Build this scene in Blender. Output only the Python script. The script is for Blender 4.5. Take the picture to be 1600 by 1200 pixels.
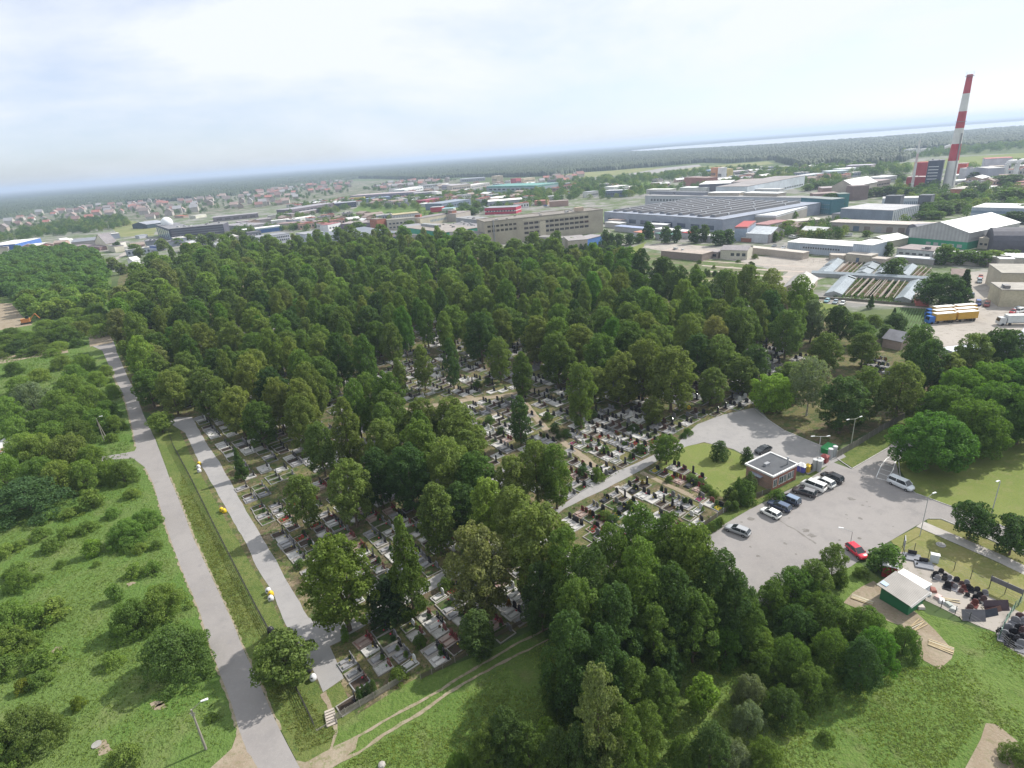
import bpy, math, random
import numpy as np
from mathutils import Vector, Matrix
from mathutils.geometry import tessellate_polygon
rad = math.radians
for o in list(bpy.data.objects): bpy.data.objects.remove(o)
scn = bpy.context.scene
COL = scn.collection
# ------------------------------------------------------------------ camera
F, CAMH, ROLL = 912.0, 70.0, rad(4.26)          # focal length in 1600-px widths, flying height, roll
PITCH = math.atan(361 / F)
fwd = Vector((0, math.cos(PITCH), -math.sin(PITCH))); r0 = Vector((1, 0, 0)); u0 = Vector((0, math.sin(PITCH), math.cos(PITCH)))
cright = r0 * math.cos(ROLL) - u0 * math.sin(ROLL) * -1
cright = r0 * math.cos(ROLL) - u0 * math.sin(ROLL)
cup = r0 * math.sin(ROLL) + u0 * math.cos(ROLL)
cam = bpy.data.cameras.new('camera'); camo = bpy.data.objects.new('camera', cam); COL.objects.link(camo)
cam.sensor_width = 36; cam.lens = F / 1600 * 36; cam.clip_start = .5; cam.clip_end = 150000
m = Matrix((cright, cup, -fwd)).transposed().to_4x4(); m.translation = (0, 0, CAMH); camo.matrix_world = m
scn.camera = camo
def P(x, y, z=0.0):                               # point of the plane at height z seen at photo pixel (x, y)
    d = cright * ((x - 800) / F) - cup * ((y - 600) / F) + fwd
    t = (z - CAMH) / d.z
    return Vector((0, 0, CAMH)) + d * t
# ------------------------------------------------------------------ world and sun
SUN_EL, SUN_AZ = rad(42), math.atan2(.447, .894)
world = bpy.data.worlds.new('World'); scn.world = world; world.use_nodes = True
nt = world.node_tree; N = nt.nodes; L = nt.links; N.clear()
out = N.new('ShaderNodeOutputWorld'); bg = N.new('ShaderNodeBackground'); sky = N.new('ShaderNodeTexSky')
sky.sky_type = 'NISHITA'; sky.sun_disc = False; sky.sun_elevation = SUN_EL; sky.sun_rotation = math.pi / 2 - SUN_AZ
sky.air_density = 1.0; sky.dust_density = .6; sky.ozone_density = 1.5; sky.altitude = 50
tc = N.new('ShaderNodeTexCoord'); mp = N.new('ShaderNodeMapping'); mp.inputs['Scale'].default_value = (1, 1, 3.2)
L.new(tc.outputs['Generated'], mp.inputs[0])
n1 = N.new('ShaderNodeTexNoise'); n1.inputs['Scale'].default_value = 1.9; n1.inputs['Detail'].default_value = 7; n1.inputs['Roughness'].default_value = .6; n1.inputs['Distortion'].default_value = .25
L.new(mp.outputs[0], n1.inputs['Vector'])
rmp = N.new('ShaderNodeMapRange'); rmp.inputs['From Min'].default_value = .30; rmp.inputs['From Max'].default_value = .66; rmp.inputs['To Min'].default_value = .12; rmp.inputs['To Max'].default_value = .95
L.new(n1.outputs['Fac'], rmp.inputs['Value'])
mix = N.new('ShaderNodeMixRGB'); mix.inputs['Color2'].default_value = (5.15, 5.42, 5.75, 1)
tint = N.new('ShaderNodeMixRGB'); tint.blend_type = 'MULTIPLY'; tint.inputs['Fac'].default_value = 1; tint.inputs['Color2'].default_value = (.66, .71, .92, 1); L.new(sky.outputs[0], tint.inputs['Color1'])
sx = N.new('ShaderNodeSeparateXYZ'); L.new(tc.outputs['Generated'], sx.inputs[0])
k1 = N.new('ShaderNodeMath'); k1.operation = 'MULTIPLY_ADD'; k1.inputs[1].default_value = 1.5; L.new(sx.outputs['Z'], k1.inputs[0]); L.new(rmp.outputs[0], k1.inputs[2])
k2 = N.new('ShaderNodeMath'); k2.operation = 'MULTIPLY_ADD'; k2.use_clamp = True; k2.inputs[1].default_value = .12; L.new(sx.outputs['X'], k2.inputs[0]); L.new(k1.outputs[0], k2.inputs[2])
L.new(k2.outputs[0], mix.inputs['Fac']); L.new(tint.outputs[0], mix.inputs['Color1'])
L.new(mix.outputs[0], bg.inputs['Color']); bg.inputs['Strength'].default_value = .092
L.new(bg.outputs[0], out.inputs['Surface'])
sun = bpy.data.lights.new('sun', 'SUN'); sun.energy = 3.3; sun.angle = rad(1.0); sun.color = (1, .95, .87)
suno = bpy.data.objects.new('sun', sun); COL.objects.link(suno)
sd = Vector((math.cos(SUN_AZ) * math.cos(SUN_EL), math.sin(SUN_AZ) * math.cos(SUN_EL), math.sin(SUN_EL)))
suno.rotation_euler = sd.to_track_quat('Z', 'Y').to_euler(); suno.location = (0, 0, 300)
vs = scn.view_settings; vs.view_transform = 'Standard'; vs.look = 'None'; vs.exposure = 1.0; vs.gamma = 1
scn.cycles.max_bounces = 6; scn.cycles.diffuse_bounces = 4; scn.cycles.glossy_bounces = 2; scn.cycles.transmission_bounces = 3; scn.cycles.volume_bounces = 0; scn.cycles.transparent_max_bounces = 6
scn.cycles.use_denoising = True
# ------------------------------------------------------------------ materials
MATS = {}
def newmat(name):
    m = bpy.data.materials.new(name); m.use_nodes = True
    return m, m.node_tree.nodes, m.node_tree.links, m.node_tree.nodes['Principled BSDF']
def nz(N, L, scale, detail=3, rough=.55, world_=True, dist=0):
    g = N.new('ShaderNodeNewGeometry') if world_ else N.new('ShaderNodeTexCoord')
    n = N.new('ShaderNodeTexNoise'); n.inputs['Scale'].default_value = scale; n.inputs['Detail'].default_value = detail; n.inputs['Roughness'].default_value = rough
    n.inputs['Distortion'].default_value = dist
    L.new(g.outputs['Position' if world_ else 'Object'], n.inputs['Vector']); return n.outputs['Fac']
def rng(N, L, v, a, b, c=0., d=1.):
    r = N.new('ShaderNodeMapRange'); r.inputs['From Min'].default_value = a; r.inputs['From Max'].default_value = b; r.inputs['To Min'].default_value = c; r.inputs['To Max'].default_value = d
    L.new(v, r.inputs['Value']); return r.outputs[0]
def mx(N, L, fac, c1, c2, mode='MIX'):
    x = N.new('ShaderNodeMixRGB'); x.blend_type = mode
    for k, c in (('Fac', fac), ('Color1', c1), ('Color2', c2)):
        if hasattr(c, 'node'): L.new(c, x.inputs[k])
        elif isinstance(c, (int, float)): x.inputs[k].default_value = c
        else: x.inputs[k].default_value = (*c, 1)
    return x.outputs[0]
def bump(N, L, b, h, dist, strength=.6):
    bm = N.new('ShaderNodeBump'); bm.inputs['Distance'].default_value = dist; bm.inputs['Strength'].default_value = strength
    L.new(h, bm.inputs['Height']); L.new(bm.outputs[0], b.inputs['Normal'])
def layered(name, base, spots, rough=.95, bmp=None, spec=.08):     # base colour and a list of (noise scale, from, to, colour, strength)
    if name in MATS: return MATS[name]
    m, N, L, b = newmat(name); c = base
    for (s, a, z, col, k) in spots:
        f = rng(N, L, nz(N, L, s, 4, .6), a, z, 0, k); c = mx(N, L, f, c, col)
    if hasattr(c, 'node'): L.new(c, b.inputs['Base Color'])
    else: b.inputs['Base Color'].default_value = (*c, 1)
    b.inputs['Roughness'].default_value = rough; b.inputs['Specular IOR Level'].default_value = spec
    if bmp: bump(N, L, b, nz(N, L, bmp[0], 3, .7), bmp[1], 1)
    MATS[name] = m; return m
def plain(col, rough=.7, metal=0., dirt=.22, scale=1.2):          # painted, plastered or bare surfaces with their own mottling
    key = ('p', tuple(round(c, 3) for c in col), rough, metal, dirt)
    if key in MATS: return MATS[key]
    m, N, L, b = newmat('surface'); f = rng(N, L, nz(N, L, scale, 5, .65), .25, .75, 1 - dirt, 1 + dirt * .5)
    f2 = rng(N, L, nz(N, L, scale * .11, 3, .5), .3, .7, 1 - dirt * .7, 1 + dirt * .3)
    c = mx(N, L, 1., col, f, 'MULTIPLY'); c = mx(N, L, 1., c, f2, 'MULTIPLY'); L.new(c, b.inputs['Base Color'])
    b.inputs['Roughness'].default_value = rough; b.inputs['Metallic'].default_value = metal; b.inputs['Specular IOR Level'].default_value = .35
    MATS[key] = m; return m
def ribbed(col, period=.6, dirt=.2, rough=.6):                   # corrugated sheet or seams running down a slope
    key = ('r', tuple(round(c, 3) for c in col), period)
    if key in MATS: return MATS[key]
    m, N, L, b = newmat('ribbed'); t = N.new('ShaderNodeTexCoord'); w = N.new('ShaderNodeTexWave'); w.wave_type = 'BANDS'; w.bands_direction = 'X'; w.inputs['Scale'].default_value = 1 / period * .314
    L.new(t.outputs['Object'], w.inputs['Vector'])
    f = rng(N, L, nz(N, L, .25, 5, .6), .25, .75, 1 - dirt, 1 + dirt * .6); c = mx(N, L, 1., col, f, 'MULTIPLY')
    f3 = rng(N, L, w.outputs['Fac'], 0, 1, .86, 1.05); c = mx(N, L, 1., c, f3, 'MULTIPLY')
    L.new(c, b.inputs['Base Color']); b.inputs['Roughness'].default_value = rough; bump(N, L, b, w.outputs['Fac'], .05, .6)
    MATS[key] = m; return m
def brick(col):
    key = ('b', tuple(col))
    if key in MATS: return MATS[key]
    m, N, L, b = newmat('brick'); t = N.new('ShaderNodeTexCoord'); mpn = N.new('ShaderNodeMapping'); mpn.inputs['Rotation'].default_value = (rad(90), 0, 0)
    L.new(t.outputs['Object'], mpn.inputs[0])
    br = N.new('ShaderNodeTexBrick'); br.inputs['Scale'].default_value = 2.2; L.new(mpn.outputs[0], br.inputs['Vector'])
    br.inputs['Color1'].default_value = (*col, 1); br.inputs['Color2'].default_value = (col[0] * .7, col[1] * .75, col[2] * .8, 1); br.inputs['Mortar'].default_value = (.32, .28, .25, 1); br.inputs['Mortar Size'].default_value = .015
    f = rng(N, L, nz(N, L, .6, 4), .25, .75, .75, 1.15); L.new(mx(N, L, 1., br.outputs['Color'], f, 'MULTIPLY'), b.inputs['Base Color']); b.inputs['Roughness'].default_value = .85
    MATS[key] = m; return m
def glassmat(col=(.03, .045, .06)):
    key = ('g', tuple(col))
    if key in MATS: return MATS[key]
    m, N, L, b = newmat('window_glass'); b.inputs['Base Color'].default_value = (*col, 1); b.inputs['Roughness'].default_value = .08; b.inputs['Specular IOR Level'].default_value = .8
    MATS[key] = m; return m
def foliage_mat(name='foliage'):
    if name in MATS: return MATS[name]
    m, N, L, b = newmat(name); oi = N.new('ShaderNodeObjectInfo'); g = N.new('ShaderNodeNewGeometry')
    ri = g.outputs['Random Per Island']
    f = rng(N, L, ri, 0, 1, .5, 1.5); c = mx(N, L, 1., oi.outputs['Color'], f, 'MULTIPLY')
    n = nz(N, L, .55, 3, .6, False); c = mx(N, L, rng(N, L, n, .38, .62, 0, .55), c, mx(N, L, 1., oi.outputs['Color'], (1.3, 1.25, .8), 'MULTIPLY'))
    hsv = N.new('ShaderNodeHueSaturation'); L.new(c, hsv.inputs['Color']); L.new(rng(N, L, oi.outputs['Random'], 0, 1, .487, .513), hsv.inputs['Hue']); L.new(rng(N, L, oi.outputs['Random'], 0, 1, 1.1, .88), hsv.inputs['Value'])
    L.new(hsv.outputs[0], b.inputs['Base Color']); b.inputs['Roughness'].default_value = .65; b.inputs['Specular IOR Level'].default_value = .12
    tr = N.new('ShaderNodeBsdfTranslucent'); L.new(mx(N, L, 1., hsv.outputs[0], (1.3, 1.5, .6), 'MULTIPLY'), tr.inputs['Color'])
    ms = N.new('ShaderNodeMixShader'); ms.inputs[0].default_value = .42; L.new(b.outputs[0], ms.inputs[1]); L.new(tr.outputs[0], ms.inputs[2])
    L.new(ms.outputs[0], N['Material Output'].inputs['Surface']); MATS[name] = m; return m
# ------------------------------------------------------------------ objects
REG = []                                          # things that still need a label telling which one they are
def tag(o, label=None, cat=None, group=None, kind=None):
    if label: o['label'] = label
    if cat: o['category'] = cat
    if group: o['group'] = group
    if kind: o['kind'] = kind
    return o
def empty(name, loc, rz=0., label=None, cat=None, group=None):
    o = bpy.data.objects.new(name, None); o.empty_display_size = .5; COL.objects.link(o); o.location = loc; o.rotation_euler = (0, 0, rz)
    return tag(o, label, cat, group)
def link(name, mesh, parent=None, loc=None, rz=0.):
    o = bpy.data.objects.new(name, mesh); COL.objects.link(o)
    if parent: o.parent = parent
    if loc is not None: o.location = loc
    if rz: o.rotation_euler = (0, 0, rz)
    return o
class MB:
    def __init__(s): s.v = []; s.f = []; s.mi = []; s.M = Matrix.Identity(4)
    def at(s, x=0, y=0, z=0, rz=0, rx=0): s.M = Matrix.Translation((x, y, z)) @ Matrix.Rotation(rz, 4, 'Z') @ Matrix.Rotation(rx, 4, 'X'); return s
    def add(s, vs, fs, mi=0):
        b = len(s.v); s.v += [tuple(s.M @ Vector(p)) for p in vs]; s.f += [tuple(b + i for i in f) for f in fs]; s.mi += [mi] * len(fs); return s
    def box(s, x0, x1, y0, y1, z0, z1, mi=0):
        return s.add([(x0, y0, z0), (x1, y0, z0), (x1, y1, z0), (x0, y1, z0), (x0, y0, z1), (x1, y0, z1), (x1, y1, z1), (x0, y1, z1)],
                     [(0, 3, 2, 1), (4, 5, 6, 7), (0, 1, 5, 4), (1, 2, 6, 5), (2, 3, 7, 6), (3, 0, 4, 7)], mi)
    def cbox(s, cx, cy, cz, sx, sy, sz, mi=0): return s.box(cx - sx / 2, cx + sx / 2, cy - sy / 2, cy + sy / 2, cz - sz / 2, cz + sz / 2, mi)
    def tube(s, p0, p1, r0_, r1_, n=8, mi=0, cap=True):
        p0, p1 = Vector(p0), Vector(p1); q = (p1 - p0).to_track_quat('Z', 'Y'); vs = []
        for p, r in ((p0, r0_), (p1, r1_)):
            for i in range(n):
                a = 2 * math.pi * i / n; vs.append(p + q @ Vector((r * math.cos(a), r * math.sin(a), 0)))
        fs = [(i, (i + 1) % n, n + (i + 1) % n, n + i) for i in range(n)]
        if cap: fs += [tuple(range(n - 1, -1, -1)), tuple(range(n, 2 * n))]
        return s.add(vs, fs, mi)
    def lathe(s, prof, n=12, mi=0):
        vs = []; fs = []
        for r, z in prof:
            for i in range(n):
                a = 2 * math.pi * i / n; vs.append((r * math.cos(a), r * math.sin(a), z))
        for k in range(len(prof) - 1):
            for i in range(n): fs.append((k * n + i, k * n + (i + 1) % n, (k + 1) * n + (i + 1) % n, (k + 1) * n + i))
        fs.append(tuple(range(n - 1, -1, -1))); fs.append(tuple(range((len(prof) - 1) * n, len(prof) * n)))
        return s.add(vs, fs, mi)
    def prism(s, poly, z0, z1, mi=0):
        n = len(poly)
        return s.add([(x, y, z0) for x, y in poly] + [(x, y, z1) for x, y in poly], [tuple(range(n - 1, -1, -1)), tuple(range(n, 2 * n))] + [(i, (i + 1) % n, n + (i + 1) % n, n + i) for i in range(n)], mi)
    def mesh(s, name, mats, smooth=False):
        me = bpy.data.meshes.new(name); me.from_pydata(s.v, [], s.f); mats = mats if isinstance(mats, (list, tuple)) else [mats]
        for m in mats: me.materials.append(m)
        me.polygons.foreach_set('material_index', s.mi)
        if smooth: me.polygons.foreach_set('use_smooth', [True] * len(s.f))
        me.update(); return me
    def build(s, name, mats, parent=None, loc=None, rz=0., smooth=False):
        return link(name, s.mesh(name, mats, smooth), parent, loc, rz)
def dup(o, parent=None):
    c = o.copy(); COL.objects.link(c); c.parent = parent
    for ch in list(o.children): dup(ch, c)
    return c
def quads(name, V, mat, n=4):                     # V: (k, n, 3) corner array
    k = len(V); me = bpy.data.meshes.new(name); me.vertices.add(k * n); me.vertices.foreach_set('co', V.reshape(-1).astype(np.float32))
    me.loops.add(k * n); me.loops.foreach_set('vertex_index', np.arange(k * n, dtype=np.int32))
    me.polygons.add(k); me.polygons.foreach_set('loop_start', np.arange(0, k * n, n, dtype=np.int32))
    try: me.polygons.foreach_set('loop_total', np.full(k, n, dtype=np.int32))
    except Exception: pass
    me.materials.append(mat); me.update(calc_edges=True); return me
# ------------------------------------------------------------------ ground sheets
RZ = random.Random(3)
def rough_edge(pts, step, amp, rnd):
    out_ = []; n = len(pts)
    for i in range(n):
        a, b = pts[i], pts[(i + 1) % n]; d = (b - a).length; k = max(1, int(d / step))
        nrm = Vector((-(b - a).y, (b - a).x, 0)).normalized() if d > 0 else Vector()
        for j in range(k):
            p = a.lerp(b, j / k); out_.append(p + nrm * (rnd.uniform(-amp, amp) if j else rnd.uniform(-amp, amp) * .3))
    return out_
ZL = [0.004]
def patch(name, px, mat, z=None, step=2.5, amp=.12, kind='structure', world_=False, thick=0):
    pts = [Vector(p).to_3d() if world_ else P(*p) for p in px]; pts = rough_edge(pts, step, amp, RZ)
    if z is None: ZL[0] += .004; z = ZL[0]
    tri = tessellate_polygon([[Vector((p.x, p.y, 0)) for p in pts]])
    vs_ = [(p.x, p.y, z) for p in pts]; fs = []
    for t in tri:
        a, b, c = (Vector(vs_[i]) for i in t); fs.append(tuple(t) if (b - a).cross(c - a).z > 0 else tuple(reversed(t)))
    n = len(vs_)
    if thick:
        vs_ += [(p.x, p.y, z - thick) for p in pts]; fs += [(i, n + i, n + (i + 1) % n, (i + 1) % n) for i in range(n)]
    me = bpy.data.meshes.new(name); me.from_pydata(vs_, [], fs); me.materials.append(mat); me.update()
    o = link(name, me); tag(o, kind=kind); return o
def inpoly(x, y, poly):
    r = False; j = len(poly) - 1
    for i in range(len(poly)):
        xi, yi = poly[i][0], poly[i][1]; xj, yj = poly[j][0], poly[j][1]
        if (yi > y) != (yj > y) and x < (xj - xi) * (y - yi) / (yj - yi) + xi: r = not r
        j = i
    return r
def W2(px): return [(p.x, p.y) for p in (P(*q) for q in px)]
def pix(p):                                       # photo pixel of a world point
    v = Vector(p) - Vector((0, 0, CAMH)); zc = v.dot(fwd)
    return 800 + v.dot(cright) / zc * F, 600 - v.dot(cup) / zc * F
# ------------------------------------------------------------------ ground, water, roads
G_meadow = layered('meadow', (.08, .145, .03), [(.035, .42, .6, (.115, .16, .048), .9), (.11, .5, .66, (.145, .17, .065), .8), (.7, .52, .7, (.06, .11, .025), .45), (2.6, .45, .7, (.135, .2, .06), .7), (.05, .62, .72, (.19, .185, .1), .5), (9, .5, .7, (.05, .09, .02), .5)], bmp=(1.6, .5))
G_lawn = layered('lawn', (.13, .165, .045), [(.06, .4, .6, (.165, .19, .06), .8), (.5, .5, .7, (.2, .19, .085), .6), (3, .45, .7, (.1, .14, .035), .5)], bmp=(5, .08))
G_verge = layered('verge', (.095, .13, .035), [(.12, .42, .6, (.13, .15, .05), .9), (.9, .45, .65, (.06, .1, .025), .8), (4, .5, .7, (.16, .17, .06), .6)], bmp=(3, .2))
G_lush = layered('lush_grass', (.085, .145, .033), [(.06, .42, .6, (.12, .175, .045), .8), (.6, .5, .7, (.06, .105, .022), .7), (2.5, .5, .75, (.17, .2, .07), .6), (.25, .55, .7, (.15, .16, .07), .6), (8, .5, .7, (.05, .085, .02), .5)], bmp=(1.8, .4))
G_far = layered('countryside', (.06, .09, .035), [(.004, .4, .6, (.09, .12, .045), .8), (.02, .5, .65, (.13, .15, .07), .6), (.09, .5, .7, (.04, .065, .025), .7)])
G_asph = layered('worn_asphalt', (.23, .216, .211), [(.05, .38, .62, (.265, .25, .243), .8), (.35, .48, .7, (.2, .19, .19), .55), (2.5, .52, .75, (.29, .28, .27), .5), (.12, .62, .7, (.17, .165, .165), .5)], bmp=(12, .01))
G_path = layered('path_paving', (.25, .243, .243), [(.08, .4, .6, (.29, .28, .275), .8), (.6, .5, .7, (.21, .205, .205), .5), (3, .5, .75, (.3, .29, .28), .4)])
G_dirt = layered('dirt', (.23, .185, .135), [(.3, .4, .6, (.28, .235, .18), .8), (1.4, .5, .7, (.14, .145, .07), .6), (4, .5, .7, (.33, .29, .24), .4)], bmp=(3, .08))
G_soil = layered('cemetery_soil', (.105, .082, .055), [(.09, .42, .55, (.14, .135, .055), .9), (.35, .47, .58, (.06, .09, .028), .95), (1.1, .52, .62, (.17, .13, .09), .8), (.2, .6, .66, (.24, .19, .13), .8), (3, .5, .62, (.05, .06, .025), .7)], bmp=(2, .12))
G_yard = layered('yard_concrete', (.3, .275, .25), [(.03, .4, .6, (.36, .33, .3), .8), (.2, .5, .68, (.22, .2, .18), .7), (.8, .58, .7, (.13, .14, .08), .6)])
G_ind = layered('industrial_ground', (.2, .195, .185), [(.022, .42, .54, (.085, .12, .045), .95), (.05, .5, .6, (.26, .25, .235), .9), (.15, .55, .66, (.07, .1, .04), .9), (.045, .56, .64, (.1, .14, .055), .9), (.3, .55, .7, (.3, .29, .28), .7)])
G_water = plain((.33, .36, .4), .3, 0, .03, .01)
G_paint = plain((.75, .75, .75), .6, 0, .25, 2.0)
G_slab = layered('pavement_slabs', (.34, .32, .3), [(.3, .4, .6, (.4, .38, .36), .7), (2, .5, .7, (.27, .26, .24), .5)])
def grid_axis():
    a = [0.]; s = 40.
    while a[-1] < 60000: a.append(a[-1] + s); s *= 1.13 if a[-1] > 900 else 1.0
    return np.array([-v for v in a[:0:-1]] + a)
ax = grid_axis(); X, Y = np.meshgrid(ax, ax, indexing='ij'); n_ = len(ax)
V = np.stack([X, Y, np.zeros_like(X)], -1).reshape(-1, 3); I = np.arange(n_ * n_).reshape(n_, n_)
Q = np.stack([I[:-1, :-1], I[1:, :-1], I[1:, 1:], I[:-1, 1:]], -1).reshape(-1, 4)
me = bpy.data.meshes.new('ground'); me.from_pydata(V.tolist(), [], Q.tolist()); me.materials.append(G_far); me.update()
ground = tag(link('ground', me), kind='structure')
# large zones
patch('field', [(-900, 1500), (-500, 640), (0, 452), (170, 425), (215, 640), (340, 900), (420, 1110), (560, 1500)], G_meadow, .02, 12, .5)
patch('field', [(470, 1190), (520, 1140), (640, 1065), (760, 1020), (850, 975), (870, 860), (1000, 830), (1180, 900), (1330, 870), (1450, 960), (1600, 1000), (2500, 1200), (2500, 2200), (300, 2200), (440, 1420)], G_lush, .024, 10, .3)
patch('field', [(0, 452), (-300, 480), (-700, 440), (-300, 400), (0, 392), (170, 405), (175, 430)], G_meadow, .016, 20, 1)
patch('industrial_ground', [(-200, 415), (-100, 372), (200, 345), (330, 330), (560, 312), (840, 280), (1000, 268), (1300, 255), (1420, 246), (2200, 215), (2400, 420), (1600, 520), (1430, 480), (1290, 490), (1000, 415), (880, 392), (730, 395), (420, 400), (180, 425)], G_ind, .012, 30, 2)
patch('cemetery_ground', [(213, 640), (268, 655), (300, 720), (395, 890), (445, 985), (500, 1085), (556, 1118), (632, 1070), (760, 1005), (870, 960), (1000, 900), (1200, 785), (1140, 700), (1300, 700), (1440, 640), (1600, 560), (1640, 520), (1430, 545), (1340, 520), (1290, 480), (1180, 440), (1000, 400), (760, 385), (400, 388), (190, 418), (170, 500)], G_soil, .03, 4, .2)
patch('lawn', [(1430, 770), (1398, 722), (1420, 700), (1470, 670), (1620, 590), (1900, 600), (2100, 1000), (1602, 838), (1560, 818), (1500, 795), (1462, 782)], G_lawn, .05, 3, .05)
patch('lawn', [(1392, 845), (1432, 824), (1520, 862), (1600, 897), (1800, 985), (1800, 1040), (1600, 960), (1530, 925), (1405, 862)], layered('dry_lawn', (.19, .18, .075), [(.3, .4, .6, (.14, .16, .05), .8), (1.5, .5, .7, (.26, .235, .12), .6)], bmp=(5, .06)), .05, 3, .08)
patch('lawn', [(1448, 812), (1470, 812), (1520, 833), (1600, 868), (1800, 955), (1800, 978), (1600, 889), (1530, 858), (1450, 821)], MATS['dry_lawn'], .05, 3, .04)
patch('lawn', [(1045, 712), (1058, 700), (1100, 692), (1125, 697), (1150, 706), (1180, 722), (1172, 745), (1205, 768), (1150, 790), (1090, 755), (1020, 735)], G_lawn, .05, 3, .1)
patch('verge', [(1098, 838), (1080, 822), (1150, 795), (1206, 770), (1290, 728), (1288, 736), (1240, 760), (1170, 797)], G_verge, .052, 3, .12)
patch('verge', [(1308, 716), (1330, 700), (1440, 640), (1450, 645), (1400, 690), (1384, 700), (1333, 731)], G_verge, .052, 3, .12)
# road along the left
road_px = [(138, 527), (175, 527), (186, 558), (200, 590), (212, 615), (225, 650), (243, 687), (265, 747), (280, 782), (302, 840), (330, 900), (360, 965), (385, 1025), (415, 1090), (438, 1142), (462, 1188), (490, 1240), (540, 1330), (440, 1330), (402, 1230), (376, 1150), (360, 1095), (332, 1020), (310, 950), (285, 892), (260, 825), (240, 757), (226, 730), (205, 714), (213, 700), (207, 670), (197, 630), (190, 612), (174, 580), (160, 548), (144, 541)]
patch('road', road_px, G_asph, .06, 2.5, .05)
patch('verge', [(229, 655), (243, 655), (262, 655), (277, 665), (300, 715), (360, 825), (400, 896), (425, 940), (447, 985), (475, 1030), (504, 1083), (532, 1065), (556, 1118), (520, 1140), (516, 1185), (466, 1192), (440, 1142), (416, 1090), (386, 1025), (361, 965), (331, 900), (303, 840), (281, 782), (266, 747), (244, 687)], G_verge, .045, 3, .1)
patch('lane', [(120, 722), (165, 713), (210, 705), (218, 716), (165, 719), (120, 732)], G_asph, .057, 3, .15)
patch('lane', [(-200, 590), (0, 560), (50, 549), (92, 545), (105, 543), (107, 551), (50, 559), (0, 569), (-200, 604)], G_dirt, .057, 3, .1)
patch('dirt', [(139, 527), (143, 520), (165, 514), (178, 528), (176, 536), (140, 542)], G_dirt, .064, 2, .3)
patch('dirt', [(372, 1140), (383, 1166), (402, 1200), (420, 1260), (280, 1260), (330, 1200), (362, 1170)], G_dirt, .064, 1, .15)
# dirt track with its two ruts
def strip(name, cl, w, mat, z, amp=.1, step=1.2):
    pts = [P(*p) for p in cl]; a = []; b = []
    for i, p in enumerate(pts):
        d = (pts[min(i + 1, len(pts) - 1)] - pts[max(i - 1, 0)]).normalized(); nn = Vector((-d.y, d.x, 0)); ww = w if not isinstance(w, (list, tuple)) else w[i]
        a.append(p + nn * ww / 2); b.append(p - nn * ww / 2)
    return patch(name, [tuple(p) for p in a + b[::-1]], mat, z, step, amp, world_=True)
G_track = layered('track_earth', (.22, .185, .13), [(.4, .4, .6, (.28, .24, .185), .8), (1.2, .5, .66, (.12, .15, .05), .75), (5, .5, .7, (.36, .32, .27), .4)], bmp=(4, .05))
strip('track', [(470, 1200), (550, 1156), (625, 1113), (675, 1086), (730, 1052), (800, 1010), (850, 985), (885, 968)], [.9, .5, .42, .42, .42, .36, .36, .3], G_track, .07, .12)
strip('track', [(500, 1205), (560, 1177), (600, 1148), (655, 1116), (700, 1083), (750, 1054), (800, 1028), (850, 1003), (885, 985)], [.8, .42, .5, .6, .5, .36, .36, .32, .3], G_track, .07, .12)
patch('dirt', [(462, 1188), (480, 1192), (530, 1163), (560, 1152), (556, 1172), (520, 1200), (515, 1250), (495, 1250)], G_track, .066, 1, .2)
strip('footpath', [(523, 1133), (526, 1143), (519, 1165), (512, 1190)], [.7, .4, .35, .4], G_track, .072, .06, .6)
strip('footpath', [(505, 1083), (514, 1100), (516, 1108)], [.9, .6, .6], G_dirt, .072, .1, .6)
strip('gritty_edge', [(173, 580), (197, 631), (207, 672), (212, 698)], .5, G_track, .0585, .2, .7); strip('gritty_edge', [(226, 732), (241, 758), (261, 826), (286, 893), (311, 951), (333, 1021), (361, 1096), (377, 1150)], .6, G_track, .0585, .25, .7)
strip('gritty_edge', [(266, 746), (281, 781), (303, 839), (331, 899), (361, 964), (386, 1024), (416, 1089), (439, 1141)], .35, G_track, .0585, .2, .7)
# cemetery paths
patch('path', [(263, 660), (277, 652), (300, 652), (307, 665), (325, 697), (342, 720), (357, 747), (385, 800), (402, 827), (432, 876), (450, 911), (482, 965), (500, 972), (540, 971), (560, 965), (598, 944), (640, 925), (670, 906), (722, 874), (777, 839), (812, 824), (867, 797), (905, 771), (950, 742), (985, 728), (1022, 711), (1060, 691), (1090, 663), (1130, 648), (1165, 640), (1184, 636), (1200, 655), (1225, 672), (1280, 695), (1314, 706), (1322, 714), (1305, 722), (1275, 736), (1262, 742), (1250, 728), (1170, 715), (1146, 702), (1100, 691), (1075, 697), (1050, 707), (1007, 732), (950, 762), (882, 795), (830, 832), (795, 850), (740, 888), (660, 930), (600, 962), (545, 992), (530, 1003), (515, 1010), (537, 1060), (505, 1082), (475, 1018), (447, 977), (425, 925), (400, 885), (385, 850), (362, 810), (337, 765), (310, 720), (290, 677)], G_path, .062, 2, .1)
strip('path', [(1002, 738), (1040, 757), (1080, 775), (1128, 803)], 1.3, G_dirt, .066, .12)
strip('path', [(963, 760), (990, 782), (1018, 805), (1060, 838)], 1.1, G_slab, .066, .05)
strip('path', [(820, 630), (850, 668), (885, 695), (905, 710), (945, 742)], 1.9, G_dirt, .066, .2)
strip('path', [(560, 640), (640, 640), (730, 625), (790, 618), (860, 605)], 2.4, G_dirt, .064, .3)
strip('path', [(690, 590), (740, 625), (800, 665)], 1.8, G_dirt, .068, .3)
strip('path', [(430, 780), (520, 735), (600, 700)], 1.6, G_soil, .066, .2)
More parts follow.
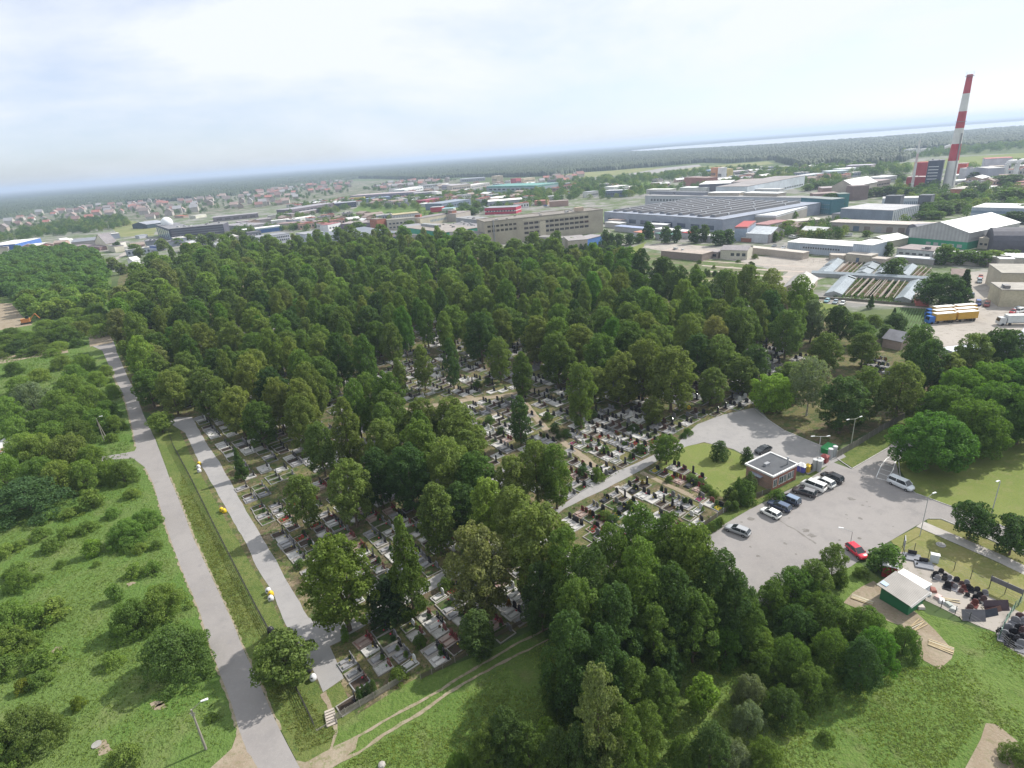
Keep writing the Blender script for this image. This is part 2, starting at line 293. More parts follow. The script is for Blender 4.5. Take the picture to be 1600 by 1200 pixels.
# forecourt and street
lot = [(1282, 737), (1300, 722), (1330, 733), (1386, 700), (1420, 672), (1470, 650), (1480, 656), (1424, 700), (1400, 722), (1406, 750), (1430, 770), (1462, 782), (1500, 797), (1560, 820), (1602, 840), (2000, 960), (2000, 1030), (1600, 868), (1520, 833), (1470, 812), (1450, 811), (1392, 845), (1362, 862), (1330, 885), (1290, 905), (1230, 940), (1190, 945), (1150, 905), (1098, 845), (1100, 838), (1170, 797), (1240, 762)]
patch('forecourt', lot, G_asph, .058, 4, .05)
strip('pavement', [(1437, 819), (1500, 846), (1560, 872), (1600, 891), (1800, 985)], 2.6, G_slab, .075, .03)
def kerb(cl, w=.15, h=.12, name='kerb'):
    pts = [P(*p) for p in cl]; mb = MB()
    for a, b in zip(pts, pts[1:]):
        d = b - a; mb.at(a.x, a.y, 0, math.atan2(d.y, d.x)).box(0, d.length - .01, -w / 2, w / 2, .03, h + .06)
    return tag(mb.build(name, plain((.42, .41, .4), .8)), kind='structure')
kerb([(1404, 722), (1407, 750), (1430, 771), (1462, 783), (1500, 797), (1560, 820), (1602, 840), (1800, 905)])
kerb([(1452, 811), (1470, 811), (1520, 832), (1600, 867), (1800, 954)])
kerb([(1308, 717), (1331, 733), (1386, 701)])
kerb([(1180, 640), (1200, 656), (1225, 673), (1280, 696), (1312, 706)])
# painted boxes for the bus bay
def line(a, b, w=.13, z=.071): 
    return strip('marking', [a, b], w, G_paint, z, .0, 5)
L1 = [(1369, 746), (1377, 727), (1385, 717), (1404, 706), (1412, 703)]; L2 = [(1386, 750), (1395, 735), (1399, 722), (1412, 713), (1424, 706)]
strip('marking', L1, .16, G_paint, .071, .0, 5); strip('marking', L2, .16, G_paint, .072, .0, 5)
for a, b in (((1369, 747), (1385, 751)), ((1373, 739), (1389, 745)), ((1377, 733), (1392, 738)), ((1381, 725), (1396, 730)), ((1384, 719), (1399, 723)), ((1394, 712), (1406, 716))): line(a, b, .11, .073)
G_mud = layered('old_stain', (.15, .14, .13), [(1.2, .4, .6, (.19, .18, .17), 1)])
strip('tyre_track', [(1215, 812), (1250, 833), (1275, 850)], .35, G_mud, .0645, .15, .8)
for c in ((1260, 830), (1268, 837), (1172, 811), (1330, 780)):
    p = P(*c); patch('stain', [(p.x + math.cos(a) * RZ.uniform(.4, 1.2), p.y + math.sin(a) * RZ.uniform(.3, .8), 0) for a in np.linspace(0, 5.8, 9)], G_mud, .066, 1, .1, world_=True)
for q_ in range(26):
    p = P(RZ.uniform(1150, 1400), RZ.uniform(745, 880)); s_ = RZ.uniform(.12, .5)
    if inpoly(p.x, p.y, W2(lot)): patch('stain', [(p.x + math.cos(a) * s_ * RZ.uniform(.5, 1.3), p.y + math.sin(a) * s_ * RZ.uniform(.5, 1.2), 0) for a in np.linspace(0, 5.6, 8)], G_mud, .0672 + q_ * .0001, 1, .03, world_=True)
G_repair = layered('asphalt_repair', (.215, .2, .2), [(1, .4, .6, (.235, .225, .225), 1)])
for c in ((315, 923), (359, 1003), (312, 884), (281, 798), (196, 577), (250, 720)):
    p = P(*c); patch('road_repair', [(p.x - .35, p.y - .5, 0), (p.x + .4, p.y - .45, 0), (p.x + .3, p.y + .5, 0), (p.x - .4, p.y + .45, 0)], G_repair, .064, .6, .06, world_=True)
# stonemason's yard ground
patch('yard', [(1405, 862), (1432, 866), (1530, 925), (1600, 960), (1650, 985), (1560, 990), (1528, 978), (1445, 938), (1420, 905), (1385, 900), (1372, 880)], G_yard, .056, 2, .15)
patch('sand', [(1365, 908), (1388, 925), (1436, 962), (1462, 985), (1490, 1018), (1488, 1030), (1468, 1046), (1440, 1030), (1428, 1005), (1440, 995), (1408, 978), (1350, 955), (1318, 942), (1332, 926)], G_dirt, .058, 2, .3)
patch('yard', [(1555, 985), (1600, 955), (1800, 1060), (1800, 1130), (1600, 1028), (1560, 1002)], G_yard, .056, 2, .15)
patch('dirt', [(1540, 1130), (1556, 1132), (1600, 1168), (1700, 1230), (1560, 1260), (1500, 1230), (1520, 1180)], G_dirt, .056, 2, .3)
for c in ((158, 1165), (165, 1172), (246, 1100), (205, 912), (250, 1105), (88, 1015)):
    p = P(*c); patch('bare_earth', [(p.x + math.cos(a) * RZ.uniform(.5, 1.3), p.y + math.sin(a) * RZ.uniform(.3, .9), 0) for a in np.linspace(0, 5.8, 9)], G_dirt, .034, 1, .2, world_=True)
# yards and plots behind the cemetery
patch('field', [(930, 412), (1000, 392), (1060, 400), (1150, 410), (1225, 425), (1215, 465), (1290, 470), (1290, 490), (1150, 455), (1000, 430)], layered('scrubby', (.16, .15, .1), [(.1, .42, .56, (.09, .13, .045), .9), (.5, .5, .65, (.06, .095, .03), .8), (.3, .62, .7, (.26, .22, .17), .8)]), .033, 5, .6)
patch('yard', [(1000, 386), (1035, 380), (1100, 384), (1180, 400), (1260, 402), (1380, 405), (1400, 415), (1400, 422), (1300, 430), (1240, 452), (1215, 440), (1232, 424), (1150, 408), (1050, 395)], G_yard, .034, 5, .6)
patch('yard', [(1442, 520), (1450, 480), (1490, 470), (1500, 425), (1560, 425), (1565, 475), (1640, 470), (1640, 520), (1560, 520), (1500, 545), (1460, 540)], G_yard, .036, 3, .4)
patch('field', [(930, 408), (1010, 378), (1000, 395), (1010, 410), (960, 416)], G_lawn, .035, 4, .6)
patch('field', [(1040, 428), (1180, 436), (1210, 455), (1150, 462), (1060, 450)], layered('weedy', (.12, .15, .05), [(.2, .4, .6, (.2, .19, .1), .9)]), .038, 4, .5)
patch('field', [(1275, 473), (1320, 478), (1330, 497), (1300, 502), (1278, 490)], G_lawn, .038, 3, .3)
patch('suburb', [(-60, 385), (0, 340), (130, 320), (200, 312), (330, 300), (470, 282), (560, 283), (740, 279), (700, 300), (560, 303), (470, 318), (330, 335), (240, 345), (150, 348), (60, 360)], layered('suburb_gardens', (.09, .11, .055), [(.03, .45, .55, (.22, .2, .18), .9), (.07, .5, .6, (.05, .08, .03), .9), (.15, .55, .65, (.26, .23, .21), .7)]), .028, 20, 3)
patch('field', [(560, 345), (540, 337), (640, 320), (740, 335), (700, 345), (640, 343)], G_meadow, .03, 10, 1)
patch('field', [(550, 330), (560, 322), (720, 318), (740, 332), (640, 332)], G_meadow, .032, 10, 1)
patch('field', [(880, 300), (950, 280), (1010, 278), (1060, 300), (950, 305)], G_meadow, .032, 10, 1)
patch('field', [(1360, 262), (1480, 247), (1700, 232), (1700, 250), (1500, 262), (1380, 268)], G_lawn, .032, 20, 2)
patch('field', [(860, 274), (960, 264), (1100, 260), (1200, 252), (1210, 256), (1100, 266), (960, 274), (880, 280)], layered('dry_field', (.2, .2, .09), [(.02, .4, .6, (.13, .16, .06), .8)]), .04, 20, 2)
patch('field', [(170, 352), (200, 344), (245, 352), (240, 368), (190, 370)], MATS['dry_field'], .036, 10, 1)
patch('runway', [(960, 275), (1040, 262), (1092, 257), (1096, 260), (1045, 267), (975, 279)], G_path, .05, 20, .2)
strip('road', [(210, 385), (190, 400), (160, 415), (120, 440)], 6, G_yard, .05, .4, 6)
for row, y0 in enumerate((413, 421, 430)):
    strip('slab_strip', [(1085 + row * 12, y0 - 6), (1180, y0), (1260, y0 + 4)], 3.0 if row else 2, layered('pink_concrete', (.4, .34, .3), [(.3, .4, .6, (.33, .29, .26), .8)]), .05, .3, 3)
strip('slab_strip', [(1065, 437), (1150, 440), (1260, 450)], 1.2, MATS['pink_concrete'], .05, .2, 3); strip('slab_strip', [(1060, 446), (1110, 450), (1180, 458)], 1.0, MATS['pink_concrete'], .05, .2, 3)
strip('lane', [(1180, 470), (1290, 468), (1360, 475), (1450, 482)], 3, G_yard, .05, .3, 4)
# the lagoon and the far shore
patch('water', [(985, 235.2), (1050, 229.5), (1100, 226), (1200, 218), (1300, 211), (1400, 203.5), (1500, 196), (1700, 181), (1900, 166.5), (1900, 172), (1700, 188), (1600, 198), (1500, 207), (1400, 214), (1300, 221), (1200, 227.5), (1100, 234), (1000, 237.5)], G_water, .8, 400, 5)
patch('water', [(-300, 327), (-100, 311), (0, 303.5), (50, 300.5), (60, 301.5), (30, 305), (0, 307), (-200, 323)], G_water, .8, 400, 5)
patch('water', [(130, 293), (200, 287.6), (290, 281), (300, 281.6), (230, 287), (150, 293.5)], G_water, .8, 400, 5)
# ------------------------------------------------------------------ trees, shrubs, woods
BARK = layered('bark', (.11, .085, .06), [(3, .4, .6, (.17, .14, .11), .8)])
BIRCHBARK = layered('pale_bark', (.42, .4, .37), [(4, .5, .62, (.07, .06, .05), .9)])
FOL = foliage_mat()
def cards(rs, cen, nor, size, asp=.62, jit=.75):   # leaf sprays: kites lying along the clump surface, each tilted its own way
    k = len(cen); nn = nor + rs.normal(0, jit, (k, 3)); nn /= np.linalg.norm(nn, axis=1)[:, None]
    t = rs.normal(0, 1, (k, 3)); t -= (t * nn).sum(1)[:, None] * nn; t /= np.linalg.norm(t, axis=1)[:, None]; b = np.cross(nn, t)
    s = size * rs.uniform(.55, 1.35, (k, 1)); w = s * asp * rs.uniform(.7, 1.3, (k, 1))
    lift = nn * s * .16
    return np.stack([cen - t * s * .5 - lift, cen + b * w * .5, cen + t * s * .5 - lift, cen - b * w * .5], 1)
def crown_pts(rs, lobes, n, size, inner=.12):
    C = np.array([l[:3] for l in lobes]); Rr = np.array([l[3] for l in lobes]); zs = np.array([l[4] if len(l) > 4 else 1. for l in lobes])
    p = Rr ** 2; p /= p.sum(); idx = rs.choice(len(lobes), int(n * 1.5), p=p)
    d = rs.normal(0, 1, (len(idx), 3)); d[:, 2] = d[:, 2] * .9 + .25; d /= np.linalg.norm(d, axis=1)[:, None]
    rr = rs.uniform(.72, 1.08, len(idx)) ** .8; sc = np.stack([np.ones(len(idx)), np.ones(len(idx)), zs[idx]], 1)
    pos = C[idx] + d * sc * (Rr[idx] * rr)[:, None]
    dist = np.full(len(idx), 9.)
    for c, r in zip(C, Rr): dist = np.minimum(dist, np.linalg.norm(pos - c, axis=1) / r)
    keep = (dist > .6) | (rs.random(len(idx)) < inner); pos, d = pos[keep][:n], d[keep][:n]
    ax_ = pos - np.array([C[:, 0].mean(), C[:, 1].mean(), C[:, 2].mean()]); ax_ /= np.linalg.norm(ax_, axis=1)[:, None] + 1e-6
    nor = d * .75 + ax_ * .45 + np.array([0, 0, .22])
    return cards(rs, pos, nor, size)
def lobes_profile(rs, H, base, prof, n, lr, squash=.85):
    out_ = []
    for i in range(n):
        t = (i + rs.uniform(0, 1)) / n; z = base + (H - base) * t; r = prof(t); a = i * 2.399 + rs.uniform(-.6, .6)
        k = rs.uniform(.4, 1.35); q = lr * rs.uniform(.55, 1.5) * (.55 + .5 * min(1, r / (prof(.4) + 1e-6)))
        rr_ = max(0, r - q * .55) * k ** .5; out_.append((math.cos(a) * rr_, math.sin(a) * rr_, min(z, H - q * .6), q, squash))
    out_.append((0, 0, H - lr * .75, lr * .75, 1.15))
    for t in (.3, .55, .75): out_.append((0, 0, base + (H - base) * t, prof(t) * .5, 1.1))
    return out_
KIND = {}
def trunk_mesh(name, H, r, seed, base, spread, mat=BARK, limbs=6):
    rr_ = random.Random(seed); mb = MB(); x = y = 0.; z = 0.; pr = r * 1.25; seg = 5; pts = [(0, 0, -.1)]
    for i in range(seg):
        x += rr_.uniform(-.06, .06) * H / 12; y += rr_.uniform(-.06, .06) * H / 12; z = H * .82 * (i + 1) / seg; q = r * (1 - .82 * (i + 1) / seg)
        mb.tube(pts[-1], (x, y, z), pr, q, 7, cap=False); pts.append((x, y, z)); pr = q
    for i in range(limbs):
        t = rr_.uniform(base / H * .95, .72); zz = t * H; a = i * 2.4 + rr_.uniform(-.4, .4); ln = spread * rr_.uniform(.55, .85) * (1 - .35 * t)
        k = min(seg - 1, int(t / .82 * seg)); p0 = Vector(pts[k]).lerp(Vector(pts[k + 1]), min(1, t / .82 * seg - k)); q = r * (1 - t) * .55 + .03
        p1 = p0 + Vector((math.cos(a) * ln * .55, math.sin(a) * ln * .55, ln * .5)); p2 = p1 + Vector((math.cos(a + .3) * ln * .5, math.sin(a + .3) * ln * .5, ln * .35))
        mb.tube(p0, p1, q, q * .6, 5, cap=False); mb.tube(p1, p2, q * .6, q * .2, 4, cap=False)
    return mb.mesh(name, mat, True)
def make_kind(key, nvar, H, base, prof, nl, lr, ncards, size, tr, spread, mat=BARK, limbs=6, squash=.85):
    KIND[key] = []
    for v in range(nvar):
        rs = np.random.default_rng(abs(hash(key)) % 1000 + v * 7 if False else sum(map(ord, key)) * 13 + v * 7)
        lob = lobes_profile(rs, H, base, prof, nl, lr, squash)
        me = quads('crown', crown_pts(rs, lob, ncards, size), FOL)
        KIND[key].append((me, trunk_mesh('trunk', H, tr, v + 5, base, spread, mat, limbs), H, spread))
sm = lambda t, p=1.: math.sin(math.pi * min(1, max(0, t))) ** p
make_kind('linden', 6, 16, 2.4, lambda t: 4.0 * (sm(.12 + t * .82, .6)) * (1.04 - .16 * t), 100, .74, 15000, .36, .26, 3.2, squash=1.15)
make_kind('lime_column', 4, 14, 1.6, lambda t: 2.5 * (sm(.14 + t * .84, .5)), 70, .62, 10000, .33, .22, 2.0, squash=1.15)
make_kind('cone_tree', 2, 16, 1.2, lambda t: 4.3 * max(.06, (1 - t)) ** .72 * min(1, .55 + t * 3), 90, .8, 14000, .36, .24, 3.0)
make_kind('maple', 4, 13, 1.8, lambda t: 6.4 * (sm(.2 + t * .72, .62)), 130, 1.05, 24000, .4, .34, 6.0, limbs=9)
make_kind('street_tree', 2, 8, 1.7, lambda t: 3.0 * (sm(.16 + t * .8, .6)), 46, .75, 9000, .3, .16, 2.4)
make_kind('willow', 4, 8, .3, lambda t: 5.6 * (math.cos(min(1, t) * 1.45) ** .55), 84, .9, 15000, .32, .2, 4.6, limbs=9)
make_kind('alder', 5, 17, 1.0, lambda t: 4.3 * (sm(.16 + t * .8, .6)) * (1.05 - .22 * t), 110, .74, 16000, .32, .22, 3.4, squash=1.1)
make_kind('birch', 2, 14, 2.8, lambda t: 4.0 * (sm(.14 + t * .8, .7)), 42, 1.2, 8500, .36, .17, 3.2, BIRCHBARK, 9)
make_kind('spruce', 2, 12, .6, lambda t: 3.0 * max(.04, 1 - t) ** .85, 46, .8, 7000, .42, .18, .6)
make_kind('thuja', 3, 4, .05, lambda t: 1.05 * (sm(.32 + t * .64, .7)), 30, .36, 4200, .17, .08, .3, limbs=2, squash=1.5)
make_kind('bush', 5, 2.6, .05, lambda t: 1.7 * (math.cos(min(1, t) * 1.4) ** .6), 26, .42, 3400, .2, .05, 1.1, limbs=6)
make_kind('sapling', 3, 4.2, .3, lambda t: 1.5 * (sm(.2 + t * .72, .6)), 20, .6, 2400, .3, .06, 1.2, limbs=5)
make_kind('far_tree', 5, 11, 1.2, lambda t: 4.0 * (sm(.18 + t * .78, .6)), 24, 1.6, 1500, 1.05, .25, 3, limbs=2)
make_kind('wood_tree', 3, 15, 2.4, lambda t: 4.4 * (sm(.14 + t * .82, .6)), 44, 1.2, 4200, .72, .26, 3, limbs=2)
OLIVE, DARK, MID, BRIGHT, SILV, LIGHT, PALE, DEEP, FRESH = (.145, .185, .052), (.07, .115, .036), (.112, .168, .04), (.17, .26, .045), (.165, .2, .12), (.16, .23, .055), (.205, .215, .085), (.04, .07, .03), (.1, .185, .035)
CN = {OLIVE: 'olive green', DARK: 'dark green', MID: 'mid green', BRIGHT: 'bright green', SILV: 'silvery green', LIGHT: 'light green', PALE: 'pale olive', DEEP: 'blackish green', FRESH: 'fresh green'}
TR = random.Random(11); TREES = []
NAMES = {'linden': ('linden_tree', 'tree', 'tree'), 'lime_column': ('narrow_tree', 'tree', 'tree'), 'cone_tree': ('conical_tree', 'tree', 'tree'), 'maple': ('maple_tree', 'tree', 'spreading tree'),
         'street_tree': ('street_tree', 'tree', 'round tree'), 'willow': ('willow_bush', 'bush', 'bush'), 'alder': ('alder_tree', 'tree', 'tree'), 'birch': ('birch_tree', 'tree', 'tree'),
         'spruce': ('spruce_tree', 'tree', 'conifer'), 'thuja': ('thuja_tree', 'conifer', 'thuja'), 'bush': ('bush', 'bush', 'bush'), 'sapling': ('young_tree', 'tree', 'young tree'),
         'far_tree': ('distant_tree', 'tree', 'tree'), 'wood_tree': ('woodland_tree', 'tree', 'tree')}
GR = {'tree': 'trees', 'bush': 'bushes of the meadow', 'conifer': 'clipped conifers'}
def tree(kind, pos, h, w, col, group, label=None, var=None, nm=None):
    vs_ = KIND[kind]; me, tm, H0, sp = vs_[TR.randrange(len(vs_)) if var is None else var]; nmk, cat, ph = NAMES[kind]
    W0 = {'linden': 7.4, 'lime_column': 4.8, 'cone_tree': 8.4, 'maple': 12.8, 'street_tree': 6, 'willow': 11.2, 'alder': 8.8, 'birch': 8, 'spruce': 5.6, 'thuja': 2.1, 'bush': 3.5, 'sapling': 3.2, 'far_tree': 8, 'wood_tree': 8.6}[kind]
    e = empty(nm or nmk, (pos.x, pos.y, 0), TR.uniform(0, 6.28)); e.scale = (w / W0, w / W0 * TR.uniform(.92, 1.08), h / H0)
    k = TR.uniform(.86, 1.14); cc = (col[0] * k * .9 * TR.uniform(.92, 1.07), col[1] * k * .94, col[2] * k, 1)
    c = link('crown' if cat != 'bush' else 'foliage', me, e); c.color = cc
    if kind not in ('thuja',): link('trunk' if cat != 'bush' else 'stem', tm, e)
    tag(e, label, cat, group)
    if not label:
        size = 'tall' if h > 14.5 else 'small' if (h < 7 and cat == 'tree') or (cat == 'bush' and h < 2.2) else 'broad' if w > 1.0 * h else ''
        REG.append((e, (size + ' ' + CN.get(col, 'green') + ' ' + ph).strip(), pos.x, pos.y))
    TREES.append((pos.x, pos.y, w)); return e
def T(kind, px, py, h, w, col, group='trees', **k):   # px, py: middle of the crown in the photo
    return tree(kind, P(px, py, h * .55), h, w, col, group, **k)
CG = 'lindens and limes of the cemetery'
for a in [  # free-standing and front trees of the cemetery
    ('street_tree', 443, 1030, 8.6, 8.2, OLIVE), ('linden', 530, 910, 16, 10.5, (.10, .15, .03)), ('cone_tree', 634, 880, 17.5, 7.6, MID), ('thuja', 607, 935, 8, 6.5, DEEP), ('linden', 748, 892, 16.5, 9.6, PALE),
    ('lime_column', 745, 990, 9, 4.6, DARK), ('lime_column', 682, 808, 14, 6.2, OLIVE), ('linden', 472, 782, 11.5, 6.8, OLIVE), ('linden', 548, 768, 14, 8, OLIVE), ('spruce', 373, 722, 8.5, 3.4, DARK),
    ('linden', 372, 640, 13.5, 9, OLIVE), ('linden', 405, 662, 12.5, 8, MID), ('linden', 344, 625, 13, 9, OLIVE), ('linden', 425, 610, 14, 9.5, DARK), ('linden', 470, 660, 15, 8, OLIVE), ('linden', 500, 700, 13, 7.5, OLIVE),
    ('street_tree', 250, 659, 6.5, 6.6, LIGHT), ('linden', 232, 605, 12, 9, MID), ('linden', 268, 612, 13.5, 9, OLIVE), ('linden', 292, 580, 13.5, 9, OLIVE), ('linden', 212, 565, 10, 7, LIGHT), ('linden', 238, 540, 13, 9, OLIVE),
    ('maple', 180, 508, 8.5, 10, MID), ('linden', 196, 545, 8, 6, LIGHT), ('linden', 270, 505, 14, 11, OLIVE),
    ('linden', 600, 700, 14, 8, OLIVE), ('linden', 640, 745, 14.5, 9, DARK), ('linden', 612, 655, 15, 9, OLIVE), ('linden', 655, 705, 15, 9, MID), ('linden', 700, 735, 15, 9, OLIVE), ('linden', 742, 752, 12.5, 9, MID), ('linden', 590, 745, 13, 7.5, DARK),
    ('linden', 762, 795, 13, 6.4, LIGHT), ('linden', 720, 790, 11, 7, DARK), ('linden', 803, 812, 13, 8.5, OLIVE), ('linden', 660, 665, 14, 9, OLIVE), ('linden', 705, 660, 13, 9, OLIVE), ('linden', 575, 620, 14, 8, MID),
    ('linden', 838, 735, 13.5, 7.6, OLIVE), ('linden', 868, 742, 13.5, 6.6, MID), ('linden', 800, 755, 12, 7, OLIVE), ('linden', 840, 860, 17, 11, OLIVE),
    ('lime_column', 816, 585, 14, 6.4, MID), ('lime_column', 812, 655, 12.5, 4.8, DARK), ('linden', 907, 614, 17, 8, OLIVE), ('lime_column', 705, 565, 15.5, 5.2, DARK), ('lime_column', 660, 572, 14, 6, OLIVE), ('lime_column', 624, 588, 12, 4.6, OLIVE), ('lime_column', 600, 612, 9, 4, OLIVE),
    ('linden', 1050, 590, 17, 13, OLIVE), ('linden', 1113, 603, 11, 7.4, OLIVE), ('linden', 1006, 575, 17, 11.5, OLIVE), ('linden', 972, 590, 15, 10, OLIVE), ('linden', 940, 562, 16, 11, MID), ('linden', 870, 560, 16, 11, MID), ('linden', 1090, 557, 14, 9, DARK), ('linden', 1028, 548, 16, 11, OLIVE), ('linden', 985, 545, 17, 11, MID), ('linden', 905, 545, 16, 11, OLIVE), ('linden', 1125, 560, 14, 10, OLIVE), ('linden', 1160, 585, 11, 9, MID), ('linden', 930, 600, 11, 8, OLIVE), ('linden', 840, 530, 16, 11, OLIVE),
    ('street_tree', 1042, 701, 7.6, 6.2, MID), ('lime_column', 1020, 640, 8, 5, OLIVE), ('linden', 780, 560, 14, 8, OLIVE), ('linden', 750, 525, 17, 11, DARK), ('linden', 1150, 520, 17, 10, OLIVE), ('linden', 1180, 570, 12, 8, DARK),
    ('maple', 1207, 612, 10, 11, BRIGHT), ('birch', 1266, 600, 15, 10, SILV), ('linden', 1240, 590, 10, 9, MID), ('linden', 1318, 630, 13.5, 10, DARK), ('linden', 1352, 615, 14, 8, OLIVE), ('linden', 1408, 610, 14.5, 10, OLIVE), ('linden', 1290, 550, 12, 10, MID),
    ('linden', 1450, 575, 15, 9, DARK), ('lime_column', 1482, 585, 12, 7, OLIVE), ('linden', 1520, 562, 14, 11, OLIVE), ('maple', 1565, 555, 14, 12, DARK), ('linden', 1436, 540, 13, 9, MID), ('linden', 1350, 545, 11, 8, MID), ('linden', 1230, 520, 15, 10, OLIVE), ('linden', 1270, 500, 14, 9, SILV), ('linden', 1310, 505, 12, 8, DARK),
    ('lime_column', 1385, 520, 6, 5, MID), ('bush', 1366, 500, 4, 7, MID), ('bush', 1340, 495, 3.5, 7, LIGHT), ('spruce', 1397, 492, 6, 3, DARK), ('spruce', 1362, 470, 6, 3, DARK), ('linden', 1345, 520, 9, 8, MID), ('linden', 1400, 505, 8, 7, DARK)]:
    T(a[0], a[1], a[2], a[3] * (1.1 if a[3] > 11 else 1), a[4] * (.95 if a[3] > 11 else 1), a[5], group=CG)
MG = 'big spreading trees beside the lawn'
for a in [(1455, 690, 12.5, 14.5, (.07, .125, .022)), (1480, 640, 12, 12, (.065, .115, .022)), (1522, 668, 13, 13, (.07, .12, .022)), (1560, 640, 13.5, 13, MID), (1600, 650, 13, 12, MID), (1545, 600, 12, 11, MID), (1590, 595, 12, 12, MID), (1500, 610, 12, 10, DARK), (1625, 610, 13, 12, MID)]:
    T('maple', *a[:2], a[2], a[3], FRESH, MG)
T('street_tree', 1522, 812, 7.4, 6.6, DARK, 'young street trees by the pavement', label='round dark green street tree on the verge, left one of the pair')
T('street_tree', 1586, 836, 7.4, 6.6, DARK, 'young street trees by the pavement', label='round dark green street tree on the verge, right one of the pair')
T('maple', 1472, 452, 13, 17, DARK, 'trees', label='huge dark green tree hiding the corner of the greenhouses'); T('spruce', 1507, 448, 15, 8, DEEP, 'trees', label='blackish green conifer beside the lorry yard')
WG = 'tangled alders and willows below the forecourt'
for a in [('alder', 1000, 855, 16, 10, OLIVE), ('alder', 955, 880, 15, 9, OLIVE), ('alder', 1045, 870, 16, 9, MID), ('alder', 1085, 895, 17, 9, OLIVE), ('alder', 1120, 925, 15, 9, DARK), ('alder', 885, 900, 17, 10, OLIVE), ('alder', 925, 930, 17, 9, DARK), ('alder', 1000, 925, 18, 10, DARK),
          ('alder', 960, 985, 16, 9, DARK), ('alder', 905, 975, 16, 9, DARK), ('alder', 1050, 950, 15, 9, DARK), ('alder', 1085, 975, 12, 8, DARK), ('alder', 1022, 1000, 12, 7, MID), ('alder', 890, 1035, 16, 9, DARK), ('alder', 945, 1045, 14, 8, DARK), ('alder', 985, 1075, 10, 6.5, MID),
          ('alder', 935, 1130, 17, 7.5, PALE), ('alder', 975, 1160, 12, 6, DARK), ('willow', 1135, 1000, 6.5, 7, LIGHT), ('alder', 1030, 1085, 8, 6, MID), ('sapling', 1097, 1082, 6, 4.6, BRIGHT), ('alder', 1170, 975, 9, 6, DARK), ('alder', 1060, 890, 16, 9, OLIVE), ('alder', 845, 930, 12, 7, DARK),
          ('willow', 1185, 1002, 5, 6, MID), ('willow', 1172, 1078, 5, 5, SILV), ('alder', 1150, 950, 12, 8, DARK), ('willow', 1245, 918, 7, 10, DARK), ('alder', 1270, 905, 7, 7, MID), ('alder', 1303, 878, 7, 5.6, MID), ('willow', 1210, 935, 6, 8, DARK), ('willow', 1290, 960, 6.5, 9, MID),
          ('willow', 1245, 975, 6, 8, DARK), ('willow', 1355, 975, 5.5, 7, MID), ('alder', 1345, 1035, 8, 6, DARK), ('willow', 1370, 1010, 6, 7, LIGHT), ('willow', 1415, 1000, 4.5, 5.5, MID), ('willow', 1300, 1015, 6.5, 7.5, MID), ('willow', 1235, 1025, 6.5, 7, MID), ('willow', 1200, 1040, 5, 6, MID),
          ('willow', 1268, 1065, 5, 6.5, DARK), ('willow', 1225, 1100, 5, 6, DARK), ('willow', 1170, 1120, 4.5, 5, SILV), ('alder', 1110, 1165, 7, 5, DARK), ('willow', 1070, 1180, 5, 5.5, MID), ('willow', 1195, 1180, 4.5, 5.5, OLIVE), ('alder', 1010, 1140, 9, 5, MID), ('willow', 1150, 1180, 4, 5, SILV),
          ('alder', 790, 1150, 8.5, 6, DARK), ('alder', 760, 1170, 7, 5, MID), ('alder', 825, 1165, 7, 5, DARK), ('sapling', 855, 1150, 5.5, 4, BRIGHT), ('willow', 715, 1195, 3.5, 4, LIGHT), ('alder', 870, 1180, 9, 5, DARK), ('alder', 905, 1185, 10, 6, DARK), ('alder', 1045, 1040, 7, 5, DARK),
          ('sapling', 1385, 870, 5, 6, MID), ('bush', 1345, 893, 1.8, 3, MID), ('alder', 868, 1075, 8, 5, DARK), ('willow', 1595, 1180, 2.5, 5, DARK), ('sapling', 1315, 905, 3, 3, MID), ('bush', 1290, 1150, 1.6, 2.5, MID)]:
    T(a[0], a[1], a[2], a[3] * (1.08 if a[0] == 'alder' else .95), a[4] * (.88 if a[0] == 'alder' else .84), {DARK: (DARK if TR.random() < .65 else MID), OLIVE: MID, LIGHT: FRESH}.get(a[5], a[5]), group=WG)
LG = 'willow bushes and saplings of the left meadow'
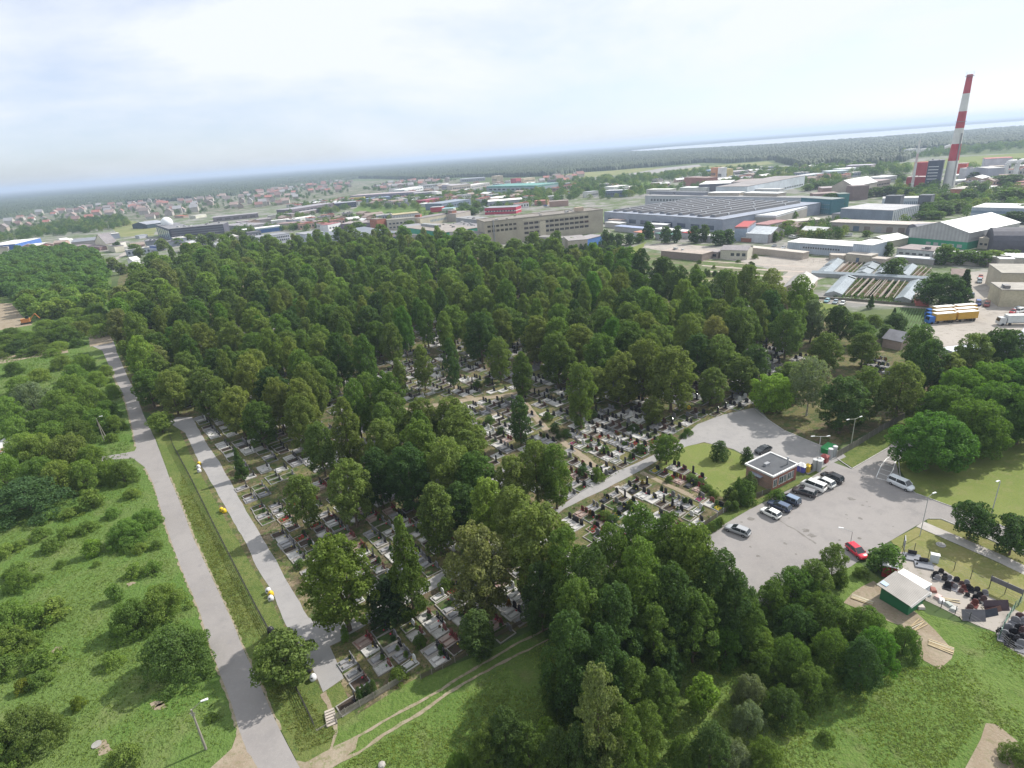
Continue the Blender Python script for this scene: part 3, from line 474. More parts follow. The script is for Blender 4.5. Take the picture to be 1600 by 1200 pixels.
for a in [('willow', 272, 1015, 7.5, 10.5, (.085, .15, .045)), ('willow', 205, 962, 5.5, 7, DARK), ('willow', 250, 940, 5.5, 8, MID), ('willow', 195, 830, 5, 7.5, MID), ('willow', 225, 810, 4, 6, LIGHT), ('willow', 40, 775, 7.5, 17, (.075, .125, .05)), ('willow', 105, 705, 8, 12, OLIVE), ('willow', 60, 700, 7, 11, MID),
          ('willow', 130, 740, 6, 9, LIGHT), ('willow', 190, 737, 4.6, 7, DARK), ('willow', 142, 715, 6, 8, MID), ('willow', 45, 618, 8, 14, SILV), ('willow', 65, 660, 7, 11, DARK), ('willow', 20, 675, 7, 12, MID), ('willow', 110, 600, 6, 11, MID), ('willow', 140, 620, 7, 10, MID), ('willow', 165, 640, 5, 8, DARK),
          ('willow', 178, 660, 4, 6, MID), ('willow', 130, 565, 5, 9, MID), ('willow', 150, 590, 4.5, 8, LIGHT), ('willow', 95, 565, 4.5, 9, MID), ('willow', 20, 575, 4, 8, DARK), ('willow', 60, 585, 4, 9, MID), ('willow', 175, 610, 4, 6, MID), ('bush', 173, 683, 2.6, 3.8, MID),
          ('willow', 150, 655, 6, 10, MID), ('willow', 110, 650, 7, 12, LIGHT), ('willow', 90, 625, 6, 11, MID), ('willow', 165, 578, 3.5, 6, LIGHT), ('willow', 35, 700, 7, 12, LIGHT), ('willow', 90, 745, 7, 11, MID), ('willow', 5, 640, 7, 12, LIGHT), ('willow', 80, 680, 7, 11, MID), ('willow', 5, 735, 7, 11, MID), ('willow', 170, 735, 4, 6, LIGHT), ('willow', 60, 735, 6, 10, MID), ('willow', 30, 600, 5, 10, MID), ('willow', 115, 580, 5, 9, LIGHT), ('willow', 120, 675, 6, 10, DARK), ('willow', 20, 970, 6.5, 9, LIGHT), ('willow', 5, 1000, 5, 7, MID), ('willow', 28, 905, 3.5, 5, DARK), ('sapling', 80, 952, 3.5, 5, MID), ('bush', 68, 1025, 3, 5.5, MID), ('willow', 35, 1140, 6, 8, OLIVE), ('willow', 0, 1170, 5, 6, DARK), ('bush', 60, 1060, 2.2, 3.6, MID), ('bush', 35, 1070, 2.0, 2.6, (.17, .2, .03)),
          ('bush', 120, 1098, 1.7, 2.2, (.17, .2, .03)), ('bush', 173, 1030, 2.2, 3.6, LIGHT), ('bush', 192, 1180, 2.5, 4.5, MID), ('sapling', 178, 925, 3.2, 2.6, LIGHT), ('bush', 208, 890, 2.3, 3.4, DARK), ('bush', 238, 885, 2.5, 3.4, DARK), ('sapling', 143, 855, 3.6, 3.2, BRIGHT), ('bush', 175, 848, 2, 2, BRIGHT),
          ('sapling', 142, 778, 4.6, 4.4, DARK), ('bush', 78, 850, 2.6, 4.6, MID), ('bush', 62, 832, 2.4, 4.2, DARK), ('bush', 100, 832, 2.2, 4, MID), ('bush', 135, 822, 2.4, 4.6, LIGHT), ('bush', 110, 800, 2.2, 4.5, LIGHT), ('bush', 5, 860, 2.5, 4.5, MID), ('bush', 30, 850, 1.8, 3, DARK), ('bush', 25, 890, 2.6, 5, MID),
          ('bush', 175, 800, 2.2, 4, LIGHT), ('bush', 75, 805, 2.2, 4.2, LIGHT), ('bush', 205, 770, 2.2, 4, LIGHT), ('bush', 218, 855, 2, 3, MID), ('bush', 243, 850, 1.8, 2.6, MID), ('bush', 198, 855, 1.8, 3, LIGHT), ('bush', 5, 1040, 2.4, 5, MID), ('bush', 50, 1000, 2, 3, LIGHT), ('willow', 300, 1000, 4, 4, MID),
          ('bush', 85, 1125, 1.4, 2, (.17, .2, .03)), ('bush', 150, 880, 1.1, 1.8, MID), ('bush', 95, 880, 1.3, 2.2, LIGHT), ('bush', 60, 900, 1.2, 2, MID), ('bush', 330, 1120, 1, 1.6, MID)]:
    T(a[0], a[1], a[2], a[3] * (1.2 if a[0] == 'willow' and a[2] < 760 else 1), a[4] * (.92 if a[0] == 'willow' and a[2] < 760 else 1), {MID: LIGHT, DARK: (MID if a[4] > 6 else LIGHT), OLIVE: OLIVE}.get(a[5], a[5]), group=LG)
for a in [(560, 1084, 2.9, .95), (567, 1080, 2.8, .9), (575, 1077, 2.8, .9), (583, 1073, 2.9, .95), (538, 988, 3.3, 1.2)]: T('thuja', *a, DARK if a[0] > 540 else BRIGHT, 'clipped thujas among the graves')
for a in [(1125, 703, 4.6, 3.9, DARK), (1167, 711, 4.2, 2.7, DARK), (1168, 767, 5, 3.6, MID), (1154, 760, 4.6, 2, MID), (1162, 775, 4.2, 1.8, MID), (1148, 778, 3.4, 2, MID), (1172, 752, 4.8, 2.6, DARK), (1140, 770, 3, 2.2, DARK), (1137, 790, 2.2, 1.6, MID), (1148, 790, 2.2, 1.6, MID)]: T('thuja', *a, 'conifers around the brick gatehouse')
for i in range(14): T('thuja', 1082 + i * 3.4, 839 - i * 1.9, 2.0, 1.3, MID, 'thujas clipped as a hedge')
for i, a in enumerate([(508, 888), (697, 911), (640, 958), (655, 1000), (622, 1052), (468, 880)]): T('bush', *a, TR.uniform(1.3, 2.4), TR.uniform(1.8, 3.2), MID, 'bushes planted among the graves')
for a in [(933, 740, 3.2, 3.4), (910, 735, 2, 3.5), (1000, 700, 2, 3.4), (945, 701, 1.9, 2.6), (885, 676, 2, 3), (866, 668, 2.5, 3), (872, 682, 1.6, 2), (990, 668, 2, 3.5), (1075, 674, 1.7, 2.6), (1068, 680, 1.3, 1.8), (945, 805, 2, 3.4), (958, 812, 2, 3), (984, 788, 1.8, 2), (1038, 808, 1.4, 2.4), (1079, 745, 1.3, 3), (1092, 752, 1.3, 3), (1105, 762, 1.2, 3), (1115, 770, 1.2, 2.6), (745, 600, 2, 3.4), (762, 594, 2, 3), (765, 655, 2, 3.6), (745, 668, 2, 3.5), (782, 672, 2, 3), (855, 650, 2.4, 3.2), (1045, 748, 1.4, 2), (1215, 773, 2.4, 3.8), (905, 660, 2, 3), (925, 645, 2, 4), (1190, 745, 1.2, 2), (750, 690, 2, 3), (735, 912, 1.6, 2)]:
    T('bush', *a, MID if a[0] % 2 else DARK, 'bushes planted among the graves')
# the dense stand: hand-set edges above, the rest fills the ground between by spacing
dense = W2([(190, 500), (232, 432), (330, 405), (420, 396), (560, 388), (700, 392), (800, 410), (880, 415), (1000, 445), (1100, 470), (1215, 500), (1265, 515), (1270, 560), (1200, 560), (1150, 560), (1060, 600), (1000, 610), (940, 600), (880, 590), (760, 560), (690, 555), (600, 590), (590, 640), (680, 690), (760, 740), (700, 800), (610, 740), (570, 800), (520, 700), (440, 700), (350, 690), (300, 650), (235, 640), (215, 580), (190, 540)])
clear = [W2(p) for p in ([(500, 640), (560, 625), (600, 655), (560, 695), (505, 690)], [(550, 592), (600, 572), (645, 592), (600, 622)], [(700, 522), (765, 516), (785, 540), (720, 545)], [(535, 490), (562, 486), (568, 522), (545, 527)], [(430, 690), (470, 700), (450, 760), (420, 740)], [(395, 600), (430, 590), (440, 615), (405, 625)], [(620, 600), (700, 575), (770, 575), (860, 590), (900, 640), (880, 700), (800, 690), (730, 650), (640, 640)], [(475, 690), (520, 700), (600, 690), (570, 720), (490, 735)], [(330, 520), (300, 570), (320, 580), (350, 540)])]
xs = [p[0] for p in dense]; ys = [p[1] for p in dense]; n_ind = 0; stuffpts = []
cand = []
for _ in range(30000):
    x, y = TR.uniform(min(xs), max(xs)), TR.uniform(min(ys), max(ys))
    if not inpoly(x, y, dense) or any(inpoly(x, y, c) for c in clear): continue
    dd = math.hypot(x, y); need = 8.3 + max(0, dd - 150) * .0135
    if all((x - a) ** 2 + (y - b) ** 2 > (need * .85) ** 2 for a, b, _w in TREES[:125]) and all((x - a) ** 2 + (y - b) ** 2 > need ** 2 for a, b in cand): cand.append((x, y))
cand.sort(key=lambda q: math.hypot(*q))
print('dense trees', len(cand))
for i, (x, y) in enumerate(cand):
    dd = math.hypot(x, y); k = 'linden' if TR.random() < .76 else 'lime_column'; col = TR.choices([OLIVE, MID, DARK, LIGHT, PALE, FRESH], [36, 28, 9, 14, 5, 8])[0]
    h = TR.triangular(12, 22, 18); w = TR.uniform(7.6, 10.6) * (1 + max(0, dd - 170) * .0012) * TR.uniform(.82, 1.08) if k == 'linden' else TR.uniform(5, 6.5)
    if i < 215: tree(k, Vector((x, y, 0)), h, w, col, CG)
    else: stuffpts.append((x, y, h, w, col))
def stuff_wood(name, pts, label, cat, kind='wood_tree', keep=1.0):   # one mass: crowns and trunks of a whole wood in one mesh
    """pts: (x, y, h, w, colour)"""
    rs = np.random.default_rng(4); by = {}
    for p in pts: by.setdefault(p[4], []).append(p)
    par = None
    for ci, (col, lst) in enumerate(by.items()):
        out_ = []
        for (x, y, h, w, _) in lst:
            me, tm, H0, sp = KIND[kind][TR.randrange(len(KIND[kind]))]; n = len(me.vertices); co = np.empty(n * 3, np.float32); me.vertices.foreach_get('co', co); co = co.reshape(-1, 4, 3)
            if keep < 1: co = co[rs.random(len(co)) < keep]
            a = TR.uniform(0, 6.28); ca, sa = math.cos(a), math.sin(a); W0 = 8.6; q = co.copy(); s = w / W0
            q[..., 0] = (co[..., 0] * ca - co[..., 1] * sa) * s + x; q[..., 1] = (co[..., 0] * sa + co[..., 1] * ca) * s + y; q[..., 2] = co[..., 2] * h / H0; out_.append(q)
        o = link(name if par is None else 'crowns', quads(name, np.concatenate(out_), FOL), par); o.color = (col[0] * .9, col[1] * .95, col[2], 1)
        if par is None: par = o; tag(o, label, cat, kind='stuff')
    return par
if stuffpts: stuff_wood('woods', stuffpts, 'far part of the dense cemetery wood, crowns merging into one mass', 'wood')
# light green wood at the left, countable crowns at its near edge
lw = W2([(-60, 492), (-30, 470), (22, 462), (40, 492), (70, 500), (110, 498), (150, 492), (168, 480), (165, 430), (150, 405), (110, 392), (30, 400), (-20, 430), (-200, 440), (-300, 480)]); pts = []
for _ in range(9000):
    x, y = TR.uniform(min(p[0] for p in lw), max(p[0] for p in lw)), TR.uniform(min(p[1] for p in lw), max(p[1] for p in lw))
    if inpoly(x, y, lw) and all((x - a) ** 2 + (y - b) ** 2 > 52 for a, b, *_r in pts): pts.append((x, y, TR.uniform(8, 12), TR.uniform(8.5, 11.5), (.135, .215, .065) if TR.random() < .75 else MID))
pts.sort(key=lambda q: math.hypot(q[0], q[1])); print('left wood', len(pts))
for p in pts[:30]: tree('far_tree', Vector((p[0], p[1], 0)), p[2], p[3], p[4] if p[4] in CN else LIGHT, 'light green wood beyond the lane', nm='woodland_tree')
stuff_wood('woods', [(a, b, c, d, (.135, .215, .065) if e != MID else e) for a, b, c, d, e in pts[30:]], 'light green wood at the left edge reading as one soft mass', 'wood', 'far_tree')
for a in [('willow', 100, 520, 7, 14, MID), ('willow', 125, 512, 7, 12, OLIVE), ('willow', 70, 525, 6, 12, MID), ('willow', 150, 500, 7, 12, MID), ('willow', 30, 540, 5, 12, DARK), ('willow', 60, 545, 4, 10, MID), ('willow', 10, 530, 5, 11, MID), ('willow', 90, 540, 4, 9, LIGHT), ('willow', -10, 555, 4, 10, MID), ('willow', 120, 535, 3.5, 7, MID), ('willow', 70, 508, 6, 12, LIGHT), ('willow', 100, 505, 6, 12, LIGHT), ('willow', 135, 503, 7, 12, MID), ('willow', 155, 515, 6, 9, LIGHT), ('willow', 40, 525, 5, 11, LIGHT), ('willow', 15, 518, 4, 10, MID), ('willow', 120, 490, 7, 13, LIGHT), ('willow', 148, 485, 8, 12, MID), ('willow', 60, 535, 4, 9, MID), ('willow', 80, 550, 3, 7, LIGHT), ('willow', 40, 550, 3, 8, LIGHT), ('willow', 5, 545, 4, 9, LIGHT)]: T(*a, group='bushes along the lane')
# trees of the industrial quarter: (px, py of crown middle, height, width)
QG = 'trees between the factories'
for (x, y, h, w, c) in [(1013, 360, 13, 9, DARK), (1040, 367, 12, 8, DARK), (1058, 366, 12, 7, DARK), (1085, 367, 12, 8, DARK), (1100, 365, 12, 7, DARK), (1122, 372, 10, 9, DARK), (1138, 370, 10, 9, DARK), (870, 376, 14, 9, MID), (946, 372, 12, 6, DARK), (955, 374, 9, 6, DARK), (968, 375, 9, 8, DARK), (985, 374, 8, 8, DARK), (640, 352, 10, 12, MID), (560, 353, 9, 16, MID),
                        (175, 412, 10, 10, OLIVE), (190, 420, 9, 9, OLIVE), (184, 385, 10, 8, DARK), (210, 390, 11, 12, MID), (218, 395, 9, 9, OLIVE), (253, 382, 12, 12, OLIVE), (277, 378, 8, 11, MID), (296, 372, 9, 12, MID), (315, 375, 10, 12, MID), (330, 370, 10, 12, OLIVE), (351, 372, 8, 8, MID), (365, 366, 10, 10, OLIVE), (378, 366, 8, 10, OLIVE), (392, 362, 10, 10, MID),
                        (425, 355, 7, 9, MID), (440, 356, 6, 8, MID), (462, 354, 7, 10, MID), (470, 352, 6, 8, DARK), (500, 350, 7, 13, MID), (500, 328, 8, 10, DARK), (566, 313, 9, 18, MID), (590, 312, 8, 18, DARK), (757, 318, 11, 10, DARK), (790, 313, 11, 11, DARK), (738, 330, 9, 16, MID), (745, 320, 10, 12, MID), (727, 322, 6, 14, MID),
                        (1395, 420, 9, 9, DARK), (1385, 390, 8, 8, DARK), (1478, 398, 10, 10, MID), (1512, 402, 7, 12, MID), (1535, 404, 7, 10, MID), (1552, 402, 7, 10, LIGHT), (1580, 400, 6, 10, MID), (1500, 404, 6, 8, MID), (1405, 410, 5, 7, MID), (1215, 366, 8, 8, MID), (1210, 370, 7, 6, MID), (1232, 355, 9, 13, OLIVE), (1255, 357, 8, 10, OLIVE), (1238, 338, 8, 9, MID), (1228, 334, 6, 8, MID),
                        (1303, 313, 13, 22, DARK), (1350, 302, 9, 16, DARK), (1370, 300, 9, 16, DARK), (1390, 298, 10, 18, DARK), (1405, 300, 9, 14, DARK), (1420, 300, 9, 16, DARK), (1275, 290, 9, 16, DARK), (1262, 293, 8, 14, MID), (1283, 288, 8, 12, MID), (1460, 318, 10, 18, MID), (1470, 325, 10, 20, MID), (1480, 310, 9, 18, DARK), (1452, 325, 9, 16, DARK), (1495, 322, 10, 16, MID),
                        (1512, 308, 11, 16, DARK), (1515, 300, 10, 12, DARK), (1535, 295, 11, 10, DARK), (1560, 282, 10, 22, DARK), (1585, 280, 10, 20, DARK), (1580, 305, 12, 24, MID), (1595, 308, 12, 20, MID), (1595, 332, 10, 22, DARK), (1585, 340, 8, 14, DARK), (1560, 342, 6, 12, MID), (1545, 345, 5, 9, MID), (1405, 275, 8, 14, DARK), (1410, 280, 8, 14, MID), (1520, 275, 9, 16, DARK), (1545, 270, 9, 16, DARK),
                        (1462, 336, 6, 12, LIGHT), (1440, 337, 6, 10, MID), (1425, 333, 6, 8, MID), (1446, 332, 6, 8, MID), (1355, 365, 4, 6, MID), (1265, 390, 3, 5, MID), (895, 380, 8, 9, MID), (1000, 372, 7, 7, MID), (1310, 488, 5, 7, DARK)]:
    tree('far_tree', P(x, y, h * .5), h, w, c, QG)
for i in range(22):                                 # thuja nursery beside the annex
    x = 893 + (i % 11) * 7.4; y = 388 - (i % 11) * .8 + (i // 11) * 9; T('thuja', x, y, 5.5, 3.8, MID if i % 2 else DARK, 'nursery rows behind the cemetery')
for a in [(900, 400, 6, 8), (925, 398, 6, 9), (940, 394, 6, 8), (955, 390, 6, 9), (910, 408, 5, 7), (880, 396, 6, 8), (860, 398, 7, 8), (835, 395, 9, 9), (815, 390, 9, 9), (795, 392, 8, 8), (850, 388, 10, 8)]: T('far_tree', a[0], a[1], a[2], a[3], MID if a[0] % 2 else DARK, 'nursery rows behind the cemetery')
for i in range(34): T('bush', TR.uniform(985, 1180), TR.uniform(398, 440), TR.uniform(1.5, 3.2), TR.uniform(2.5, 5), TR.choice([MID, DARK, OLIVE]), 'bushes of the waste ground')
for i in range(11): T('thuja', 1085 + i * 8 + TR.uniform(-2, 2), 424 + i * .8, TR.uniform(2.5, 5), 2.4, DARK, 'young conifers of the nursery')
# scrub and weeds in the grass: uncountable tufts
def tufts(name, px, n, size, h, col, label, seed, keep=lambda x, y: True):
    poly = W2(px); rs = np.random.default_rng(seed); x0, x1 = min(p[0] for p in poly), max(p[0] for p in poly); y0, y1 = min(p[1] for p in poly), max(p[1] for p in poly); C = []
    from mathutils import noise as nz_
    while len(C) < n:
        x, y = rs.uniform(x0, x1), rs.uniform(y0, y1)
        if inpoly(x, y, poly) and nz_.noise(Vector((x * .12, y * .12, seed))) > rs.uniform(-.6, .35) and keep(x, y): C.append((x, y))
    C = np.array(C); k = 5; c = np.repeat(C, k, 0) + rs.normal(0, size * .35, (n * k, 2)); z = rs.uniform(.05, h, (n * k, 1)) * rs.uniform(.4, 1, (n * k, 1))
    cen = np.concatenate([c, z], 1); nor = np.tile(np.array([0, -.1, 1.0]), (n * k, 1)); o = link(name, quads(name, cards(rs, cen, nor, size, .4, .6), FOL)); o.color = (*col, 1); return tag(o, label, 'weeds', kind='stuff')
ml = [(0, 800), (215, 745), (240, 800), (300, 990), (360, 1140), (330, 1195), (0, 1199)]
tufts('weeds', ml, 8000, .28, .18, (.15, .215, .06), 'uneven weeds and tall grass of the left meadow', 5)
tufts('weeds', [(0, 560), (140, 550), (200, 690), (215, 730), (0, 800)], 7000, .45, .45, (.15, .22, .07), 'rank scrub between the bushes at the left', 6)
tufts('weeds', [(530, 1199), (860, 1000), (1000, 1100), (1100, 1000), (1300, 1050), (1490, 1040), (1540, 985), (1600, 1020), (1599, 1160), (1540, 1125), (1480, 1199)], 15000, .24, .18, (.15, .21, .06), 'lush weeds of the meadow below the cemetery', 7)
tufts('weeds', [(283, 740), (310, 790), (350, 860), (400, 960), (440, 1040), (530, 1150), (470, 1180), (400, 1050), (330, 890), (280, 775)], 4500, .26, .2, (.14, .17, .055), 'rough grass along the fence', 8)
# ------------------------------------------------------------------ far-off forest: an uneven canopy with its own crowns
FM = layered('forest_canopy', (.018, .034, .018), [(.012, .42, .6, (.03, .048, .023), .9), (.05, .5, .65, (.022, .04, .018), .8), (.0015, .5, .6, (.045, .066, .032), .6)])
rs = np.random.default_rng(9)
def zone(px): return W2(px)
near = [(-2600, 335), (-400, 372), (-150, 361), (0, 343), (100, 329), (200, 318), (300, 313), (400, 302), (470, 291), (560, 279), (650, 282), (720, 277), (800, 277), (860, 275), (900, 270), (960, 266), (1040, 259), (1100, 254), (1160, 256), (1200, 250), (1250, 262), (1300, 256), (1330, 262), (1400, 258), (1440, 240), (1500, 232), (1600, 224), (1800, 213), (2600, 160)]
nearw = [P(*q) for q in near]
ang = np.array([math.atan2(p.x, p.y) for p in nearw]); dis = np.array([math.hypot(p.x, p.y) for p in nearw]); o_ = np.argsort(ang); ang, dis = ang[o_], dis[o_]
holes = [W2(p) for p in ([(1355, 262), (1400, 254), (1480, 246), (1900, 220), (1900, 240), (1500, 262), (1380, 270)], [(855, 275), (1100, 258), (1215, 250), (1215, 258), (1100, 267), (960, 280), (870, 282)], [(1400, 238), (1480, 230), (1480, 238), (1400, 247)])]
wat = W2([(960, 238), (1050, 229), (1200, 217.5), (1400, 203), (1700, 181), (1900, 166.5), (1900, 175), (1700, 189), (1600, 199), (1400, 215), (1200, 228.5), (1000, 238.5)])
TH = np.linspace(-.95, .95, 620); RR = 900 * (60000 / 900) ** (np.linspace(0, 1, 260)); TT, RG = np.meshgrid(TH, RR, indexing='ij')
XX, YY = np.sin(TT) * RG, np.cos(TT) * RG; near_d = np.interp(TT, ang, dis)
from mathutils import noise as MN
ok = RG > near_d
Zc = np.zeros_like(XX)
for i in range(XX.shape[0]):
    for j in range(XX.shape[1]):
        if ok[i, j]:
            x, y = XX[i, j], YY[i, j]; Zc[i, j] = 9.5 + 2.5 * MN.noise(Vector((x * .01, y * .01, 0))) + 1.8 * MN.noise(Vector((x * .04, y * .04, 3)))
            if RG[i, j] < 9000 and (inpoly(x, y, wat) or any(inpoly(x, y, h_) for h_ in holes)): ok[i, j] = False
            elif inpoly(x, y, wat): ok[i, j] = False
idx = np.arange(XX.size).reshape(XX.shape); m_ = ok[:-1, :-1] & ok[1:, :-1] & ok[1:, 1:] & ok[:-1, 1:]
q = np.stack([idx[:-1, :-1], idx[:-1, 1:], idx[1:, 1:], idx[1:, :-1]], -1)[m_]
me = bpy.data.meshes.new('woods'); me.from_pydata(np.stack([XX, YY, Zc], -1).reshape(-1, 3).tolist(), [], q.tolist()); me.materials.append(FM); me.polygons.foreach_set('use_smooth', [True] * len(q)); me.update()
woods = tag(link('woods', me), 'endless dark forest reaching the horizon beyond the town', 'forest', kind='stuff')
# individual tops standing out of the canopy: rough six-sided cones and domes
base = np.array([(math.cos(a) * r, math.sin(a) * r, z) for r, z in ((1, 0), (.82, .45), (.4, .85)) for a in np.linspace(0, 5.236, 6)] + [(0, 0, 1.0)])
fq = [(i, (i + 1) % 6, 6 + (i + 1) % 6, 6 + i) for i in range(6)] + [(6 + i, 6 + (i + 1) % 6, 12 + (i + 1) % 6, 12 + i) for i in range(6)]
tri_ = [(12 + i, 12 + (i + 1) % 6, 18) for i in range(6)]
pos = []; 
for _ in range(150000):
    t = rs.uniform(-.82, .82); r0_ = np.interp(t, ang, dis); r = r0_ + (5200 - r0_) * rs.random() ** 1.7 if r0_ < 5000 else 6000
    r = max(r, r0_ + rs.uniform(-15, 30)); x, y = math.sin(t) * r, math.cos(t) * r
    if r > 5300 or any(inpoly(x, y, h_) for h_ in holes) or inpoly(x, y, wat): continue
    pos.append((x, y, r))
pos = np.array(pos); k = len(pos); print('forest tops', k); sc = rs.uniform(3.2, 6.6, k) * (1 + pos[:, 2] / 5000); hh = rs.uniform(4, 9, k)
edge = rs.random(k)
vz = np.tile(base[None], (k, 1, 1)) * np.stack([sc * .8, sc * .8, hh], 1)[:, None, :] * rs.uniform(.75, 1.25, (k, 19, 1)); vz[:, :, 0] += pos[:, 0][:, None]; vz[:, :, 1] += pos[:, 1][:, None]; vz[:, :, 2] += 5.5
nd = np.interp(np.arctan2(pos[:, 0], pos[:, 1]), ang, dis); vz[:, :6, 2] = np.where((pos[:, 2] < nd + 120)[:, None], 0.2, vz[:, :6, 2])
off = (np.arange(k) * 19)[:, None, None]; fqa = (np.array(fq)[None] + off).reshape(-1, 4); fta = (np.array(tri_)[None] + off).reshape(-1, 3)
me = bpy.data.meshes.new('tops'); me.vertices.add(k * 19); me.vertices.foreach_set('co', vz.reshape(-1).astype(np.float32)); nq, ntri = len(fqa), len(fta)
me.loops.add(nq * 4 + ntri * 3); me.loops.foreach_set('vertex_index', np.concatenate([fqa.reshape(-1), fta.reshape(-1)]).astype(np.int32)); me.polygons.add(nq + ntri)
me.polygons.foreach_set('loop_start', np.concatenate([np.arange(nq) * 4, nq * 4 + np.arange(ntri) * 3]).astype(np.int32)); me.materials.append(None)
FT, N_, L_, b_ = newmat('forest_tops'); g_ = N_.new('ShaderNodeNewGeometry'); cr = mx(N_, L_, g_.outputs['Random Per Island'], (.012, .027, .013), (.036, .058, .024)); L_.new(mx(N_, L_, rng(N_, L_, nz(N_, L_, .006, 3), .42, .6), cr, (.045, .068, .028)), b_.inputs['Base Color']); b_.inputs['Roughness'].default_value = .8
me.materials[0] = FT; me.update(calc_edges=True); link('crowns', me, woods)
# ------------------------------------------------------------------ graves
GRW = random.Random(21)
STONE = {'black granite': (.028, .028, .032), 'grey granite': (.17, .17, .18), 'red granite': (.14, .045, .04), 'white marble': (.55, .55, .54), 'brown granite': (.1, .06, .05)}
KERB = {'pale concrete': (.28, .265, .245), 'grey stone': (.25, .25, .26), 'pink concrete': (.32, .25, .22), 'black granite': (.03, .03, .034), 'white': (.45, .44, .43)}
FILL = {'grass': (.06, .13, .03), 'gravel': (.28, .26, .24), 'pink gravel': (.33, .2, .17), 'dark soil': (.05, .035, .025), 'red begonias': (.4, .03, .03), 'white pebbles': (.46, .45, .43), 'green ground cover': (.05, .14, .05), 'pink flowers': (.45, .06, .2), 'yellow flowers': (.5, .38, .04)}
def stone(c): return plain(c, .22 if sum(c) < .6 else .5, 0, .15, 3)
LEAFY = plain((.05, .11, .03), .8, 0, .5, 6)
GP = {}
def grave_template(kerb, fill, head, slab, L=2.9, Wd=2.3, nh=1, shape=0, seed=0):
    rr_ = random.Random(seed); g = {}
    mb = MB(); t, h = .16, .2
    mb.box(-L / 2, L / 2, -Wd / 2, -Wd / 2 + t, 0, h).box(-L / 2, L / 2, Wd / 2 - t, Wd / 2, 0, h).box(-L / 2, -L / 2 + t, -Wd / 2 + t, Wd / 2 - t, 0, h - .002).box(L / 2 - t, L / 2, -Wd / 2 + t, Wd / 2 - t, 0, h - .002)
    g['kerb'] = mb.mesh('kerb', stone(KERB[kerb]))
    mb = MB().box(-L / 2 + t, L / 2 - t, -Wd / 2 + t, Wd / 2 - t, 0, .13); fm = plain(FILL[fill], .85, 0, .4, 5)
    if fill.endswith(('flowers', 'begonias')):
        for i in range(60): mb.at(rr_.uniform(-L / 2 + .3, L / 2 - .7), rr_.uniform(-Wd / 2 + .3, Wd / 2 - .3), .13).lathe([(.09, 0), (.12, .12), (.03, .2)], 5, 1 if i % 3 else 0)
        g['bed'] = mb.mesh('bed', [plain(FILL['green ground cover'], .85, 0, .4, 5), fm])
    else:
        if fill in ('grass', 'green ground cover'): fm = layered('bed_' + fill, (.05, .085, .025), [(.9, .42, .6, (.09, .07, .045), .9), (2.3, .5, .65, (.035, .07, .02), .9), (5, .55, .7, (.12, .13, .06), .6)], bmp=(6, .1))
        g['bed'] = mb.mesh('bed', fm)
    ys = [0] if nh == 1 else [-Wd * .24, Wd * .24]
    if slab:
        mb = MB()
        for y in ys:
            w = .8 if nh == 2 else 1.0; mb.at(-.15, y, 0).box(-.95, .85, -w / 2, w / 2, .13, .32); mb.box(-.9, .8, -w / 2 + .05, w / 2 - .05, .322, .36)
        g['slab'] = mb.mesh('slab', stone(KERB.get(slab, STONE.get(slab, (.4, .4, .4)))))
    if head:
        mb = MB()
        for y in ys:
            mb.at(L / 2 - .35, y, 0, math.pi / 2); w = .42 if nh == 2 else .5; hh = rr_.uniform(.85, 1.25)
            if shape == 0: pr = [(-w, 0), (w, 0), (w, hh * .75), (w * .6, hh * .95), (0, hh), (-w * .6, hh * .95), (-w, hh * .75)]
            elif shape == 1: pr = [(-w, 0), (w, 0), (w, hh), (-w, hh * .8)]
            else: pr = [(-w * .55, 0), (w * .55, 0), (w * .5, hh * 1.5), (0, hh * 1.65), (-w * .5, hh * 1.5)]
            n = len(pr); mb.add([(x, -.08, z + .3) for x, z in pr] + [(x, .08, z + .3) for x, z in pr], [tuple(range(n)), tuple(range(2 * n - 1, n - 1, -1))] + [(i, n + i, n + (i + 1) % n, (i + 1) % n) for i in range(n)])
            mb.box(-w - .08, w + .08, -.17, .17, .1, .3)
        g['headstone'] = mb.mesh('headstone', stone(STONE[head]))
    mb = MB()
    for i in range(1):
        mb.at(L / 2 - rr_.uniform(.7, 1.0), rr_.uniform(-.7, .7), .15)
        mb.lathe([(.07, 0), (.1, .18)], 6, 0).lathe([(.06, .18), (.17, .3), (.12, .42), (.02, .5)], 6, 1)
    g['flower_vase'] = mb.mesh('flower_vase', [stone((.05, .05, .055)), plain(rr_.choice([(.5, .05, .08), (.6, .5, .1), (.6, .6, .55), (.08, .18, .05)]), .8, 0, .3, 9)])
    desc = []
    if head: desc.append(head + ' headstone')
    ph = ('double ' if nh == 2 else '') + 'grave with ' + (fill if not slab else slab + ' slab') + ', ' + kerb + ' kerb' + (', ' + head + (' headstones' if nh == 2 else ' headstone') if head else ', no headstone')
    return g, ph
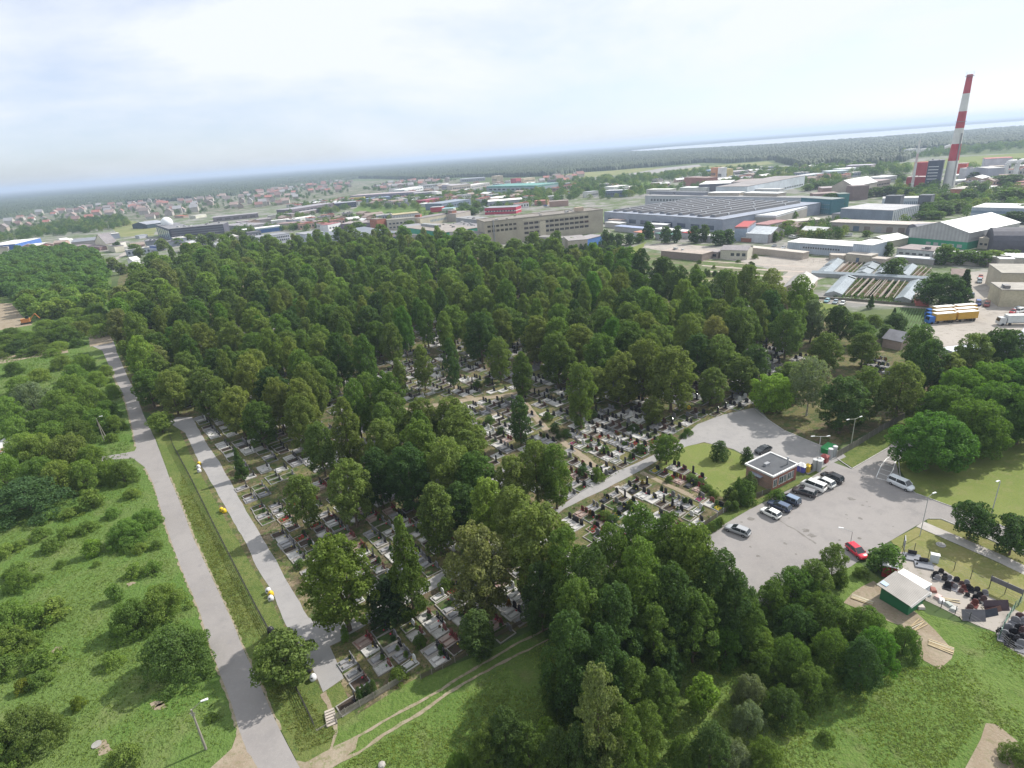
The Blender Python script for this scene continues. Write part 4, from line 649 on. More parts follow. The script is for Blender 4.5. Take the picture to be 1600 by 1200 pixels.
TEMPL = [grave_template(*a, seed=i) for i, a in enumerate([
    ('pale concrete', 'gravel', 'black granite', 'grey stone'), ('pink concrete', 'red begonias', 'black granite', None), ('grey stone', 'green ground cover', 'black granite', None), ('pale concrete', 'white pebbles', 'red granite', None, 2.6, 2.0),
    ('black granite', 'gravel', 'black granite', 'black granite', 2.6, 1.5), ('pale concrete', 'grass', 'grey granite', None, 3.2, 2.8), ('white', 'white pebbles', 'black granite', 'white', 3.0, 2.5, 2), ('grey stone', 'dark soil', 'brown granite', None, 2.6, 2.0, 1, 1),
    ('pale concrete', 'pink flowers', 'grey granite', None, 2.5, 1.8, 1, 1), ('pink concrete', 'pink gravel', 'red granite', 'pink concrete', 3.0, 2.4, 2), ('white', 'white pebbles', 'black granite', None, 2.8, 2.4, 1, 1), ('grey stone', 'gravel', 'grey granite', 'grey stone', 3.0, 2.6, 2, 1),
    ('pale concrete', 'dark soil', 'black granite', None, 2.8, 2.2, 1, 2), ('grey stone', 'yellow flowers', 'black granite', None, 2.6, 2.0), ('pale concrete', 'green ground cover', 'white marble', None, 2.6, 2.2), ('white', 'grass', 'white marble', 'white', 2.8, 2.0)])]
UA = rad(38); UX, UY = math.cos(UA), math.sin(UA)
GN = 'graves of the cemetery'
def grave(x, y, ti, flip=False, sc=1.0, lab=None):
    g, ph = TEMPL[ti]; e = empty('grave', (x, y, .03), UA + (math.pi if flip else 0) + GRW.uniform(-.05, .05)); e.scale = (sc, sc * GRW.uniform(.92, 1.08), 1)
    for nm, me in g.items(): link(nm, me, e)
    if GRW.random() < .55:
        c_ = link('shrub', KIND['bush'][GRW.randrange(5)][0], e, (GRW.uniform(.2, 1.2), GRW.choice([-1, 1]) * GRW.uniform(.6, 1.1), .1)); q_ = GRW.uniform(.14, .34); c_.scale = (q_, q_, q_ * GRW.uniform(1, 1.8)); c_.color = GRW.choice([(.06, .12, .03, 1), (.1, .17, .04, 1), (.04, .08, .03, 1), (.16, .1, .03, 1)])
    tag(e, lab, 'grave', GN)
    if not lab: REG.append((e, ph, x, y))
    GRAVES.append((x, y)); return e
GRAVES = []
paths = [W2(p) for p in ([(505, 1082), (535, 1062), (515, 1008), (540, 995), (600, 965), (670, 928), (800, 850), (900, 790), (955, 765), (1010, 735), (1055, 708), (1110, 694), (1170, 716), (1250, 730), (1310, 716), (1225, 670), (1184, 634), (1090, 660), (1020, 710), (860, 798), (720, 870), (600, 942), (535, 970), (484, 962), (440, 890), (345, 718), (300, 650), (262, 655)], [(998, 738), (1128, 808), (1132, 802), (1006, 736)], [(957, 760), (1060, 842), (1068, 838), (967, 760)], [(815, 630), (850, 675), (905, 715), (940, 745), (950, 740), (890, 692), (830, 630)],
    [(1045, 712), (1058, 700), (1100, 692), (1150, 706), (1180, 722), (1172, 745), (1205, 768), (1160, 785), (1100, 750), (1040, 720)], [(555, 635), (730, 620), (860, 600), (860, 610), (730, 632), (555, 648)], [(425, 780), (520, 730), (600, 695), (600, 705), (520, 740), (430, 788)])]
zones = [W2(p) for p in ([(520, 1008), (560, 985), (640, 942), (720, 898), (800, 868), (858, 905), (850, 960), (760, 1003), (690, 1038), (628, 1058), (556, 1108), (530, 1055)],
    [(434, 868), (480, 812), (560, 790), (640, 800), (735, 850), (700, 885), (600, 935), (535, 962), (488, 956)], [(388, 800), (375, 760), (420, 740), (520, 745), (560, 780), (470, 815), (432, 865), (405, 830)], [(300, 650), (330, 640), (380, 700), (400, 750), (380, 790), (345, 715)],
    [(957, 765), (1010, 737), (1150, 805), (1085, 845), (1000, 845)], [(895, 795), (957, 763), (1062, 842), (1000, 850), (930, 830)], [(868, 690), (905, 655), (990, 640), (1075, 665), (1050, 700), (950, 742)], [(1010, 735), (1048, 715), (1140, 760), (1170, 790), (1155, 805)], [(880, 730), (905, 722), (945, 750), (905, 775), (880, 765)],
    [(690, 600), (760, 570), (860, 590), (900, 640), (860, 690), (760, 690), (700, 650)], [(1100, 610), (1180, 600), (1180, 630), (1120, 645)], [(1345, 556), (1385, 556), (1390, 580), (1375, 590), (1352, 575)], [(590, 560), (680, 560), (700, 600), (620, 640)])]
cem = W2([(285, 650), (395, 890), (445, 985), (500, 1085), (556, 1112), (632, 1066), (760, 1005), (870, 958), (1000, 870), (1150, 800), (1180, 640), (1300, 600), (1200, 470), (1000, 420), (700, 400), (400, 400), (190, 470)])
ind = []; rest = []
ox, oy = P(505, 1082).x, P(505, 1082).y
for iu in range(-4, 110):
    for iv in range(-40, 110):
        u = 1.6 + iu * 3.05 + (iu // 2) * .9; v = iv * 2.3
        x = ox + UX * u - UY * v + GRW.uniform(-.15, .15); y = oy + UY * u + UX * v + GRW.uniform(-.15, .15)
        if not inpoly(x, y, cem): continue
        if any(inpoly(x, y, p) for p in paths): continue
        if any(min(abs(1), 1) and inpoly(x + a, y + b, p) for p in paths[:1] for a, b in ((1.1, 0), (-1.1, 0), (0, 1.1), (0, -1.1))): continue
        if any((x - a) ** 2 + (y - b) ** 2 < 1.3 ** 2 for a, b, _w in TREES): continue
        zi = [k for k, z in enumerate(zones) if inpoly(x, y, z)]
        if zi:
            if GRW.random() < (.96 if zi[0] in (0, 1, 4, 5, 6, 7) else .66): ind.append((x, y, iu, zi[0]))
        elif GRW.random() < .5: rest.append((x, y, iu))
ind.sort(key=lambda q: math.hypot(q[0], q[1])); print('graves', len(ind), 'rest', len(rest))
for x, y, iu, z in ind[:272]: grave(x, y, GRW.choice([0, 3, 5, 9, 10, 11, 14, 15, 2] if z in (9, 12) else [0, 0, 1, 2, 3, 4, 5, 6, 7, 8, 9, 10, 11, 11, 12, 13, 14, 15] if z in (4, 5, 6, 7) else [0, 0, 2, 3, 5, 5, 6, 7, 9, 10, 11, 12, 14, 15, 1]), False, GRW.uniform(.8, 1.02))
# the rest, glimpsed between the trees: one mass
def bake(name, lst, label):
    V_ = []; Fc = []; mi = []; mats = []; md = {}
    for x, y, ti, rz in lst:
        g, _ = TEMPL[ti]; M = Matrix.Translation((x, y, .03)) @ Matrix.Rotation(rz, 4, 'Z')
        for nm in ('kerb', 'bed', 'slab', 'headstone'):
            me = g.get(nm)
            if me is None or (nm == 'bed' and len(me.polygons) > 20): continue
            b0 = len(V_); V_ += [tuple(M @ v.co) for v in me.vertices]; mt = me.materials[0]
            if mt.name not in md: md[mt.name] = len(mats); mats.append(mt)
            for p in me.polygons: Fc.append(tuple(b0 + i for i in p.vertices)); mi.append(md[mt.name])
    me = bpy.data.meshes.new(name); me.from_pydata(V_, [], Fc)
    for m_ in mats: me.materials.append(m_)
    me.polygons.foreach_set('material_index', mi); me.update(); return tag(link(name, me), label, 'graves', kind='stuff')
rest += [(x, y, iu) for x, y, iu, z in ind[272:]]
bake('far_graves', [(x, y, GRW.choice([0, 2, 5, 6, 7, 10, 11, 12, 15]), UA) for x, y, iu in rest], 'uncounted graves glimpsed under the cemetery trees')
for x_, y_ in [(903, 803), (920, 795), (937, 786), (915, 815), (932, 806), (949, 797), (928, 827), (945, 819), (963, 808), (941, 838), (958, 830), (976, 820), (972, 842), (990, 832)]:
    p = P(x_, y_)
    if all((p.x - a) ** 2 + (p.y - b) ** 2 > 2.1 ** 2 for a, b in GRAVES): grave(p.x, p.y, GRW.choice([0, 1, 2, 5, 10, 12, 13]), False, .95)
# dark memorial slabs in the plot beyond the fence
for i in range(12): grave(*(lambda p: (p.x, p.y))(P(1350 + (i % 4) * 9 + (i // 4) * 4, 560 + (i // 4) * 9 + (i % 4) * 1.5)), [4, 0, 4, 11][i % 4])

# low planting and litter between the plots: uncountable
tufts('grave_plants', [(285, 650), (395, 890), (505, 1060), (556, 1112), (632, 1066), (850, 960), (1000, 870), (1150, 800), (1180, 690), (1200, 600), (1000, 560), (700, 520), (400, 600)], 9000, .3, .5, (.055, .1, .03), 'low garden plants and ferns growing between the graves', 12, lambda x, y: not any(inpoly(x, y, p) for p in paths))
# ------------------------------------------------------------------ vehicles
TYRE = plain((.02, .02, .02), .8); RIM = plain((.35, .35, .36), .35, .7); GL = glassmat((.02, .025, .03)); LAMPR = plain((.4, .02, .02), .3); LAMPW = plain((.75, .75, .75), .2); TRIM = plain((.03, .03, .03), .5)
CARS = {
 #        length width  body stations (x, bottom, belt height, half width) ; greenhouse (x, z) outline ; height
 'hatch': (4.1, 1.74, [(-2.05, .45, .62, .62), (-1.95, .3, .86, .78), (-1.2, .25, .93, .86), (1.2, .25, .93, .87), (1.75, .28, .82, .82), (2.0, .32, .66, .66)], [(-1.98, .9), (-1.62, 1.44), (.15, 1.5), (1.12, .93)], 1.5),
 'wagon': (4.75, 1.8, [(-2.37, .45, .66, .68), (-2.28, .3, .9, .82), (-1.3, .25, .95, .89), (1.2, .25, .95, .9), (2.0, .28, .84, .84), (2.34, .34, .66, .66)], [(-2.28, .92), (-1.85, 1.42), (.1, 1.48), (1.12, .94)], 1.48),
 'suv': (4.6, 1.86, [(-2.3, .5, .75, .74), (-2.22, .38, 1.05, .86), (-1.3, .33, 1.08, .92), (1.25, .33, 1.08, .93), (2.0, .36, .98, .88), (2.28, .42, .78, .7)], [(-2.2, 1.06), (-1.85, 1.66), (.3, 1.72), (1.2, 1.07)], 1.72),
 'saloon': (4.55, 1.78, [(-2.27, .45, .68, .68), (-2.18, .3, .93, .8), (-1.3, .25, .97, .88), (1.2, .25, .94, .89), (1.95, .28, .83, .83), (2.25, .34, .66, .66)], [(-1.85, .96), (-1.15, 1.4), (.1, 1.44), (1.12, .94)], 1.44),
 'van': (4.95, 1.9, [(-2.47, .45, .9, .8), (-2.42, .3, 1.22, .9), (-1.3, .28, 1.25, .95), (1.35, .28, 1.25, .95), (2.1, .3, 1.05, .88), (2.45, .36, .74, .72)], [(-2.43, 1.22), (-2.3, 1.86), (1.0, 1.94), (1.75, 1.2)], 1.94)}
CM = {}
def car_meshes(kind, col, roofcol=None):
    key = (kind, col)
    if key in CM: return CM[key]
    Lc, Wc, st, gh, H = CARS[kind]; paint = plain(col, .25, .0, .06); paint.node_tree.nodes['Principled BSDF'].inputs['Coat Weight'].default_value = .6
    mb = MB(); n = 10; vs_ = []
    for x, zb, zt, w in st:
        vs_ += [(x, -w * .86, zb), (x, -w, zb + .14), (x, -w, zt - .2), (x, -w * .95, zt - .04), (x, -w * .82, zt), (x, w * .82, zt), (x, w * .95, zt - .04), (x, w, zt - .2), (x, w, zb + .14), (x, w * .86, zb)]
    fs = [(k * n + i, k * n + (i + 1) % n, (k + 1) * n + (i + 1) % n, (k + 1) * n + i) for k in range(len(st) - 1) for i in range(n)] + [tuple(range(n - 1, -1, -1)), tuple(range((len(st) - 1) * n, len(st) * n))]
    mb.add(vs_, [tuple(reversed(f)) for f in fs]); body = mb.mesh('body', paint, True)
    wb = Wc / 2 * .93; wt = Wc / 2 * .74; g = MB()
    pts = gh; v2 = [(x, -(wb if z < 1.3 * gh[0][1] and i in (0, 3) else wt), z) for i, (x, z) in enumerate(pts)]; v2 = v2 + [(x, -y, z) for x, y, z in v2]
    g.add(v2, [(3, 2, 1, 0), (4, 5, 6, 7), (0, 1, 5, 4), (1, 2, 6, 5), (2, 3, 7, 6), (3, 0, 4, 7)]); glass = g.mesh('windows', GL)
    r = MB(); (x0, z0), (x1, z1), (x2, z2), (x3, z3) = pts
    r.add([(x1 - .05, -wt - .02, z1 - .03), (x2 + .05, -wt - .02, z2 - .03), (x2 + .05, wt + .02, z2 - .03), (x1 - .05, wt + .02, z1 - .03), (x1 + .05, -wt + .06, z1 + .04), (x2 - .1, -wt + .06, z2 + .04), (x2 - .1, wt - .06, z2 + .04), (x1 + .05, wt - .06, z1 + .04)],
          [(0, 3, 2, 1), (4, 5, 6, 7), (0, 1, 5, 4), (1, 2, 6, 5), (2, 3, 7, 6), (3, 0, 4, 7)])
    for s in (-1, 1):                                  # pillars
        for (a, b) in (((x0, z0), (x1, z1)), ((x3, z3), (x2, z2)), ((x1 + (x2 - x1) * .52, z0), (x1 + (x2 - x1) * .5, (z1 + z2) / 2))) + ((((x1 + .1, z0), (x1 + .12, z1)),) if kind in ('wagon', 'van', 'suv') else ()):
            r.tube((a[0], s * (wb + .005), a[1]), (b[0], s * (wt + .01), b[1]), .045, .04, 4)
    roof = r.mesh('roof', plain(roofcol or col, .25, 0, .06))
    wm = MB().tube((0, -.11, 0), (0, .11, 0), .32, .32, 14).mesh('wheel', TYRE); rm = MB().tube((0, -.118, 0), (0, .118, 0), .19, .19, 10).mesh('rim', RIM)
    tl = MB().cbox(0, 0, 0, .08, .2, .2).mesh('tail_light', LAMPR); hl = MB().cbox(0, 0, 0, .14, .32, .13).mesh('headlight', LAMPW)
    mir = MB().cbox(0, 0, 0, .12, .16, .12).mesh('mirror', plain(col, .3, 0, .06)); pl = MB().cbox(0, 0, 0, .02, .5, .11).mesh('number_plate', plain((.7, .7, .68), .5)); bp = MB().cbox(0, 0, 0, .1, Wc * .8, .12).mesh('bumper', TRIM)
    CM[key] = (body, glass, roof, wm, rm, tl, hl, mir, pl, bp); return CM[key]
def car(kind, front, rear, col, label, name='parked_car', cat='car', group='cars parked along the verge', roofcol=None, z=.06):
    a, b = P(*front), P(*rear); c = (a + b) / 2; d = a - b; body, glass, roof, wm, rm, tl, hl, mir, pl, bp = car_meshes(kind, col, roofcol); Lc, Wc, st, gh, H = CARS[kind]
    e = empty(name, (c.x, c.y, z), math.atan2(d.y, d.x), label, cat, group)
    link('body', body, e); link('windows', glass, e); link('roof', roof, e)
    for sx in (-Lc * .3, Lc * .32):
        for sy in (-1, 1):
            w = link('wheel', wm, e, (sx, sy * (Wc / 2 - .1), .32)); link('rim', rm, w)
    for sy in (-1, 1):
        link('tail_light', tl, e, (st[1][0] + .03, sy * (st[1][3] - .12), st[1][2] - .2)); link('headlight', hl, e, (st[-1][0] - .1, sy * (st[-1][3] - .14), st[-1][2] - .08)); link('mirror', mir, e, (gh[3][0] - .25, sy * (Wc / 2 + .06), gh[3][1] + .08))
    link('number_plate', pl, e, (st[0][0] - .01, 0, st[0][1] + .14)); link('bumper', bp, e, (st[0][0] + .02, 0, st[0][1] - .02)); return e
WHT = (.78, .78, .77)
car('wagon', (1137, 827), (1167, 838), (.33, .34, .36), 'silver estate car, last of the parked row, nearest the trees')
car('hatch', (1190, 799), (1217, 812), WHT, 'white hatchback in the row, beside the silver estate car')
car('wagon', (1201, 788), (1233, 801), (.025, .035, .07), 'dark blue estate car right beside the white hatchback', roofcol=(.1, .13, .2))
car('suv', (1217, 779), (1247, 791), (.02, .032, .06), 'dark blue car with a pale blue roof, by the bush', roofcol=(.2, .26, .36))
car('wagon', (1241, 768), (1272, 777), (.05, .042, .045), 'dark brown estate car between the bush and the white van', roofcol=(.2, .2, .21))
car('van', (1253, 757), (1288, 770), WHT, 'white minibus parked nose to the verge in the row', 'parked_van', 'van')
car('suv', (1273, 752), (1300, 764), (.6, .61, .6), 'pale car tucked between the white minibus and the black car')
car('suv', (1284, 744), (1315, 757), (.012, .013, .018), 'large black car at the gate end of the row')
car('saloon', (1184, 709), (1200, 703), (.03, .035, .04), 'dark car half hidden behind the brick gatehouse', group=None)
car('van', (1425, 769), (1389, 753), (.68, .71, .74), 'white minibus parked alone beside the lawn kerb', 'parked_van', 'van', None)
car('hatch', (1350, 876), (1326, 856), (.55, .02, .045), 'bright red car at the near edge of the forecourt', group=None)
for f, r, c, l in (((1287, 476), (1297, 468), (.3, .5, .55), 'turquoise car on the grass, left of three'), ((1301, 478), (1309, 470), (.35, .42, .48), 'grey blue car on the grass, middle of three'), ((1312, 480), (1320, 472), (.7, .7, .68), 'white car on the grass, right of three')): car('hatch', f, r, c, l, group='cars on the grass behind the cemetery', z=.05)
def lorry(front, rear, L, cabcol, boxcol, topcol, label, trailer=0, name='lorry', group=None, H=3.7):
    a, b = P(*front), P(*rear); d = a - b; e = empty(name, (a.x, a.y, .05), math.atan2(d.y, d.x), label, 'lorry', group)
    mb = MB(); mb.add([(-2.2, -1.2, .5), (0, -1.2, .5), (0, 1.2, .5), (-2.2, 1.2, .5), (-2.2, -1.2, 2.9), (-.35, -1.15, 2.9), (-.35, 1.15, 2.9), (-2.2, 1.2, 2.9), (-.02, -1.2, 1.5), (-.02, 1.2, 1.5)], [(3, 2, 1, 0), (4, 5, 6, 7), (0, 1, 8, 5, 4), (1, 2, 9, 8), (8, 9, 6, 5), (2, 3, 7, 6, 9), (3, 0, 4, 7)]).build('cab', plain(cabcol, .35), e)
    MB().add([(.0, -1.05, 1.6), (.0, 1.05, 1.6), (-.27, 1.0, 2.7), (-.27, -1.0, 2.7)], [(0, 1, 2, 3)]).build('windscreen', GL, e)
    x = -2.5
    for k in range(1 + trailer):
        MB().box(x - L, x, -1.25, 1.25, 1.1, H).build('cargo_box' if k == 0 else 'trailer', plain(boxcol, .5), e); MB().box(x - L - .02, x + .02, -1.27, 1.27, H, H + .06).build('cargo_roof', plain(topcol, .6), e); MB().box(x - L, x, -.5, .5, .7, 1.1).build('chassis', TRIM, e)
        for wx in (x - 1, x - L + 1.2, x - L + 2.3):
            for s in (-1, 1): MB().tube((wx, s * 1.0, .5), (wx, s * 1.25, .5), .5, .5, 12).build('wheel', TYRE, e)
        x -= L + .8
    for s in (-1, 1): MB().tube((-1.2, s * .95, .5), (-1.2, s * 1.2, .5), .5, .5, 12).build('wheel', TYRE, e)
    return e
YEL = (.52, .31, .05)
for i, l in enumerate(('nearest the camera, with a blue cab', 'between the other two', 'farthest from the camera')): lorry((1447, 506 - i * 5.5), (1524, 500 - i * 5.5), 7.5, (.03, .13, .42), YEL, (.75, .75, .72), 'yellow sided lorry with trailer, ' + l, 1, group='yellow lorries side by side')
lorry((1557, 508), (1610, 507), 12, (.6, .62, .63), (.62, .65, .66), (.7, .71, .7), 'white lorry at the right edge of the yard')
for (f, r, k, c, l) in [((1576, 493), (1590, 486), 'saloon', (.35, .02, .03), 'dark red car in the lorry yard'), ((1585, 491), (1600, 487), 'van', WHT, 'white car behind the dark red one'), ((1584, 487), (1596, 483), 'saloon', (.45, .52, .6), 'pale blue car at the back of the yard'), ((1559, 448), (1559, 440), 'van', WHT, 'white van beside the beige workshop wall'), ((1560, 464), (1559, 456), 'van', (.05, .1, .25), 'blue van in the shade of the beige workshop'),
                        ((1528, 480), (1528, 473), 'van', (.04, .06, .22), 'small dark blue lorry near the big tree'), ((1540, 482), (1543, 475), 'van', (.25, .06, .05), 'small brown lorry next to the dark blue one'), ((1530, 445), (1530, 438), 'van', (.35, .4, .42), 'grey van by the conifer'), ((1532, 437), (1532, 432), 'saloon', (.5, .1, .06), 'orange red car by the conifer'), ((1518, 468), (1518, 461), 'suv', (.04, .07, .07), 'dark green car under the conifer'),
                        ((1219, 390), (1228, 387), 'hatch', (.6, .62, .65), 'pale car beside the long beige wall'), ((1205, 387), (1214, 384), 'saloon', (.25, .27, .3), 'grey car by the long white hall')]: car(k, f, r, c, l, group='vehicles in the works yards', z=.05)
lorry((1219, 456), (1203, 452), 4.5, (.75, .75, .74), (.75, .75, .74), (.8, .8, .8), 'white box lorry beside the gabled garden house', H=3)
e = lorry((-22, 730), (22, 700), 9.5, (.6, .6, .6), (.72, .72, .72), (.76, .76, .76), 'white lorry with red lettering cut by the left edge', H=3.4)
mb = MB()
for k in range(9):
    if k in (4,): continue
    for s_ in (-1, 1): mb.box(-10.6 + k * .8, -10.1 + k * .8, min(s_ * 1.25, s_ * 1.27), max(s_ * 1.25, s_ * 1.27), 1.9, 2.1).box(-10.6 + k * .8, -10.45 + k * .8, min(s_ * 1.25, s_ * 1.275), max(s_ * 1.25, s_ * 1.275), 1.9, 2.7).box(-10.25 + k * .8, -10.1 + k * .8, min(s_ * 1.25, s_ * 1.275), max(s_ * 1.25, s_ * 1.275), 2.1 + .3 * (k % 2), 2.7)
mb.build('lettering', plain((.5, .04, .04), .5), e)
# ------------------------------------------------------------------ buildings
BR = random.Random(5)
def bld(name, label, Lp, Rp, h, d, wall, roof, rtype='flat', win=None, top=True, rise=None, rmat=None, wmat=None, band=None, doors=0, wcol=(.04, .05, .065), group=None, cat='building', roofbits=0, side=None, over=.15, rslab=.35):
    nm_ = name; A = P(*Lp, h if top else 0); B = P(*Rp, h if top else 0); w = (B - A).length; rz = math.atan2(B.y - A.y, B.x - A.x)
    if isinstance(d, tuple): C = P(*d, h if top else 0); nn = Vector((-math.sin(rz), math.cos(rz), 0)); d = max(3, (C - B).dot(nn))
    e = empty(name, (A.x, A.y, 0), rz, label, cat, group); wm = wmat or plain(wall, .8); rm = rmat or plain(roof, .8, 0, .3, .5)
    mb = MB()
    if rtype in ('gable', 'gablex'):
        rise = rise or (d if rtype == 'gable' else w) * .2
        if rtype == 'gable': mb.box(0, w, 0, d, -.2, h).add([(0, 0, h), (0, d, h), (0, d / 2, h + rise), (w, 0, h), (w, d, h), (w, d / 2, h + rise)], [(0, 2, 1), (3, 4, 5)])
        else: mb.box(0, w, 0, d, -.2, h).add([(0, 0, h), (w, 0, h), (w / 2, 0, h + rise), (0, d, h), (w, d, h), (w / 2, d, h + rise)], [(0, 1, 2), (4, 3, 5)])
        mb.build('wall', wm, e); r = MB(); o = .35; t = .14
        if rtype == 'gable': pr = [(-o, h - o * rise / (d / 2)), (d / 2, h + rise), (d + o, h - o * rise / (d / 2))]; r.add([(x, y, z + .01 + k * t) for x in (-o, w + o) for y, z in pr for k in (0, 1)], [(0, 2, 8, 6), (2, 4, 10, 8), (1, 7, 9, 3), (3, 9, 11, 5), (0, 1, 3, 2), (2, 3, 5, 4), (6, 8, 9, 7), (8, 10, 11, 9), (0, 6, 7, 1), (4, 5, 11, 10)])
        else: pr = [(-o, h - o * rise / (w / 2)), (w / 2, h + rise), (w + o, h - o * rise / (w / 2))]; r.add([(x, y, z + .01 + k * t) for y in (-o, d + o) for x, z in pr for k in (0, 1)], [(0, 6, 8, 2), (2, 8, 10, 4), (1, 3, 9, 7), (3, 5, 11, 9), (0, 2, 3, 1), (2, 4, 5, 3), (6, 7, 9, 8), (8, 9, 11, 10), (0, 1, 7, 6), (4, 10, 11, 5)])
        rf = r.build('roof', rm, e)
    elif rtype == 'arch':
        n = 9; pr = [(d / 2 - d / 2 * math.cos(math.pi * i / n), h * .35 + h * .75 * math.sin(math.pi * i / n)) for i in range(n + 1)]
        mb.add([(x, y, z) for x in (0, w) for y, z in [(0, -.2)] + pr + [(d, -.2)]], [tuple(range(n + 2, -1, -1)), tuple(range(n + 3, 2 * n + 6))]); mb.build('wall', wm, e)
        r = MB(); r.add([(x, y, z + .02) for x in (-.2, w + .2) for y, z in [(0, -.2)] + pr + [(d, -.2)]], [(i, i + 1, n + 4 + i, n + 3 + i) for i in range(n + 2)]); rf = r.build('roof', rm, e)
    else:
        mb.box(0, w, 0, d, -.2, h - rslab); mb.build('wall', wm, e); r = MB().box(-over, w + over, -over, d + over, h - rslab, h)
        if rtype == 'parapet': r.box(-over, w + over, -over, .25, h, h + .5, 1).box(-over, w + over, d - .25, d + over, h, h + .5, 1).box(-over, .25, .25, d - .25, h, h + .498, 1).box(w - .25, w + over, .25, d - .25, h, h + .498, 1)
        rf = r.build('roof', [rm, wm], e)
    for i in range(roofbits):
        q = BR.uniform(.8, 2.6); MB().cbox(0, 0, q * .3, q, q * BR.uniform(.6, 1.6), q * .6).build('roof_vent', plain(BR.choice([(.3, .3, .31), (.45, .45, .44), (.18, .17, .17)]), .7), rf, (BR.uniform(.08, .92) * w, BR.uniform(.15, .85) * d, h))
    if band:
        for z0, z1, c in band:
            bm_ = MB().box(-.03, w + .03, -.04, d + .03, z0, z1)
            bm_.build('painted_band', plain(c, .6), e)
    gm = glassmat(wcol); fr = plain((.5, .5, .49), .7)
    if win:
        for (ty, z0, wh, a, b, n) in win:            # ty: 'rib' one long strip; 'row' n separate windows between a and b (fractions)
            x0, x1 = a * w, b * w
            if ty == 'rib': MB().box(x0, x1, -.06, .02, z0, z0 + wh).build('window_strip', gm, e)
            else:
                st = (x1 - x0) / n; ww = st * (.82 if nm_ == 'factory_block' else .62); me = MB().box(0, ww, -.05, .02, 0, wh).mesh('window', gm); fm = MB().box(-.08, ww + .08, -.09, .0, -.12, 0).mesh('sill', fr)
                for i in range(n): q = link('window', me, e, (x0 + st * (i + .19), 0, z0)); link('sill', fm, q)
    if side:
        for (z0, wh, n) in side:
            st = d / n; ww = st * .6; me = MB().box(-.02, .05, 0, ww, 0, wh).mesh('window', gm)
            for i in range(n): link('window', me, e, (w, st * (i + .2), z0))
    for i in range(doors):
        dw = min(4., w * .12); MB().box(0, dw, -.07, .02, 0, min(3.6, h * .62)).build('door', plain(BR.choice([(.2, .16, .14), (.32, .33, .34), (.1, .14, .2)]), .6), e, ((i + .5) / doors * w - dw / 2, 0, 0))
    return e
LG_, WH_, BG_, PG_, DG_ = (.42, .43, .45), (.72, .73, .73), (.42, .37, .3), (.3, .28, .28), (.12, .13, .15)
IG = 'halls and offices of the industrial quarter'
B = lambda nm, lab, *a, **k: bld(nm, lab, *a, group=IG, **k)
row = lambda z, h, n, a=.04, b=.96: ('row', z, h, a, b, n)
rib = lambda z, h, a=.02, b=.98: ('rib', z, h, a, b, 1)
# left edge to centre
B('warehouse', 'blue walled warehouse with a white roof at the left edge', (23, 381), (63, 371.5), 8, 34, (.08, .17, .48), (.7, .72, .72), rmat=ribbed((.7, .72, .72), 1.5), band=[(0, 1.5, (.5, .52, .6))])
B('shed', 'low pale grey shed in front of the blue warehouse', (9, 393), (34, 391), 4, 9, (.33, .33, .38), (.4, .4, .45), doors=2)
B('shed', 'small light shed with a grey roof beside the lowest left trees', (0, 410), (14, 407), 3, 7, (.4, .38, .36), (.3, .29, .3))
B('barn', 'small white gabled barn near the light green wood', (87, 377), (99, 377), 5, 9, WH_, (.75, .75, .74), 'gablex', rise=3)
B('shed', 'small cream shed right of the white barn', (101, 376), (108, 376), 4, 6, (.6, .57, .5), (.6, .6, .58), 'gablex')
B('warehouse', 'long dark grey roofed works with broken cream walls', (111, 379), (160, 374), 6, 30, (.36, .34, .33), (.2, .21, .24), 'gable', rise=2.5, rmat=ribbed((.2, .215, .25), 2))
B('workshop', 'cream walled workshop right of the grey roofed works', (148, 378), (166, 381), 6.5, 11, (.68, .64, .5), (.25, .23, .24), 'gablex')
B('workshop', 'cream flat workshop standing next to another cream one', (167, 383), (178, 385), 6.5, 9, (.7, .66, .55), (.2, .19, .2)); B('shed', 'white wedge shaped shed beside the leaning trees', (180, 380), (196, 377), 6, 10, (.66, .64, .6), (.24, .22, .23))
B('shed', 'low purple roofed row with a red wall patch behind the wood', (110, 384), (155, 386), 4, 12, (.3, .2, .2), (.24, .19, .2))
B('hangar', 'dark blue green gabled hangar alone in the field', (206, 351), (229, 351), 6, 28, (.035, .06, .08), (.33, .35, .4), 'gablex', rise=3.5)
B('office_block', 'dark grey office block striped with window bands', (265, 357.5), (348, 350), 15, 30, (.085, .085, .115), (.22, .22, .23), win=[rib(1.5 + i * 2.6, 1.1, .01, .99) for i in range(5)], wcol=(.16, .17, .2), roofbits=9)
B('office_block', 'dark end wing of the striped grey office block', (243, 351), (264, 358), 14.5, 24, (.06, .075, .11), (.2, .2, .22), win=[row(1, 11, 6)], wcol=(.2, .3, .42))
q = P(262, 352, 14); e = empty('radar_dome', (q.x, q.y, 13), 0, 'big white ball shaped dome on the striped office block', 'dome'); MB().tube((0, 0, -13), (0, 0, .5), 4.5, 4.5, 16).build('base', plain((.4, .4, .42)), e); MB().lathe([(7 * math.cos(t), 4.2 + 7 * math.sin(t)) for t in np.linspace(-.6, 1.5, 12)], 24).build('dome', plain((.66, .68, .7), .5, 0, .08, .5), e, smooth=True)
B('shop', 'little blue and white shop below the dark office wing', (231, 384), (246, 385), 4.5, 8, (.5, .55, .7), (.12, .14, .2), band=[(2.6, 4.0, (.05, .12, .4))])
B('shed', 'small pale shed left of the dark office wing', (217, 368), (230, 366), 4, 9, (.45, .47, .52), (.3, .33, .4)); B('shed', 'low white wall like shed behind the blue shop', (233, 375), (244, 373), 4, 8, (.6, .6, .6), (.33, .33, .36))
e = B('tent', 'white peaked tent left of the orange covered roof', (199, 407), (207, 407), 4, 7, WH_, (.8, .8, .78), 'gablex', rise=2.5)
